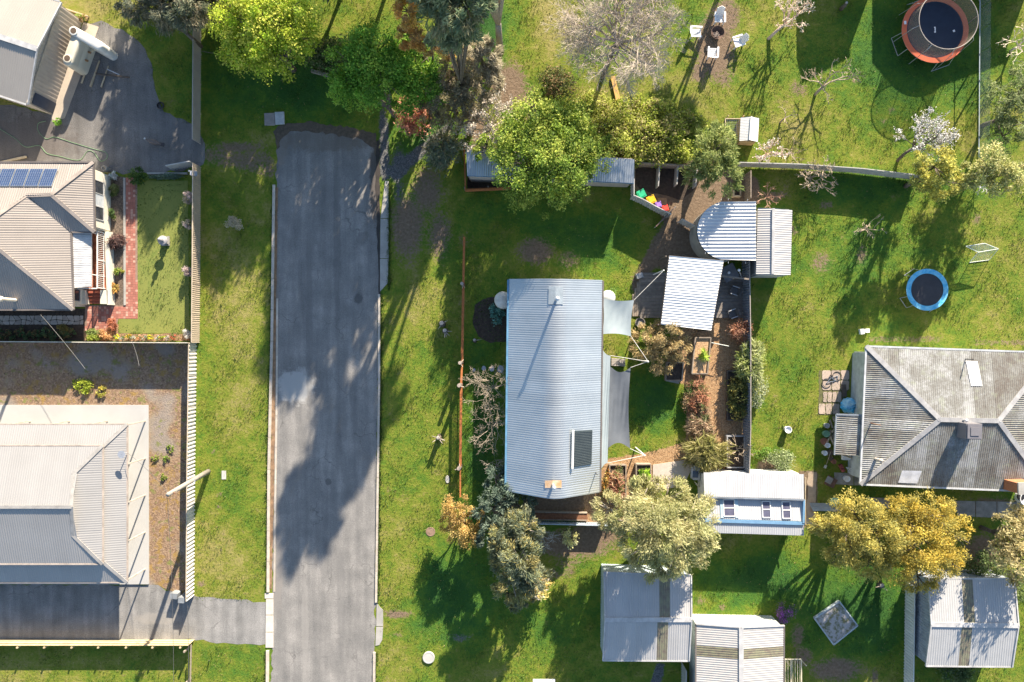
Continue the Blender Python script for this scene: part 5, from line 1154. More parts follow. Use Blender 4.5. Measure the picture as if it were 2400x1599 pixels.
# wire fence, upper right
wf = thing("wire_fence", "galvanised wire mesh fence beside the orange trampoline", "fence", W(2298, 200))
wy = netmat("wire_mesh", (.42, .48, .50), .30)
for k in range(8):
    y0 = -30 + k * 52; a, b = W(2297 - k * .4, y0), W(2296 - k * .4, y0 + 50)
    MB().add([a + V((0, 0, .05)), b + V((0, 0, .05)), b + V((0, 0, 1.25)), a + V((0, 0, 1.25))], [(0, 1, 2, 3)]).build("mesh_panel", wy, wf)
for z in (.08, 1.25): MB().bar(W(2297, -30, z), W(2294, 386, z), .05, .05).build("rail", M("bluish_rail", (.40, .46, .50), rough=.5), wf)
for y in (2, 66, 128, 190, 320, 384): MB().bar(W(2296, y), W(2296, y, 1.32), .09, .09).build("post", concrete, wf)

# ------------------------------------------------------------------ power pole and wires
pp_ = thing("power_pole", "leaning grey timber power pole beside the pale ribbed fence", "power pole", W(488, 1106)); pt = W(393, 1160, 7.1)
MB().tube([W(488, 1106), W(488, 1106) * .5 + pt * .5, pt], [.20, .17, .14], 12).build("pole", M("silver_pole", (.30, .275, .235), (.235, .215, .19), scale=3, rough=.9), pp_, smooth=True)
MB().bar(pt + V((-.35, -.1, -.5)), pt + V((.35, .1, -.5)), .09, .09).build("cross_arm", timber, pp_); MB().bar(pt * .5 + W(488, 1106) * .5 + V((-.12, 0, 0)), pt * .42 + W(488, 1106) * .58 + V((.12, 0, 0)), .22, .22).build("strap", steel, pp_)
for dx in (-.25, .25): MB().lathe(pt + V((dx, 0, -.45)), [(.05, 0), (.06, .08), (.03, .14)], 8).build("insulator", M("brown_insulator", (.2, .1, .06), rough=.3), pp_)
wire = M("wire", (.10, .10, .10), rough=.6)
def cable(label, a, b, sag):
    mb = MB(); mb.tube([V(a) * (1 - t_) + V(b) * t_ - V((0, 0, sag * 4 * t_ * (1 - t_))) for t_ in np.linspace(0, 1, 13)], .014, 4); mb.build("power_line", wire, None, label=label, cat="wire")
cable("power line leaving the leaning pole over the pine fence", pt - V((.2, 0, .3)), W(405, 1760, 6.3), .4); cable("second thin line over the pine fence, nearer the verge", W(440, 1420, 5.4), W(441, 1760, 5.9), .1)
cable("service wire from solar house crossing the dividing fence", W(95, 738, 2.7), W(200, 866, 3.6), .1); cable("short service wire over the shaded mulch yard corner", W(309, 800, 3.4), W(326, 858, 3.9), .1); cable("service wire from the pole to the white-roofed house", pt - V((.2, 0, .4)), W(298, 1062, 3.0), .3)
bx = thing("meter_boxes", "two grey boxes at the drive end of the ribbed fence", "box", W(425, 1392)); MB().box(W(418, 1390), .55, .42, .75, -.1).build("box", M("grey_box", (.24, .26, .28), rough=.5), bx); MB().box(W(440, 1396), .50, .42, 1.05, -.05).build("box", M("grey_box", (.4, .4, .4)), bx)

# ------------------------------------------------------------------ upper-left odds and ends
bird = thing("turkey", "grey-brown turkey with pale head standing on the gravel drive", "bird", W(366, 337))
bm_ = bpy.data.meshes.new("body"); bl = W(366, 337); off_ = root_loc(bird)
pts_ = [((.20, 0, .36), .17), ((0, 0, .40), .24), ((-.2, 0, .42), .20), ((-.34, .03, .55), .08), ((-.42, .04, .70), .05), ((-.50, .05, .74), .06), ((-.56, .05, .72), .025), ((.36, -.01, .34), .09), ((.58, -.04, .30), .06), ((0, .1, .2), .05), ((.02, .11, .02), .02), ((0, -.1, .2), .05), ((.02, -.11, .02), .02)]
rotb = Matrix.Rotation(-.22, 3, 'Z')
bm_.from_pydata([tuple(rotb @ V(p)) for p, _ in pts_], [(0, 1), (1, 2), (2, 3), (3, 4), (4, 5), (5, 6), (0, 7), (7, 8), (1, 9), (9, 10), (1, 11), (11, 12)], [])
bo = bpy.data.objects.new("body", bm_); C.objects.link(bo); bo.parent = bird; md = bo.modifiers.new("skin", 'SKIN'); bo.modifiers.new("sub", 'SUBSURF').levels = 2; bo.modifiers["sub"].render_levels = 2
for i, (p, r_) in enumerate(pts_): bm_.skin_vertices[0].data[i].radius = (r_, r_)
bm_.skin_vertices[0].data[1].use_root = True
bm_.materials.append(M("turkey_feathers", (.20, .155, .13), (.12, .095, .085), scale=14, rough=.8))
hd = bl + rotb @ V((-.51, .05, .75)); MB().lathe(hd, [(.01, -.07), (.07, -.03), (.075, .03), (.01, .07)], 10).build("head", M("pale_head", (.62, .60, .58), rough=.6), bird, smooth=True)
tl = bl + rotb @ V((.50, -.03, .30)); MB().add([tl + rotb @ V(p) for p in ((-.1, -.1, .06), (.3, -.16, 0), (.36, 0, .02), (.3, .16, 0), (-.1, .1, .06))], [(0, 1, 2, 3, 4)]).build("tail", M("dark_tail", (.06, .05, .05), rough=.7), bird)
mb = MB()
for k in range(5): mb.ring(W(376, 248, .05 + k * .05), .24 + .03 * math.sin(k * 2.1), .032, 24, 5)
mb.build("coiled_hose", black, None, label="coil of black pipe at the gravel edge near grass", cat="hose")
def hose(label, pts, col, r=.02):
    P = [W(*p, .03) for p in pts]; out = []
    for i in range(len(P) - 1):
        p0, p1, p2, p3 = P[max(i - 1, 0)], P[i], P[i + 1], P[min(i + 2, len(P) - 1)]
        for k in range(6):
            t = k / 6; out.append(.5 * ((2 * p1) + (p2 - p0) * t + (2 * p0 - 5 * p1 + 4 * p2 - p3) * t * t + (3 * p1 - p0 - 3 * p2 + p3) * t ** 3))
    MB().tube(out, r, 5).build("garden_hose", M("hose_" + label.split()[0], col, rough=.5), None, label=label, cat="hose")
hose("green garden hose looping across the gravel drive", [(0, 303), (35, 325), (60, 345), (92, 342), (110, 360), (140, 367), (185, 376), (205, 355), (220, 358), (235, 378), (250, 372), (248, 358), (220, 350), (170, 335), (128, 322), (108, 326), (90, 308), (90, 290), (110, 284)], (.22, .36, .20))
# bird bath on the front lawn
bb = thing("garden_ornament", "tiered grey stone ornament with square slab on the front lawn", "ornament", W(385, 566))
MB().box(W(389, 566), .62, .72, .12, .03).build("plinth", concrete_d, bb); MB().box(W(389, 566, .12), .4, .45, .3, .03).build("pedestal", concrete, bb)
MB().lathe(W(387, 566, .42), [(.16, 0), (.10, .12), (.12, .2), (.36, .32), (.38, .38), (.30, .40), (.10, .44), (.09, .55), (.20, .66), (.21, .76), (.08, .84), (.11, .95), (.02, 1.08)], 20).build("bowl_tiers", M("grey_stone", (.32, .31, .32), (.24, .23, .24), scale=6, rough=.8), bb, smooth=True)
MB().lathe(W(254, 399), [(.2, 0), (.21, .55), (.2, .6), (.15, .6), (.15, .5), (.02, .48)], 18).build("garden_pot", concrete_d, None, label="round grey pot at the corner of the solar house", cat="pot")

# ------------------------------------------------------------------ fire pit and chairs
fpit = thing("fire_pit", "rusty round steel fire pit among the white chairs", "fire pit", W(1678, 83))
MB().lathe(W(1678, 83), [(.32, 0), (.30, .22), (.50, .42), (.53, .50), (.50, .50), (.44, .40), (.25, .26), (.02, .25)], 26).build("bowl", M("burnt_steel", (.075, .05, .042), (.13, .075, .05), scale=5, rough=.8), fpit)
for k in range(5): a = k * 1.3; c_ = W(1678, 83, .38); MB().tube([c_ + V((math.cos(a) * .28, math.sin(a) * .28, .02)), c_ - V((math.cos(a) * .25, math.sin(a) * .2, -.08))], .045, 6).build("charred_log", M("ash_log", (.26, .21, .18), (.12, .1, .09), scale=8, rough=1), fpit)
def garden_chair(label, x, y, rz):
    t = thing("garden_chair", label, "chair", W(x, y), "white plastic chairs round the fire pit"); c_ = W(x, y); m = Matrix.Rotation(rz, 3, 'Z'); P = lambda a, b, z: c_ + m @ V((a, b, z))
    def slab_(pts, th, nm):  # tilted board
        n_ = (pts[1] - pts[0]).cross(pts[3] - pts[0]).normalized() * th; MB().add(pts + [p + n_ for p in pts], [(3, 2, 1, 0), (4, 5, 6, 7), (0, 1, 5, 4), (1, 2, 6, 5), (2, 3, 7, 6), (3, 0, 4, 7)]).build(nm, plastic_w, t)
    for k in range(5): y0 = -.30 + k * .125; slab_([P(-.29, y0, .42 - k * .028), P(.29, y0, .42 - k * .028), P(.29, y0 + .11, .40 - k * .028), P(-.29, y0 + .11, .40 - k * .028)], .025, "seat_slat")
    for k in range(5):
        xa = -.30 + k * .122; hh = (.82, .93, .98, .93, .82)[k]; slab_([P(xa, .32, .30), P(xa + .108, .32, .30), P(xa + .108, .32 + hh * .38, .30 + hh * .72), P(xa, .32 + hh * .38, .30 + hh * .72)], .025, "back_slat")
    for s_ in (-1, 1):
        MB().bar(P(s_ * .37, -.36, .58), P(s_ * .37, .46, .56), .13, .03).build("armrest", plastic_w, t)
        MB().bar(P(s_ * .34, -.30, 0), P(s_ * .34, -.30, .58), .06, .09).build("leg", plastic_w, t); MB().bar(P(s_ * .33, .40, 0), P(s_ * .33, .36, .56), .06, .09).build("leg", plastic_w, t)
garden_chair("white plastic chair above the fire pit, its slatted back showing", 1683, 50, 0.0); garden_chair("white plastic chair to the left of the fire pit by bare twigs", 1630, 82, 1.5); garden_chair("white plastic chair to the right of the fire pit, turned inward", 1725, 104, -1.25); garden_chair("white plastic chair below the fire pit casting a long slatted shadow", 1667, 128, 3.1)
MB().bar(W(1436, 180, .12), W(1451, 245, .12), .35, .10).build("plank", M("orange_plank", (.62, .36, .08), (.45, .28, .12), scale=5, rough=.8), None, label="weathered orange plank lying in the rough grass", cat="plank")

# ------------------------------------------------------------------ chicken coop
co = thing("chicken_coop", "small white gabled chicken coop with wire run", "coop", W(1757, 307)); k0 = 1.0
a1, a2, a3, a4 = W(1736, 276, 1.0), W(1779, 278, 1.0), W(1776, 333, 1.0), W(1733, 331, 1.0); r0, r1 = W(1761, 274, 1.3), W(1757, 329, 1.3)
for fc in ([a1, r0, r1, a4], [a2, r0, r1, a3]): roof(co, fc, white, pitch=.12, amp=.006, sheet=.6)
c1 = [p + ((a1 + a3) / 2 - p) * .06 for p in (a1, a2, a3, a4)]; wallbox(co, c1, .98, M("ply_wall", (.58, .40, .20), rough=.8)); caps(co, [(r0, r1)], white, .12, .03)
for a, b in (((1700, 279), (1736, 279)), ((1700, 326), (1736, 326)), ((1700, 279), (1700, 326))):
    for z in (.05, .75): MB().bar(W(*a, z), W(*b, z), .06, .06).build("run_rail", timber_lt if z > .5 else timber, co)
for x, y in ((1700, 279), (1700, 326), (1736, 279), (1736, 326)): MB().box(W(x, y), .06, .06, .75).build("run_post", timber_lt, co)
rm = MB()
for k in range(1, 10): rm.tube([W(1700, 279 + k * 4.7, .76), W(1736, 279 + k * 4.7, .76)], .008, 3)
for k in range(1, 8): rm.tube([W(1700 + k * 4.5, 279, .765), W(1700 + k * 4.5, 326, .765)], .008, 3)
rm.build("wire_top", steel, co, kind="stuff")

# ------------------------------------------------------------------ trampolines
def trampoline(label, gx_, gy_, r, pad, h, padm, matm, nleg, seedrot):
    t = thing("trampoline", label, "trampoline", Gp(gx_, gy_)); c_ = Gp(gx_, gy_)
    MB().ring(c_ + V((0, 0, h)), r, .035, 48, 6).build("frame", steel, t, smooth=True)
    n = 56; vs = []
    for i in range(n):
        a = 6.2832 * i / n
        for rr, z in ((r + .03, h + .045), (r - pad, h + .035), (r - pad, h + .005), (r + .03, h + .01)): vs.append(c_ + V((rr * math.cos(a), rr * math.sin(a), z + .004 * math.sin(i * 2.3))))
    MB().add(vs, [(4 * i + k, 4 * i + (k + 1) % 4, 4 * ((i + 1) % n) + (k + 1) % 4, 4 * ((i + 1) % n) + k) for i in range(n) for k in range(4)]).build("pad", padm, t)
    MB().lathe(c_, [(r - pad * .8, h - .02), (r - pad * 1.05, h + .006), ((r - pad) * .5, h - .012), (.02, h - .02)], 48).build("jumping_mat", matm, t, smooth=True)
    for i in range(nleg):
        a = seedrot + 6.2832 * i / nleg; d1 = .26
        p = [c_ + V((r * math.cos(q), r * math.sin(q), z)) for q, z in ((a - d1, h), (a - d1, .06), (a - d1, .03), (a + d1, .03), (a + d1, .06), (a + d1, h))]
        for j in (1, 2, 3, 4): p[j] = V((c_.x + (p[j].x - c_.x) * 1.13, c_.y + (p[j].y - c_.y) * 1.13, p[j].z))
        MB().tube(p, .025, 6).build("leg", steel, t)
    return t, c_
tramp_mat = M("navy_mat", (.012, .022, .045), (.016, .028, .055), rough=.7)
ta, tc = trampoline("large orange-rimmed trampoline with tall safety net", 974, -717, 2.53, .36, .92, M("orange_pad", (.72, .16, .07), (.66, .14, .06), rough=.6, fine=.03), tramp_mat, 4, 0.35)
nr = 2.20; nz0, nz1 = .95, 2.55
MB().ring(tc + V((0, 0, nz1)), nr, .03, 48, 6).build("top_hoop", M("hoop_foam", (.42, .37, .33), rough=.7), ta, smooth=True)
n = 60; vs = []
for i in range(n):
    a = 6.2832 * i / n; w = nr * (1 - .02 * math.cos(i * 1.05)); vs += [tc + V(((nr - .08) * math.cos(a), (nr - .08) * math.sin(a), nz0)), tc + V((w * math.cos(a), w * math.sin(a), nz1))]
MB().add(vs, [(2 * i, 2 * ((i + 1) % n), 2 * ((i + 1) % n) + 1, 2 * i + 1) for i in range(n)]).build("safety_net", netmat("tan_net", (.30, .24, .19), .42), ta)
for i in range(8):
    a = .2 + 6.2832 * i / 8; d = V((math.cos(a), math.sin(a), 0)); MB().tube([tc + d * 2.75 + V((0, 0, .1)), tc + d * 2.62 + V((0, 0, 1.2)), tc + d * 2.5 + V((0, 0, 2.2)), tc + d * nr + V((0, 0, nz1))], .024, 6).build("net_pole", steel, ta)
mk = MB(); mk.box(tc + V((.02, 0, .925)), .07, .42, .006); mk.box(tc + V((-.01, .16, .926)), .12, .12, .007); mk.box(tc + V((0, -.18, .926)), .14, .09, .007); mk.box(tc + V((0, -.02, .926)), .10, .06, .007); mk.build("mat_lettering", plastic_w, ta)
MB().box(tc + V((1.45, -.10, .93)), .16, .16, .01, .3).build("mat_label", plastic_w, ta); MB().box(tc + V((-2.31, .52, .972)), .18, .26, .006, .1).build("pad_label", plastic_w, ta)
trampoline("small blue-rimmed trampoline on the sunny lawn", 959, -118.5, 1.58, .33, .75, M("blue_pad", (.05, .36, .62), (.22, .55, .72), scale=2.5, rough=.5), M("charcoal_mat", (.035, .035, .042), (.045, .045, .052), rough=.8), 4, .6)

# ------------------------------------------------------------------ goal, boxes, buckets and clutter
gl = thing("soccer_goal", "small white soccer goal with drooping net on the lawn", "goal", W(2288, 606))
g0, g1_, g2_, g3_ = W(2268, 578, 1.3), W(2338, 584, 1.3), W(2322, 613, 0), W(2276, 616, 0); k0_, k1_ = W(2290, 590, 1.25), W(2330, 582, 1.25)
tl_, tr2, bl_, br2 = W(2264, 578, 1.25), W(2308, 571, 1.25), W(2272, 616, .03), W(2318, 610, .03); tbl, tbr = W(2293, 592, 1.2), W(2340, 584, 1.2)
wp = M("white_pipe", (.72, .76, .70), rough=.5)
for a, b in ((tl_, tr2), (tbl, tbr), (tl_, tbl), (tr2, tbr), (bl_, br2), (tbl, bl_), (tbr, br2)): MB().tube([a, b], .028, 6).build("bar", wp, gl)
nb = MB()
for k in range(1, 11):
    t_ = k / 11
    nb.tube([tl_ * (1 - t_) + tr2 * t_, tbl * (1 - t_) + tbr * t_], .009, 3); nb.tube([tbl * (1 - t_) + tbr * t_, (tbl * (1 - t_) + tbr * t_) * .5 + (bl_ * (1 - t_) + br2 * t_) * .5 - V((.12, 0, .1)), bl_ * (1 - t_) + br2 * t_], .009, 3)
for k in range(1, 7): t_ = k / 7; nb.tube([tl_ * (1 - t_) + tbl * t_, tr2 * (1 - t_) + tbr * t_], .009, 3); nb.tube([tbl * (1 - t_) + bl_ * t_ - V((.1 * t_ * (1 - t_) * 4, 0, 0)), tbr * (1 - t_) + br2 * t_ - V((.1 * t_ * (1 - t_) * 4, 0, 0))], .009, 3)
nb.build("net", M("white_net", (.66, .70, .62), rough=.7), gl, kind="stuff")
bx2 = thing("lawn_boxes", "two small white boxes side by side on the lawn", "box", W(2022, 777)); MB().box(W(2017, 778), .28, .40, .3, .1).build("box", plastic_w, bx2); MB().box(W(2028, 776), .32, .3, .35, .1).build("box", plastic_w, bx2)
def pot(label, x, y, r, h, m, inner=None, cat="pot", name="plant_pot"):
    t = thing(name, label, cat, W(x, y)); MB().lathe(W(x, y), [(r * .75, 0), (r * .96, h * .9), (r * 1.02, h * .92), (r * 1.02, h), (r * .88, h), (r * .85, h * .8)], 18).build("pot", m, t, smooth=False)
    MB().lathe(W(x, y), [(r * .86, h * .78), (.01, h * .8)], 14).build("contents", inner or soil, t)
pot("white bucket standing alone on the right lawn", 1842, 1006, .27, .5, plastic_w, M("bucket_inside", (.48, .42, .38), rough=.7), "bucket", "bucket")
pot("white bucket full of dark soil beside the old house path", 1980, 1121, .24, .42, plastic_w, black, "bucket", "bucket"); pot("green rimmed pot beside the old house awning", 1932, 1016, .26, .4, M("green_pot", (.22, .40, .26), rough=.5)); pot("pale pot at the top of the awning pot cluster", 1934, 997, .2, .35, M("pale_pot", (.5, .5, .5), rough=.6))
pot("white pot with dark soil in the middle of the cluster", 1935, 1043, .20, .4, plastic_w, black); pot("white pot with dark soil low in the cluster beside a rag", 1929, 1061, .19, .38, plastic_w, black); pot("brown clay pot at the centre of the awning cluster", 1941, 1060, .24, .35, M("brown_pot", (.16, .12, .09), rough=.8)); pot("terracotta pot with dark soil low in the cluster", 1950, 1081, .19, .35, terracotta, black)
pot("large rusty pot in the awning cluster", 1928, 1034, .27, .3, terracotta); pot("small brown pot against the awning post", 1944, 1074, .17, .3, M("brown_pot", (.2, .1, .1))); pot("teal tub with green plant by the iron sheets", 1952, 1174, .30, .42, M("teal_tub", (.08, .52, .55), rough=.4), M("tub_plant", (.10, .20, .05), rough=.9)); pot("pale saucer pot in the dark strip below old house eave", 2003, 873, .16, .2, plastic_w, black)
bag = MB(); bc = W(1985, 950); prof = [(.55, 0), (.62, .25), (.58, .55), (.40, .75), (.15, .86), (.02, .88)]; bag.lathe(bc, prof, 22)
q = random.Random(4); bag.v = [(v[0] + q.uniform(-.07, .07), v[1] + q.uniform(-.07, .07), v[2] + (q.uniform(-.06, .06) if v[2] > .05 else 0)) for v in bag.v]
bag.build("tarpaulin_bundle", M("blue_tarp", (.03, .36, .68), (.36, .56, .66), scale=1.6, rough=.35), None, label="crumpled bright blue tarpaulin bundle against old house wall", cat="tarpaulin")
pv2 = sheet("paved_patch", [(1920, 868), (1992, 868), (1990, 905), (1972, 960), (1955, 975), (1918, 972)], .008, M("paver_joint", (.13, .13, .05), (.10, .10, .05), rough=1), .05, .3, 41)
stones(pv2, 1926, 868, 1990, 916, 3, 2, M("pink_grey_paver", (.42, .34, .28), (.33, .27, .23), scale=2, rough=.9, var=.1), .04, 1.2, .06, "paver", 5); stones(pv2, 1928, 918, 1972, 944, 4, 1, M("pink_grey_paver", (.4, .3, .3)), .04, 1.2, .08, "paver", 6); stones(pv2, 1918, 946, 1968, 972, 3, 1, M("pink_grey_paver", (.4, .3, .3)), .04, 1.2, .08, "paver", 7)
bk = thing("bicycle", "old bicycle lying flat on the paved patch", "bicycle", W(1952, 890)); wz = .08
for x, y in ((1938, 898), (1962, 882)): wo = MB().ring(W(x, y, wz), .34, .022, 28, 5).build("wheel", dark_steel, bk); MB().lathe(W(x, y, wz), [(.04, -.02), (.04, .03)], 8).build("hub", steel, wo)
fm = MB(); 
for a, b in (((1938, 898), (1948, 886)), ((1948, 886), (1958, 893)), ((1958, 893), (1938, 898)), ((1948, 886), (1962, 882)), ((1958, 893), (1964, 885)), ((1964, 885), (1962, 882))): fm.tube([W(*a, .1), W(*b, .1)], .022, 6)
fm.build("frame", M("blue_grey_bike", (.20, .24, .30), rough=.4), bk); MB().bar(W(1946, 880, .12), W(1950, 884, .12), .12, .06).build("saddle", black, bk); MB().tube([W(1966, 878, .14), W(1968, 892, .14)], .018, 6).build("handlebar", steel, bk)
MB().bar(W(1977, 902, .1), W(1979, 930, .1), .3, .2).build("timber_sleeper", timber_dk, None, label="dark sleeper standing beside the paved patch and tarpaulin", cat="timber")
fw = thing("firewood_stack", "untidy stack of firewood and boards beside the awning", "firewood", W(1950, 985))
for k in range(12): x, y = 1942 + q.uniform(0, 18), 975 + q.uniform(0, 60); MB().bar(W(x, y, .1 + .05 * (k % 4)), W(x + q.uniform(-9, 9), y + q.uniform(8, 22), .12 + .05 * (k % 4)), .12, .08).build("board", timber if k % 3 else timber_lt, fw)
shv = thing("garden_shovel", "long-handled shovel leaning among the awning pots", "shovel", W(1938, 1080)); MB().tube([W(1947, 1060, .7), W(1936, 1092, .08)], .018, 6).build("handle", timber_lt, shv); MB().bar(W(1936, 1091, .08), W(1933, 1098, .04), .2, .03).build("blade", steel, shv)
tubw = thing("wash_tub", "white laundry tub below the old house awning", "tub", W(1981, 1072)); MB().box(W(1981, 1072, .45), .62, .36, .28).build("basin", plastic_w, tubw); 
for dx, dy in ((-8, -4), (8, -4), (8, 4), (-8, 4)): MB().box(W(1981 + dx, 1072 + dy), .04, .04, .45).build("leg", steel, tubw)
bz = thing("brick_planter", "square brick box with grey slab on top beside the path", "planter", W(1943, 1127)); MB().box(W(1945, 1129), .68, .74, .3, -.5).build("box", M("dull_brick", (.16, .085, .06), (.1, .06, .045), scale=5, rough=.9), bz); MB().box(W(1943, 1126, .3), .48, .5, .06, -.5).build("slab", concrete_d, bz)
rk = thing("clothes_rack", "white slatted rack leaning under the old house eave", "rack", W(1995, 1105))
for k in range(6): MB().bar(W(1984 + k * 4.2, 1096 + k * .7, .5), W(1992 + k * 4.2, 1109 + k * .4, .3), .04, .04).build("slat", white, rk)
for a, b in (((1983, 1096), (2008, 1100)), ((1991, 1109), (2014, 1111))): MB().bar(W(*a, .45), W(*b, .35), .04, .04).build("rail", white, rk)
rd_ = thing("red_toy", "faded red plastic toy among the clutter by the rack", "toy", W(1973, 1100)); MB().box(W(1971, 1097), .25, .6, .25, .5).build("body", M("faded_red", (.32, .08, .07), rough=.6), rd_); MB().lathe(W(1975, 1103, .25), [(.13, 0), (.12, .1), (.02, .14)], 12).build("dome", M("faded_red", (.3, .1, .1)), rd_)
ish = thing("iron_sheets", "stack of grey corrugated sheets lying beside the cabin", "iron sheets", W(1940, 1190))
for k in range(4): roof(ish, [W(1897 + k * 2, 1179 + k * 4, .1 + .05 * k), W(1985 + k, 1182 + k * 4, .1 + .05 * k), W(1985 + k, 1188 + k * 4, .1 + .05 * k), W(1899 + k * 2, 1186 + k * 4, .1 + .05 * k)], M("grey_blue_sheet", (.36, .42, .46), (.28, .32, .36), rough=.5, metal=.3), sheet=4, ribs=(1, .03), name="iron_sheet")
slab_run("old_path", [[(1955, 1108), (2000, 1110), (2000, 1138), (1955, 1135)], [(2002, 1110), (2016, 1110), (2016, 1138), (2002, 1138)], [(2030, 1166), (2085, 1168), (2085, 1192), (2030, 1190)], [(2232, 1174), (2285, 1175), (2285, 1212), (2245, 1210)], [(2287, 1175), (2335, 1176), (2335, 1214), (2287, 1212)], [(2337, 1176), (2395, 1178), (2395, 1216), (2337, 1214)]], .03, concrete_d)
sheet("garden_path", [(1893, 1105), (1914, 1108), (1912, 1240), (1890, 1240)], .014, M("worn_path", (.36, .29, .22), (.28, .22, .17), scale=2, rough=1), .05, .4, 44)
rwt = thing("corner_tank", "round white tub with dark rim at the right-hand edge by chimney", "tub", W(2392, 1165)); MB().lathe(W(2392, 1165), [(.5, 0), (.55, .7), (.50, .7), (.45, .5), (.02, .48)], 24).build("tub_body", plastic_w, rwt); MB().lathe(W(2392, 1165, .5), [(.3, 0), (.28, .08), (.02, .1)], 16).build("contents", black, rwt)
# sandpit
sp3 = thing("sandpit", "diamond-set pale framed sandpit with weeds on the shaded lawn", "sandpit", W(1958, 1460)); cn4 = [(1966, 1409), (2009, 1466), (1953, 1511), (1908, 1449)]
for a, b in zip(cn4, cn4[1:] + cn4[:1]): MB().bar(W(*a, .11), W(*b, .11), .09, .22).build("sleeper", M("blue_grey_sleeper", (.40, .46, .48), (.34, .39, .42), rough=.8), sp3)
MB().prism([tuple(W(*p)[:2]) for p in cn4], 0, .10).build("sand", M("weedy_sand", (.40, .37, .35), (.16, .16, .08), scale=3.5, rough=1, bump=.5, lo=.45, hi=.6), sp3)
# timber and beds south of the main house
wb = thing("raised_bed", "long rust-brown timber bed behind the main house", "raised bed", W(1310, 1207))
for a, b in (((1222, 1199), (1376, 1202)), ((1222, 1217), (1376, 1219))): MB().bar(W(*a, .2), W(*b, .2), .08, .4).build("sleeper", timber, wb)
MB().prism([tuple(W(*p)[:2]) for p in ((1222, 1200), (1376, 1203), (1376, 1216), (1222, 1214))], 0, .34).build("soil", M("rusty_mulch", (.22, .10, .055), (.14, .07, .04), scale=6, rough=1), wb)
yc = thing("yellow_crate", "yellow plastic crate on the rust-brown timber bed", "crate", W(1240, 1209)); MB().box(W(1240, 1209, .36), .62, .42, .28, .05).build("body", M("yellow_plastic", (.62, .58, .05), rough=.5), yc); MB().box(W(1243, 1210, .64), .2, .25, .02, .05).build("opening", black, yc)
sheet_fence("low_iron_fence", "low corrugated iron fence, partly rusty, under the pale olive tree", [(1192, 1220), (1265, 1221), (1420, 1225)], .95, M("old_fence_iron", (.42, .50, .56), (.34, .40, .46), rough=.5, metal=.2, fine=.1, var=.15), plen=1.5, pitch=.14)
# vegetable beds
def bed(label, x0, y0, x1, y1, h, m=timber, inner=soil, sk=0):
    t = thing("raised_bed", label, "raised bed", W((x0 + x1) / 2, (y0 + y1) / 2), "raised beds in the garden"); c4 = [(x0, y0), (x1, y0), (x1 - sk, y1), (x0 - sk, y1)]
    for i in range(4): MB().bar(W(*c4[i], h / 2), W(*c4[(i + 1) % 4], h / 2), .09, h - .002 * i).build("sleeper", m, t)
    MB().prism([tuple(W(*p)[:2]) for p in c4], 0, h - .12).build("soil", inner, t)
bed("long raised bed with grass tuft beside the wood chip path", 1628, 792, 1664, 876, .55, timber, chips, 8); bed("square raised bed under the tan shrub", 1562, 850, 1600, 892, .45, timber, soil, 3); bed("raised bed of bright green leaves beside pale slab", 1490, 1088, 1524, 1140, .5); bed("raised bed of dry brown stalks beside the main house", 1428, 1090, 1466, 1180, .45)
bed("grey iron bed with dead branch against the boundary fence", 1702, 1022, 1742, 1095, .6, M("iron_bed", (.33, .34, .36), rough=.6)); bed("planted strip bed along the boundary fence", 1704, 870, 1738, 985, .35, timber_dk)
slab_run("patio", [[(1530, 1090), (1610, 1078), (1626, 1090), (1600, 1140), (1530, 1150)]], .05, M("patio_concrete", (.50, .44, .38), (.42, .37, .32), scale=2, rough=.9)); slab_run("stone_step", [[(1563, 882), (1597, 888), (1590, 900), (1560, 894)]], .06, concrete)
dkx = thing("landing", "small grey timber landing beside the house shade sails", "landing", W(1448, 850))
for k in range(5): MB().prism([tuple(W(*p)[:2]) for p in ((1432, 840 + k * 3.6), (1464, 842 + k * 3.6), (1464, 845 + k * 3.6), (1432, 843 + k * 3.6))], 0, .3).build("board", M("silver_board", (.42, .38, .34), (.34, .31, .28), rough=.9, var=.1), dkx)
ac = thing("bbq_trolley", "grey outdoor barbecue trolley beside the cabin wall", "barbecue", W(1626, 1108)); MB().box(W(1626, 1104), .5, 1.1, .9, -.05).build("cabinet", M("pale_metal", (.52, .54, .56), rough=.4), ac); MB().box(W(1629, 1112, .9), .42, .5, .12, -.05).build("hotplate", M("blue_black", (.08, .11, .16), rough=.4), ac); MB().bar(W(1622, 1096, .95), W(1622, 1118, .95), .08, .08).build("handle", steel, ac)
es = thing("folding_frame", "folding frame with pale board standing in the cabin shadow", "frame", W(1636, 1140)); MB().add([W(1626, 1128, .9), W(1634, 1134, .9), W(1646, 1152, .3), W(1638, 1146, .3)], [(0, 1, 2, 3)]).build("board", M("pale_board", (.46, .44, .36), rough=.8), es)
for x, y in ((1630, 1136), (1636, 1150), (1645, 1150)): MB().tube([W(x, y), W(x, y, .8)], .02, 5).build("leg", steel, es)
MB().bar(W(1652, 916, .1), W(1652, 948, .1), .26, .12).build("plank", timber_lt, None, label="short pale plank beside the dry brown bushes", cat="plank")
hs = thing("hose_stand", "white pipe frame over the wood chip path", "frame", W(1690, 815)); MB().tube([W(1668, 804), W(1668, 804, 1.0), W(1708, 812, 1.0), W(1708, 812)], .025, 6).build("pipe", wp, hs)
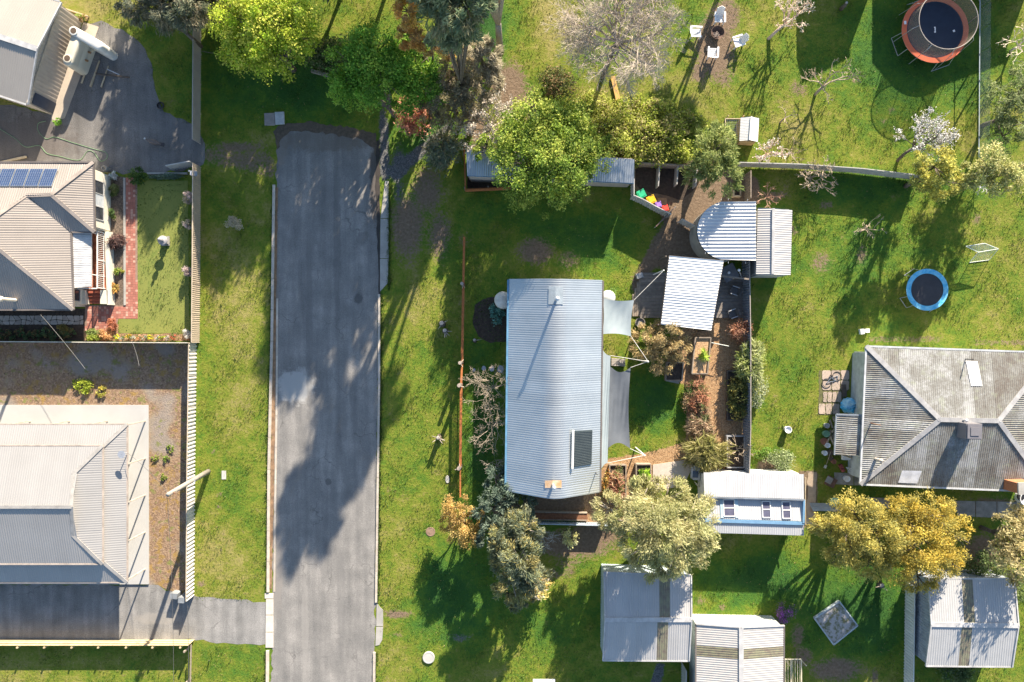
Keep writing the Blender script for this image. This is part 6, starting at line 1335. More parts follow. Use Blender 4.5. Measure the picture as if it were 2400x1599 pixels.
for i, (x, y) in enumerate(((1111, 868), (1134, 864), (1153, 865), (1173, 866))):
    r_ = (.14, .2, .22, .3)[i]; MB().lathe(W(x, y), [(r_, 0), (r_, .035), (r_ * .9, .045), (.02, .047)], 14, .85, 1).build("stepping_stone", M("blue_grey_stone", (.34, .37, .42), (.28, .31, .35), rough=.8), None, label=("smallest, outermost round stepping stone by the house", "second round stepping stone from the lawn end", "third round stepping stone from the lawn end", "largest round stepping stone against the house wall")[i], cat="stepping stone", group="stepping stones to the house")
tbw = thing("white_table", "white table cut off by the lower edge of the view", "table", W(1275, 1600)); MB().box(W(1275, 1606, .72), 1.7, .9, .04).build("table_top", plastic_w, tbw)
for dx, dy in ((-22, -10), (22, -10), (22, 10), (-22, 10)): MB().box(W(1275 + dx, 1606 + dy), .05, .05, .72).build("leg", steel, tbw)
pot("round planter with flowers at the deck corner", 1498, 757, .38, .45, M("grey_planter", (.26, .24, .22), rough=.8), M("planter_green", (.12, .16, .05), rough=.9)); 
sp4 = MB(); sp4.box(W(1497, 648), .5, .4, .5, .3); sp4.build("cooler_box", M("grey_cooler", (.30, .32, .34), rough=.5), None, label="grey box at the outer corner of the deck", cat="box")

# ------------------------------------------------------------------ trees (crowns given by where they stand and how high they are)
LIME = [(.52, .60, .07), (.40, .54, .055), (.66, .66, .13), (.30, .42, .05)]
GREEN = [(.22, .42, .06), (.15, .33, .045), (.34, .50, .08), (.11, .25, .035)]
YGREEN = [(.33, .43, .075), (.24, .35, .06), (.46, .52, .11), (.17, .26, .05)]
EUC = [(.22, .29, .17), (.29, .34, .21), (.16, .225, .13), (.36, .34, .20)]
GREYG = [(.20, .23, .15), (.26, .27, .19), (.15, .17, .12), (.34, .30, .20)]
OLIVE = [(0.493, 0.493, 0.246), (0.609, 0.58, 0.319), (0.377, 0.392, 0.174), (0.435, 0.406, 0.203)]
GOLD = [(.56, .42, .08), (.46, .38, .09), (.62, .50, .10), (.34, .31, .09)]
GOLDO = [(0.522, 0.45, 0.116), (0.406, 0.377, 0.116), (0.638, 0.536, 0.145), (0.29, 0.29, 0.102)]
RUSTC = [(0.609, 0.29, 0.116), (0.493, 0.217, 0.102), (0.72, 0.406, 0.174)]
TAN = [(0.522, 0.406, 0.203), (0.435, 0.334, 0.174), (0.609, 0.478, 0.246), (0.348, 0.29, 0.145)]
PALE = [(.50, .46, .34), (.42, .38, .27), (.58, .53, .42)]
BLUEG = [(.19, .23, .15), (.26, .29, .20), (.34, .34, .15), (.15, .18, .11), (.40, .35, .14)]

tree("dark_she_oak", "grey-green drooping tree at the top edge beside the gravel drive", [(330, 5, 4.5, 60, 50), (395, 28, 4.5, 62, 48), (445, 12, 5, 60, 60), (350, -40, 5, 70, 50)], GREYG, 18000, .13, base=(470, 110), elong=2.6, droop=True, seed=1, under=-.5)
tree("dark_she_oak", "grey-brown tree top behind the upper fence", [(500, 20, 4.0, 46, 52), (545, -20, 4.5, 50, 50)], [(0.203, 0.189, 0.109), (0.29, 0.232, 0.145), (0.145, 0.145, 0.087)], 4500, .15, elong=2, droop=True, seed=2)
tree("lime_tree", "bright lime-green leafy tree above the upper verge", [(600, 60, 5.0, 92), (660, 40, 5.6, 82), (640, 115, 4.6, 84), (580, 115, 4.2, 62), (690, 95, 4.4, 58), (620, 5, 5.8, 80)], LIME, 30000, .15, base=(688, 165), tr=.22, seed=3)
tree("green_tree", "mid-green leafy tree at the head of the road", [(840, 165, 4.4, 78), (905, 190, 4.6, 84), (880, 130, 5.0, 72), (820, 205, 3.6, 50)], GREEN, 22000, .15, base=(925, 270), tr=.2, seed=4)
tree("green_tree", "second green leafy tree, merging with its neighbour by the red shrub", [(975, 165, 4.6, 70), (1005, 200, 4.2, 58), (960, 215, 3.8, 62)], GREEN, 15000, .15, base=(1010, 275), tr=.18, seed=5)
tree("gum_tree", "tall blue-green gum tree with pale limbs at the top edge", [(1045, 25, 13.5, 62), (1095, 25, 14, 58), (1040, 75, 12.0, 48), (1082, 82, 12.5, 48), (1015, -40, 14, 62), (1070, -60, 14.5, 84), (1120, -20, 13, 44)], EUC, 18000, .16, base=(1090, 262), tr=.15, trunkm=bark, elong=3.0, droop=True, seed=6, under=-.7)
tree("gum_tree", "second tall gum whose pale trunk stands beside the dark shaded grass", [(1150, -150, 13.5, 100), (1100, -120, 12.0, 85), (1060, -140, 10.5, 80), (1210, -140, 12.5, 75), (1160, -220, 14, 90)], EUC, 11000, .22, base=(1172, 122), tr=.26, trunkm=bark_pale, elong=3.0, droop=True, seed=16, under=-.7)
tree("wattle_tree", "orange-brown flowering tree top beside the tall gum", [(957, 28, 8.5, 36, 42), (965, 85, 7.5, 38, 32), (1010, 108, 7.0, 44, 28), (1052, 120, 6.4, 22)], [(0.72, 0.435, 0.131), (0.609, 0.348, 0.116), (0.435, 0.29, 0.131), (0.72, 0.551, 0.174)], 10000, .12, base=(1025, 200), seed=7, elong=1.8)
tree("dark_shrub_tree", "dull grey-brown shrubby tree right of the green trees", [(1068, 160, 5.6, 46), (1062, 225, 4.4, 58), (1085, 195, 4.8, 44), (1015, 250, 3.0, 40), (1060, 260, 3.0, 44)], [(.26, .22, .15), (.34, .28, .19), (.19, .175, .12), (.38, .32, .17)], 15000, .11, seed=8, elong=2.2, droop=True)
shrub("red_shrub", "rusty red-leaved shrub beside the road head", 972, 283, 36, 2.0, [(0.58, 0.275, 0.174), (0.696, 0.362, 0.246), (0.435, 0.189, 0.131)], 1800, .2, seed=9)
shrub("grey_shrub", "small grey-green gum shrub beside the long shed corner", 1045, 362, 40, 2.4, [(0.217, 0.261, 0.174), (0.304, 0.319, 0.203), (0.16, 0.189, 0.131), (0.377, 0.319, 0.203)], 2600, .17, seed=10, elong=2.2, droop=True)
tree("pale_willow", "pale cream twiggy willow catching the sun beside the grey-brown tree", [(1130, 140, 3.6, 40, 48), (1145, 195, 3.0, 34, 40), (1105, 120, 3.6, 26, 30)], PALE, 6500, .16, base=(1130, 225), trunkm=bark_pale, elong=4.0, droop=True, seed=11)
bare_tree("blossom_tree", "white blossoming small tree behind the big green tree", (1148, 312), 12, 1.35, .06, 4, bark_pale, seed=12, trunk=1.3, tilt=1.2, spread=.7, petals=([(.66, .60, .52), (.56, .49, .41)], 7, .11, .08), minr=.016)
tree("big_green_tree", "large yellow-green leafy tree over the long iron shed", [(1222, 335, 4.2, 66), (1262, 300, 4.8, 80), (1335, 315, 4.4, 72), (1235, 385, 4.8, 84), (1310, 380, 5.2, 84), (1275, 440, 4.4, 66), (1375, 360, 4.0, 60), (1350, 430, 3.6, 48), (1225, 450, 3.4, 44), (1145, 350, 3.2, 38)], YGREEN, 44000, .15, base=(1275, 420), tr=.25, seed=13)
for i, (x, y, r, h, lb) in enumerate(((1440, 300, 42, 2.0, "yellow-green bush nearest the big green tree"), (1500, 330, 46, 2.2, "broad yellow-green bush above the compost bays"), (1560, 320, 40, 2.0, "bushy yellow-green shrub right above the compost bays"), (1530, 275, 38, 1.6, "loose yellow-green bush below the bare tree"), (1440, 350, 40, 2.4, "green bush beside the exposed end of the long shed"), (1590, 365, 34, 1.8, "small bush beside the soft olive tree"), (1390, 260, 36, 1.6, "rough bush in the bare tree's shadow"), (1305, 205, 40, 1.8, "dark scrubby bush behind the big green tree"), (1620, 300, 26, 1.0, "low pale bush near the chicken coop"), (1475, 255, 34, 1.0, "loose green clump beside the orange plank"), (1410, 310, 40, 1.8, "leafy bush touching the big green tree crown"), (1470, 372, 34, 1.8, "green bush behind the compost bay wall"), (1535, 365, 36, 1.6, "spreading bush along the compost bay wall"), (1590, 280, 30, .8, "low grassy clump between coop and bare tree"))):
    shrub("bush", lb, x, y, r, h, [(.36, .42, .07), (.27, .34, .06), (.48, .50, .12), (.40, .36, .16)] if i != 7 else [(0.145, 0.174, 0.058), (0.087, 0.116, 0.0435), (0.362, 0.261, 0.145)], 2400, .16, group="rough bushes below the bare tree", seed=20 + i, ry=r * .85)
tree("olive_tree", "soft grey-green tree beside the compost bays", [(1670, 360, 3.6, 56), (1690, 410, 3.4, 50), (1650, 400, 3.2, 44), (1680, 325, 3.0, 40)], [(0.246, 0.304, 0.102), (0.334, 0.377, 0.131), (0.174, 0.232, 0.0725)], 9000, .14, elong=2.2, droop=True, seed=31)
bare_tree("bare_tree", "large leafless grey tree with dense twigs near the fire pit", (1412, 182), 14, 1.9, .13, 6, M("beige_twigs", (.47, .405, .33), (.37, .32, .265), rough=.95), seed=32, trunk=4.6, tilt=2.0, spread=.66, kids=(2, 4), shrink=.74, up=.03, minr=.0075, trunkm=bark, lean=(.45, .7))
bare_tree("plum_tree", "pinkish budding tree at the top edge beside the cut log post", (1800, 92), 5, .95, .09, 4, M("pinkish_twigs", (0.638, 0.478, 0.377), (0.493, 0.362, 0.29), rough=.95), seed=33, trunk=1.0, tilt=1.0, lean=(.9, .7), petals=([(0.72, 0.638, 0.522), (0.72, 0.72, 0.638)], 3, .07, .05), minr=.014)
bare_tree("fruit_tree", "leafless crooked fruit tree casting forked shadows on the lawn", (1910, 222), 4, .95, .085, 4, twig_tan, seed=34, trunk=.7, tilt=1.2, minr=.013, lean=(.25, .3))
bare_tree("sapling", "small bare sapling lower left of the crooked fruit tree", (1828, 288), 3, .5, .05, 3, twig_tan, seed=35, trunk=.45, tilt=1.1, lean=(.2, .2), minr=.012)
bare_tree("blossom_tree", "white blossoming tree by the cross fence below the trampoline", (2103, 378), 8, 1.2, .09, 4, bark, seed=36, trunk=1.0, tilt=.9, lean=(.6, .7), petals=([(0.72, 0.72, 0.72), (0.72, 0.72, 0.72)], 6, .09, .06), minr=.014)
bare_tree("blossom_shrub", "pale pink blossoming shrub beside the chicken coop", (1785, 375), 5, .6, .05, 3, M("pinkish_twigs", (.4, .3, .3)), seed=37, trunk=.4, tilt=1.0, petals=([(0.72, 0.551, 0.493), (0.72, 0.72, 0.667)], 5, .10, .07), minr=.014, lean=(.2, .3))
bare_tree("bare_bush", "leafless fan-shaped bush overhanging the cross fence", (1895, 420), 7, .75, .05, 4, twig_tan, seed=38, trunk=.35, tilt=1.5, minr=.013, up=.0)
bare_tree("bare_bush", "thin leafless bush below the cross fence", (1850, 362), 5, .6, .035, 3, twig_tan, seed=39, trunk=.3, tilt=1.2, minr=.011); bare_tree("bare_bush", "small leafless sapling alone on the right lawn", (2015, 545), 5, .62, .04, 3, twig_tan, seed=40, trunk=.4, tilt=1.2, lean=(.3, .2), minr=.012)
bare_tree("bare_bush", "tangled reddish bare bush above the iron shed", (1795, 462), 7, .55, .03, 3, M("reddish_twigs", (0.522, 0.319, 0.217), (0.406, 0.261, 0.189), rough=.95), seed=41, trunk=.15, tilt=1.8, minr=.011, up=0)
for i, (bl_, c_, n, lb, bs) in enumerate((([(2190, 392, 4.0, 50), (2168, 418, 3.4, 42), (2208, 425, 3.2, 44)], [(0.58, 0.536, 0.131), (0.464, 0.45, 0.116), (0.319, 0.348, 0.102)], 6500, "yellow-green dome shrub tree at the cross fence end", None), ([(2315, 395, 3.8, 54), (2355, 410, 3.6, 50), (2275, 410, 3.2, 40)], [(0.464, 0.464, 0.189), (0.348, 0.377, 0.145), (0.58, 0.551, 0.261)], 7000, "pale olive shrub tree at the right edge", None))):
    tree("shrub_tree", lb, bl_, c_, n, .15, seed=43 + i, rz=.85)
bare_tree("bare_bush", "whitish leafless bush in front of the pale olive shrub tree", (2290, 440), 5, .5, .03, 3, M("white_twigs", (0.72, 0.72, 0.72), (0.72, 0.667, 0.609), rough=.9), seed=45, trunk=.3, tilt=1.2, minr=.014)
tree("edge_tree", "mottled green tree at the right edge behind the wire fence", [(2360, 240, 3.4, 52), (2395, 290, 3.6, 56), (2350, 320, 2.8, 40), (2400, 200, 3.6, 50)], [(.24, .29, .13), (.33, .37, .18), (.17, .21, .09)], 6500, .12, seed=46, elong=2)
bare_tree("bare_bush", "twisted pale leafless tree behind the wire fence", (2368, 120), 5, .8, .07, 4, M("pale_twisted", (0.696, 0.609, 0.478), (0.551, 0.478, 0.377), rough=.95), seed=47, trunk=.8, tilt=1.2, minr=.015)
# middle garden
tree("tan_shrub", "large tan feathery shrub under the white pergola edge", [(1520, 805, 1.5, 42), (1560, 790, 1.7, 44), (1590, 815, 1.5, 38), (1550, 840, 1.4, 40)], TAN, 12000, .10, cat="shrub", seed=50, elong=2.4, droop=True, tr=.07)
shrub("red_twig_shrub", "reddish brown bare shrub at the deck end of the fence", 1727, 778, 24, 1.5, [(0.493, 0.246, 0.145), (0.377, 0.189, 0.131), (0.58, 0.348, 0.232)], 900, .12, seed=51, elong=3)
shrub("creeper", "pale green spiky shrub spilling over the boundary fence", 1748, 850, 34, 1.7, [(0.377, 0.435, 0.145), (0.522, 0.551, 0.29), (0.246, 0.29, 0.102)], 4200, .15, seed=52, ry=48, elong=3.4, droop=True); shrub("creeper", "darker creeper below the spiky shrub on the fence", 1728, 930, 24, 1.2, [(0.203, 0.232, 0.0725), (0.131, 0.16, 0.058), (0.464, 0.406, 0.116)], 2600, .13, seed=53, ry=42, elong=2)
shrub("fence_shrub", "silvery shrub outside the boundary fence", 1768, 905, 20, 1.2, [(0.435, 0.493, 0.29), (0.551, 0.58, 0.392)], 1200, .13, seed=54, ry=48)
shrub("dry_shrub", "dry reddish bushes in the middle of the vegetable garden", 1628, 930, 26, 1.0, [(0.464, 0.232, 0.145), (0.348, 0.203, 0.131), (0.522, 0.377, 0.232), (0.145, 0.203, 0.0725)], 3000, .11, seed=55, ry=42, elong=3); shrub("dry_shrub", "long dry grassy stalks below the reddish bushes", 1640, 1000, 26, 1.0, [(0.522, 0.377, 0.246), (0.406, 0.29, 0.189), (0.609, 0.464, 0.319), (0.116, 0.145, 0.058)], 3000, .13, seed=56, ry=40, elong=4, droop=True)
shrub("green_clump", "dark green clump at the lawn edge near the red bushes", 1612, 925, 12, .7, [(0.0725, 0.174, 0.0435), (0.131, 0.261, 0.058)], 500, .12, seed=57, ry=26)
shrub("tussock", "big yellow-green tussock over the cabin corner", 1650, 1058, 42, 1.6, [(.36, .34, .13), (.44, .40, .19), (.27, .27, .09)], 3600, .22, seed=58, ry=38, elong=4.5, droop=True, cat="tussock")
bare_tree("dead_branch", "bare twisted branch leaning over the grey iron bed", (1722, 1050), 5, .5, .04, 3, twig_tan, seed=59, trunk=.6, tilt=1.2, minr=.014)
shrub("salad_plants", "bright lime salad leaves in the small raised bed", 1507, 1118, 14, .85, [(0.377, 0.609, 0.0435), (0.493, 0.696, 0.0725), (0.174, 0.319, 0.0435)], 800, .13, seed=60, ry=20, cat="vegetable"); shrub("dry_stalks", "dry red-brown stalks filling the bed by the house", 1446, 1138, 17, 1.1, [(0.522, 0.275, 0.174), (0.406, 0.217, 0.145), (0.638, 0.435, 0.29), (0.174, 0.232, 0.0725)], 1800, .14, seed=61, ry=42, elong=3.5); shrub("orange_plants", "orange and green plants against the house corner", 1416, 1130, 12, .7, [(0.72, 0.348, 0.087), (0.29, 0.319, 0.0725), (0.58, 0.435, 0.145)], 700, .12, seed=62, ry=40)
shrub("spiky_plant", "single bright green tuft in the long raised bed", 1645, 832, 7, .9, [(0.435, 0.609, 0.087), (0.58, 0.72, 0.145)], 160, .22, seed=63, elong=4, droop=True, cat="plant")
tree("pale_olive_tree", "huge pale olive tree between cabin and grey garage", [(1500, 1180, 3.8, 60), (1560, 1170, 4.4, 62), (1610, 1220, 4.6, 72), (1540, 1230, 5.2, 78), (1590, 1280, 4.6, 70), (1510, 1280, 4.2, 56), (1545, 1320, 3.6, 46), (1430, 1195, 3.4, 44), (1480, 1220, 4.0, 50), (1630, 1260, 4.0, 48)], OLIVE, 46000, .115, base=(1528, 1205), tr=.28, elong=2.4, droop=True, seed=64, trunkm=bark_pale, dens=7)
tree("golden_tree", "olive-gold rounded wattle left half of the golden pair", [(1955, 1225, 3.2, 50), (2010, 1215, 3.8, 60), (2055, 1250, 4.2, 66), (1990, 1275, 3.4, 56), (2040, 1310, 3.2, 50), (1920, 1235, 2.6, 26), (1965, 1300, 2.6, 34)], GOLDO, 28000, .10, base=(1972, 1215), tr=.2, elong=1.7, droop=True, seed=65)
tree("golden_tree", "bright golden-yellow wattle right half of the golden pair", [(2120, 1220, 4.0, 62), (2180, 1205, 4.0, 58), (2225, 1250, 3.6, 52), (2150, 1280, 4.4, 72), (2210, 1310, 3.4, 48), (2110, 1310, 3.4, 54), (2150, 1350, 2.8, 44)], GOLD, 30000, .10, base=(2105, 1220), tr=.2, elong=1.7, droop=True, seed=66)
tree("tan_tree", "tan-olive tree at the right-hand edge below the old house", [(2375, 1245, 3.6, 58), (2385, 1310, 3.8, 62), (2350, 1290, 3.2, 40), (2395, 1225, 3.4, 48)], [(0.493, 0.435, 0.217), (0.609, 0.522, 0.275), (0.348, 0.304, 0.145)], 7500, .15, seed=67, rz=.9, elong=1.8)
for i, (x, y, r, h, lb) in enumerate(((2290, 1330, 40, 1.8, "dark green shrub between golden tree and corner garage"), (2345, 1370, 40, 1.6, "dark shrub beside the corner garage roof"), (2230, 1560, 40, .9, "green undergrowth below the corner garage"))): shrub("dark_shrub", lb, x, y, r, h, [(0.087, 0.145, 0.058), (0.145, 0.203, 0.0725), (0.217, 0.261, 0.116)], 2000, .16, seed=70 + i)
tree("gold_shrub", "golden-brown dense shrub at the end of the rusty fence", [(1078, 1192, 2.2, 40), (1088, 1240, 2.0, 42), (1055, 1222, 1.6, 26), (1118, 1215, 1.5, 20, 34)], [(0.609, 0.435, 0.145), (0.522, 0.362, 0.116), (0.696, 0.522, 0.203), (0.435, 0.304, 0.116)], 13000, .095, cat="shrub", seed=74, rz=1.0, tr=.09)
tree("blue_gum_tree", "sprawling blue-grey gum between golden shrub and shaded lawn", [(1190, 1260, 3.8, 52), (1230, 1240, 4.0, 46), (1215, 1310, 4.2, 58), (1200, 1360, 3.6, 48), (1250, 1350, 3.4, 40), (1215, 1400, 2.8, 34), (1180, 1300, 3.2, 36)], BLUEG, 24000, .12, base=(1205, 1245), tr=.18, elong=2.6, droop=True, seed=75, trunkm=bark_pale)
shrub("flowering_shrub", "yellow-tipped flowering end of the sprawling gum", 1250, 1362, 34, 2.2, [(0.72, 0.551, 0.174), (0.72, 0.696, 0.377), (0.493, 0.435, 0.145), (0.72, 0.667, 0.58)], 1900, .16, seed=76, ry=28, elong=2)
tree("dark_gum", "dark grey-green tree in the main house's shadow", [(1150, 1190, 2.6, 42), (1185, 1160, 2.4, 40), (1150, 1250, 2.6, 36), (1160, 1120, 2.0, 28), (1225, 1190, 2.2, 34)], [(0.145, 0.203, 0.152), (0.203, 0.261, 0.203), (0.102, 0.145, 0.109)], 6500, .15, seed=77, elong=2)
shrub("pale_flower_shrub", "cream flowering shrub below the low iron fence", 1335, 1258, 16, 1.2, [(0.667, 0.638, 0.29), (0.72, 0.72, 0.435), (0.435, 0.435, 0.203)], 700, .13, seed=78, ry=20)
bare_tree("bare_bush", "bare pale bush under the low iron fence", (1270, 1252), 6, .7, .04, 3, M("grey_blue_twigs", (0.435, 0.45, 0.435), (0.319, 0.334, 0.319), rough=.95), seed=79, trunk=.4, tilt=1.3, minr=.012)
wtw = M("grey_brown_twigs", (.36, .30, .235), (.26, .22, .175), rough=.95)
bare_tree("bare_tree", "leafless tree against the west wall of the main house, upper one", (1176, 905), 8, 1.0, .035, 5, wtw, seed=80, trunk=.8, tilt=1.2, lean=(-.6, 0), minr=.006); bare_tree("bare_tree", "leafless tree against the west wall of the main house, middle one", (1178, 985), 8, 1.05, .035, 5, wtw, seed=81, trunk=.8, tilt=1.2, lean=(-.6, -.2), minr=.006); bare_tree("bare_bush", "grey leafless bush near the house's lower west corner", (1165, 1090), 7, .75, .04, 4, twig_grey, seed=82, trunk=.4, tilt=1.3, minr=.009)
# small plants
shrub("verge_shrub", "silvery grey shrub standing alone on the left verge", 556, 528, 17, 1.3, [(0.522, 0.478, 0.362), (0.638, 0.58, 0.464), (0.406, 0.377, 0.29)], 1700, .09, seed=90, ry=14)
for i, (x, y, lb) in enumerate(((450, 468, "lavender bush nearest the letterbox"), (451, 530, "second lavender bush along the cream fence"), (449, 637, "third lavender bush along the cream fence"), (447, 783, "whitish bush at the fence's bottom corner"))): shrub("lavender", lb, x, y, (14, 11, 11, 12)[i], (1.1, 1.0, .9, .6)[i], [(0.667, 0.551, 0.522), (0.551, 0.45, 0.464), (0.435, 0.406, 0.319)] if i < 3 else [(0.72, 0.72, 0.696), (0.609, 0.609, 0.58)], 1100, .075, group="bushes along the cream fence", seed=91 + i, elong=1.8)
shrub("hebe", "dense dark green round shrub beside the brick path top", 331, 418, 20, 1.1, [(0.0725, 0.145, 0.0362), (0.116, 0.203, 0.058), (0.0508, 0.102, 0.029)], 1500, .10, seed=96)
for i, (x, y, r, ry, h, c_, lb) in enumerate(((272, 448, 9, 14, .6, [(0.131, 0.203, 0.058), (0.232, 0.261, 0.102)], "green clump in the pebble bed near the long window"), (270, 500, 7, 12, .5, [(0.102, 0.174, 0.058), (0.174, 0.232, 0.0725)], "small green clump in the pebble bed's middle"), (275, 568, 17, 19, .7, [(0.16, 0.102, 0.0943), (0.232, 0.145, 0.131), (0.102, 0.0725, 0.0725)], "dark purple spiky flax in the pebble bed"), (281, 640, 9, 9, .4, [(0.493, 0.464, 0.116), (0.232, 0.348, 0.0725)], "yellow-green clump near the pebble bed's lower end"), (272, 675, 10, 14, .45, [(0.696, 0.392, 0.116), (0.522, 0.435, 0.145)], "orange grassy clump beside the porch steps"), (270, 415, 10, 8, .5, [(0.638, 0.72, 0.72), (0.203, 0.29, 0.174), (0.72, 0.72, 0.72)], "pale blue flowering clump beside the grey pot"), (395, 415, 44, 6, .4, [(0.131, 0.203, 0.145), (0.189, 0.261, 0.189)], "low row of blue-green clumps along the garden wall"), (222, 792, 16, 8, .6, [(0.377, 0.435, 0.087), (0.261, 0.348, 0.0725)], "yellow-green clump at the brick path foot"), (223, 780, 20, 7, .5, [(0.246, 0.319, 0.102), (0.348, 0.406, 0.145)], "low green hedge clump at the brick path foot"), (253, 785, 14, 14, .7, [(0.609, 0.377, 0.174), (0.493, 0.29, 0.145), (0.72, 0.493, 0.261)], "tawny ornamental grass tuft"), (268, 760, 9, 12, .6, [(0.58, 0.246, 0.131), (0.435, 0.189, 0.116)], "rusty grass tuft at the lawn corner"), (153, 773, 12, 10, .6, [(0.377, 0.29, 0.087), (0.261, 0.232, 0.087)], "ochre shrub in the dark bed below the stone path"))):
    shrub("garden_plant", lb, x, y, r, h, c_, int(260 + r * ry * 2.2), .11, cat="plant", group="plants round the solar house", seed=100 + i, ry=ry, elong=2.2 if i != 2 else 4, droop=(i in (2, 4, 9, 10)))
for i in range(9):
    x = 10 + i * 20; shrub("bed_plant", f"leafy dark plant in the shaded bed, number {('one','two','three','four','five','six','seven','eight','nine')[i]} from the frame edge", x, 784 + 4 * math.sin(i * 2.3), 11, .5, [(0.087, 0.174, 0.0725), (0.145, 0.232, 0.102), (0.29, 0.203, 0.102)], 320, .11, cat="plant", group="plants in the shaded bed", seed=120 + i)
fc = [((0.72, 0.72, 0.058), "yellow"), ((0.435, 0.464, 0.406), "silver"), ((0.72, 0.522, 0.0725), "gold"), ((0.493, 0.522, 0.464), "silver"), ((0.72, 0.435, 0.232), "apricot"), ((0.435, 0.464, 0.406), "silver"), ((0.72, 0.696, 0.058), "yellow"), ((0.522, 0.551, 0.493), "silver"), ((0.72, 0.72, 0.0725), "yellow"), ((0.58, 0.551, 0.522), "grey"), ((0.72, 0.232, 0.131), "red")]
for i, (c_, nm) in enumerate(fc): shrub("flower_clump", f"{nm} flower clump, {('first','second','third','fourth','fifth','sixth','seventh','eighth','ninth','tenth','last')[i]} along the dividing fence from the tawny grass", 277 + i * 13.2, 791 + (3 if i % 2 else -1) * .8, 7, .4, [c_, tuple(q * .8 for q in c_), (0.174, 0.261, 0.0725)], 200, .08, cat="flowers", group="flower row along the dividing fence", seed=140 + i, ry=6)
shrub("purple_bush", "round purple flowering bush beside the white-walled garage", 1834, 1432, 22, 1.0, [(0.348, 0.116, 0.435), (0.464, 0.174, 0.551), (0.145, 0.145, 0.116)], 1300, .08, seed=160)
shrub("round_bush", "rounded grey-green bush above the cabin's right end", 1826, 1078, 32, 1.1, [(0.319, 0.392, 0.189), (0.435, 0.493, 0.275), (0.203, 0.261, 0.116)], 2400, .11, seed=161, ry=24); shrub("weed_clump", "bright green clump in the bed beside the boundary fence", 1785, 1060, 20, .5, [(0.174, 0.319, 0.058), (0.29, 0.406, 0.087)], 700, .12, seed=162, ry=14)
shrub("teal_plant", "blue-green bushy plant in the dark bed by the cream tank", 1165, 738, 16, .9, [(0.145, 0.348, 0.29), (0.217, 0.435, 0.362), (0.102, 0.232, 0.189)], 900, .13, seed=163, ry=22); shrub("tank_shrub", "green shrub behind the pale tank and square sail", 1432, 692, 9, .9, [(0.145, 0.261, 0.058), (0.232, 0.348, 0.087)], 400, .12, seed=164, ry=14)
shrub("wattle_sprig", "light green weed beside the apron of the farm shed", 140, 289, 8, .5, [(0.203, 0.406, 0.058), (0.29, 0.493, 0.0725)], 260, .12, seed=165); shrub("corner_plants", "reddish and green plants at the farm shed corner", 196, 44, 14, .5, [(0.464, 0.232, 0.116), (0.29, 0.406, 0.087), (0.58, 0.435, 0.261)], 500, .11, seed=166, ry=12)
shrub("yard_weeds", "bright yellow-green weed patch in the mulch yard", 196, 905, 21, .35, [(0.464, 0.522, 0.0725), (0.348, 0.435, 0.058)], 900, .12, seed=167, ry=18); shrub("yard_weeds", "smaller weed clump right of the bright patch in the mulch yard", 240, 918, 11, .3, [(0.58, 0.478, 0.087), (0.406, 0.406, 0.087)], 320, .11, seed=168)
for i, (x, y) in enumerate(((365, 1073), (392, 1075), (400, 1052), (385, 1118))): shrub("mulch_weed", f"small green weed in the mulch strip, {('closest to the slab','second from the slab','furthest from the slab','lowest of the four')[i]}", x, y, 8, .2, [(0.203, 0.319, 0.058), (0.319, 0.377, 0.087)], 160, .1, seed=170 + i, cat="weed", group="weeds in the mulch strip")
shrub("dark_hedge", "scrubby dark hedge between the two neighbours at the upper edge", 780, 140, 60, 1.2, [(0.0725, 0.131, 0.0435), (0.131, 0.174, 0.0725), (0.203, 0.203, 0.102)], 2200, .18, seed=175, ry=40)
# trees beyond the upper edge whose shade falls into the view
tree("tall_gum", "tall gum beyond the upper edge shading the road", [(930, -260, 11, 90), (990, -300, 12, 90), (880, -230, 9, 80), (1060, -260, 10, 80)], EUC, 10000, .26, base=(1010, -60), tr=.35, elong=2.5, droop=True, seed=180, under=-.6)
tree("tall_gum", "lower gum beyond the upper edge by the plum blossom", [(1740, -160, 5, 60), (1790, -190, 6, 60)], EUC, 4000, .28, tr=.2, elong=2.5, droop=True, seed=182, under=-.6)

for i, (gx_, gy_, h_, r_, lb) in enumerate(((440, -70, 6.6, 90, "row tree beyond the upper edge, nearest the farm shed"), (560, -85, 7.4, 90, "row tree beyond the upper edge, second from the farm shed"), (680, -60, 7.0, 85, "row tree beyond the upper edge, third from the farm shed"), (815, -50, 8.6, 95, "row tree beyond the upper edge, fourth from the farm shed"), (925, -70, 10.6, 110, "row tree beyond the upper edge, nearest the road line"))):
    im = lambda z, dx=0, dy=0: (1200 + (gx_ + dx - 1200) * H / (H - z), 800 + (gy_ + dy - 800) * H / (H - z), z, r_ * H / (H - z) * .8)
    tree("boundary_tree", lb, [im(h_ * .72), im(h_ * .45, 30, 12), im(h_ * .45, -34, -8), im(h_ * .5, 5, 25)], GREYG, 9500, .22, base=(gx_, gy_), group="trees in a row beyond the upper edge", elong=2.2, droop=True, seed=190 + i, under=-.6)

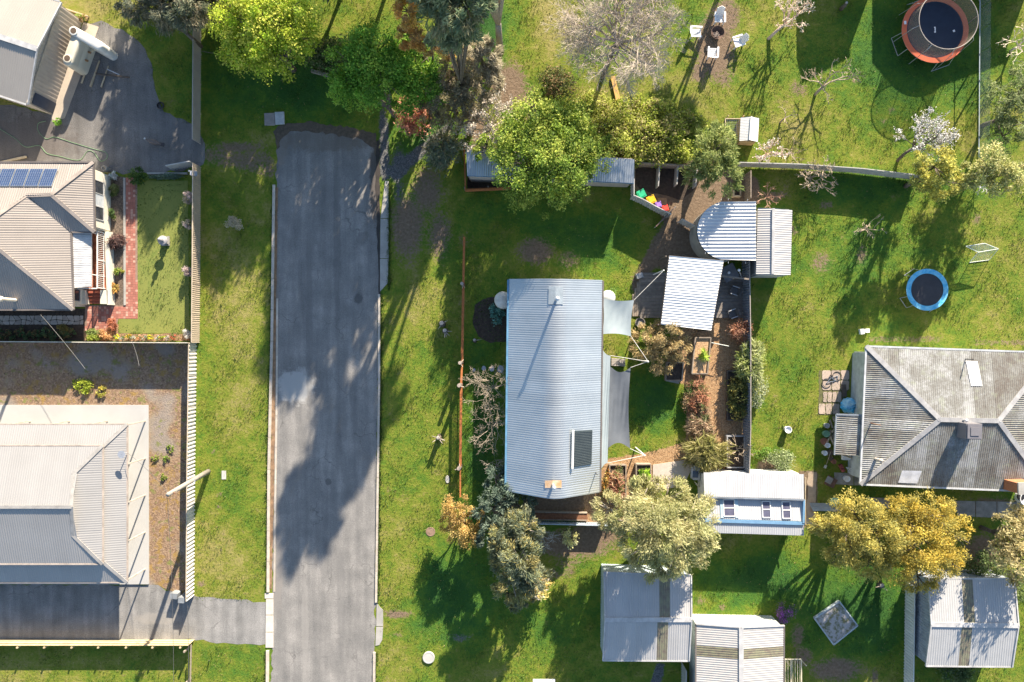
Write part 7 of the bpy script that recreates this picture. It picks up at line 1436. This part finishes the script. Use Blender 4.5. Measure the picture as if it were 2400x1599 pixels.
# ------------------------------------------------------------------ grass blades (nobody could count them)
occ = np.zeros(GX.shape, bool)
for pl_ in ([(640, 290), (892, 290), (912, 420), (912, 690), (895, 700), (885, 1400), (900, 1430), (895, 1520), (880, 1700), (622, 1700), (620, 1390), (628, 1380), (640, 430)], [(-100, -100), (130, -100), (236, 50), (330, 100), (385, 262), (455, 292), (482, 338), (478, 400), (322, 420), (326, 760), (280, 760), (280, 803), (-100, 803)], [(-100, 803), (470, 803), (462, 1400), (626, 1412), (626, 1512), (-100, 1515)], [(322, 420), (446, 420), (446, 425), (322, 436)],
            [(1195, 665), (1405, 665), (1400, 1130), (1195, 1130)], [(1100, 385), (1480, 395), (1480, 430), (1100, 440)], [(1480, 590), (1745, 590), (1745, 760), (1480, 760)], [(1640, 1100), (1870, 1100), (1870, 1235), (1640, 1235)], [(1400, 1315), (1600, 1320), (1600, 1520), (1400, 1520)], [(1610, 1430), (1815, 1430), (1815, 1700), (1610, 1700)],
            [(2125, 1330), (2340, 1330), (2340, 1530), (2125, 1530)], [(1985, 815), (2420, 820), (2420, 1130), (1985, 1120)], [(1608, 480), (1830, 480), (1830, 660), (1608, 660)], [(1908, 1449), (1966, 1409), (2009, 1466), (1953, 1511)], [(1480, 380), (1640, 380), (1640, 480), (1480, 480)], [(1425, 1075), (1740, 1075), (1740, 1160), (1425, 1160)], [(1560, 760), (1740, 760), (1740, 1080), (1600, 1080), (1600, 900), (1560, 890)]):
    occ |= in_poly(PXX, PYY, pl_)
g = np.random.default_rng(99); nb_ = 330000
px = g.uniform(-20, 2420, nb_); py = g.uniform(-20, 1620, nb_)
wx_ = (px - 1200) / S; wy_ = (800 - py) / S
ix = np.clip(np.searchsorted(gx, wx_), 0, len(gx) - 1); iy = np.clip(np.searchsorted(gy, wy_), 0, len(gy) - 1)
zz = zone[iy, ix]; bare = np.maximum(np.maximum(zz[:, 0], zz[:, 1]), zz[:, 2])
keep = (~occ[iy, ix]) & (g.random(nb_) > bare * 1.3)
# tufts gather in patches
lx = np.sin(px * .051 + 2.1 * np.sin(py * .021)) + np.sin(py * .047 + 1.7 * np.sin(px * .033)) + .8 * np.sin(px * .13 + py * .11)
keep &= g.random(nb_) < np.clip(.55 + .22 * lx, .12, 1)
px, py, zz, lx = wx_[keep], wy_[keep], zz[keep], lx[keep]; n = len(px)
# grass creeping over the kerbs
ex = []
for pts_k in ([(641, 434), (635, 800), (628, 1100), (626, 1388)], [(625, 1524), (622, 1640)], [(893, 690), (893, 900), (886, 1412)], [(882, 1528), (877, 1640)], [(912, 430), (912, 680)]):
    for (xa, ya), (xb, yb) in zip(pts_k, pts_k[1:]):
        m_k = int(abs(yb - ya) * 7); t_k = g.random(m_k); ex.append(np.stack([xa + (xb - xa) * t_k + g.normal(0, 2.2, m_k) * (np.sin(t_k * abs(yb - ya) * .12) * .6 + .9), ya + (yb - ya) * t_k], 1))
ex = np.concatenate(ex); px = np.concatenate([px, (ex[:, 0] - 1200) / S]); py = np.concatenate([py, (800 - ex[:, 1]) / S]); zz = np.concatenate([zz, np.tile([0, 0, 0, .4], (len(ex), 1))]); lx = np.concatenate([lx, np.full(len(ex), 2.0)]); n = len(px)
a = g.uniform(0, 6.2832, n); hgt = g.uniform(.03, .10, n) * np.clip(1 + .25 * lx, .5, 1.7); w = g.uniform(.012, .032, n); ln = g.uniform(.01, .10, n)
ca_, sa_ = np.cos(a), np.sin(a); z0 = np.zeros(n)
v0 = np.stack([px - sa_ * w, py + ca_ * w, z0], 1); v1 = np.stack([px + sa_ * w, py - ca_ * w, z0], 1)
v2 = np.stack([px + sa_ * w * .35 + ca_ * ln, py - ca_ * w * .35 + sa_ * ln, hgt], 1); v3 = np.stack([px - sa_ * w * .35 + ca_ * ln, py + ca_ * w * .35 + sa_ * ln, hgt], 1)
lu = np.clip(zz[:, 3] + g.normal(0, .16, n), 0, 1)[:, None]
cg = np.array([(.125, .155, .028)]) * (1 - lu) + np.array([(.04, .12, .024)]) * lu; cg = cg * g.uniform(.75, 1.3, (n, 1))
dry = g.random(n) < .04; cg[dry] = np.array([.28, .23, .10])
go = quads("grass", None, np.stack([v0, v1, v2, v3], 1).reshape(-1, 3), cg, GRASSM, kind="stuff"); tag(go, "short rough grass blades over lawns and verges", "grass")
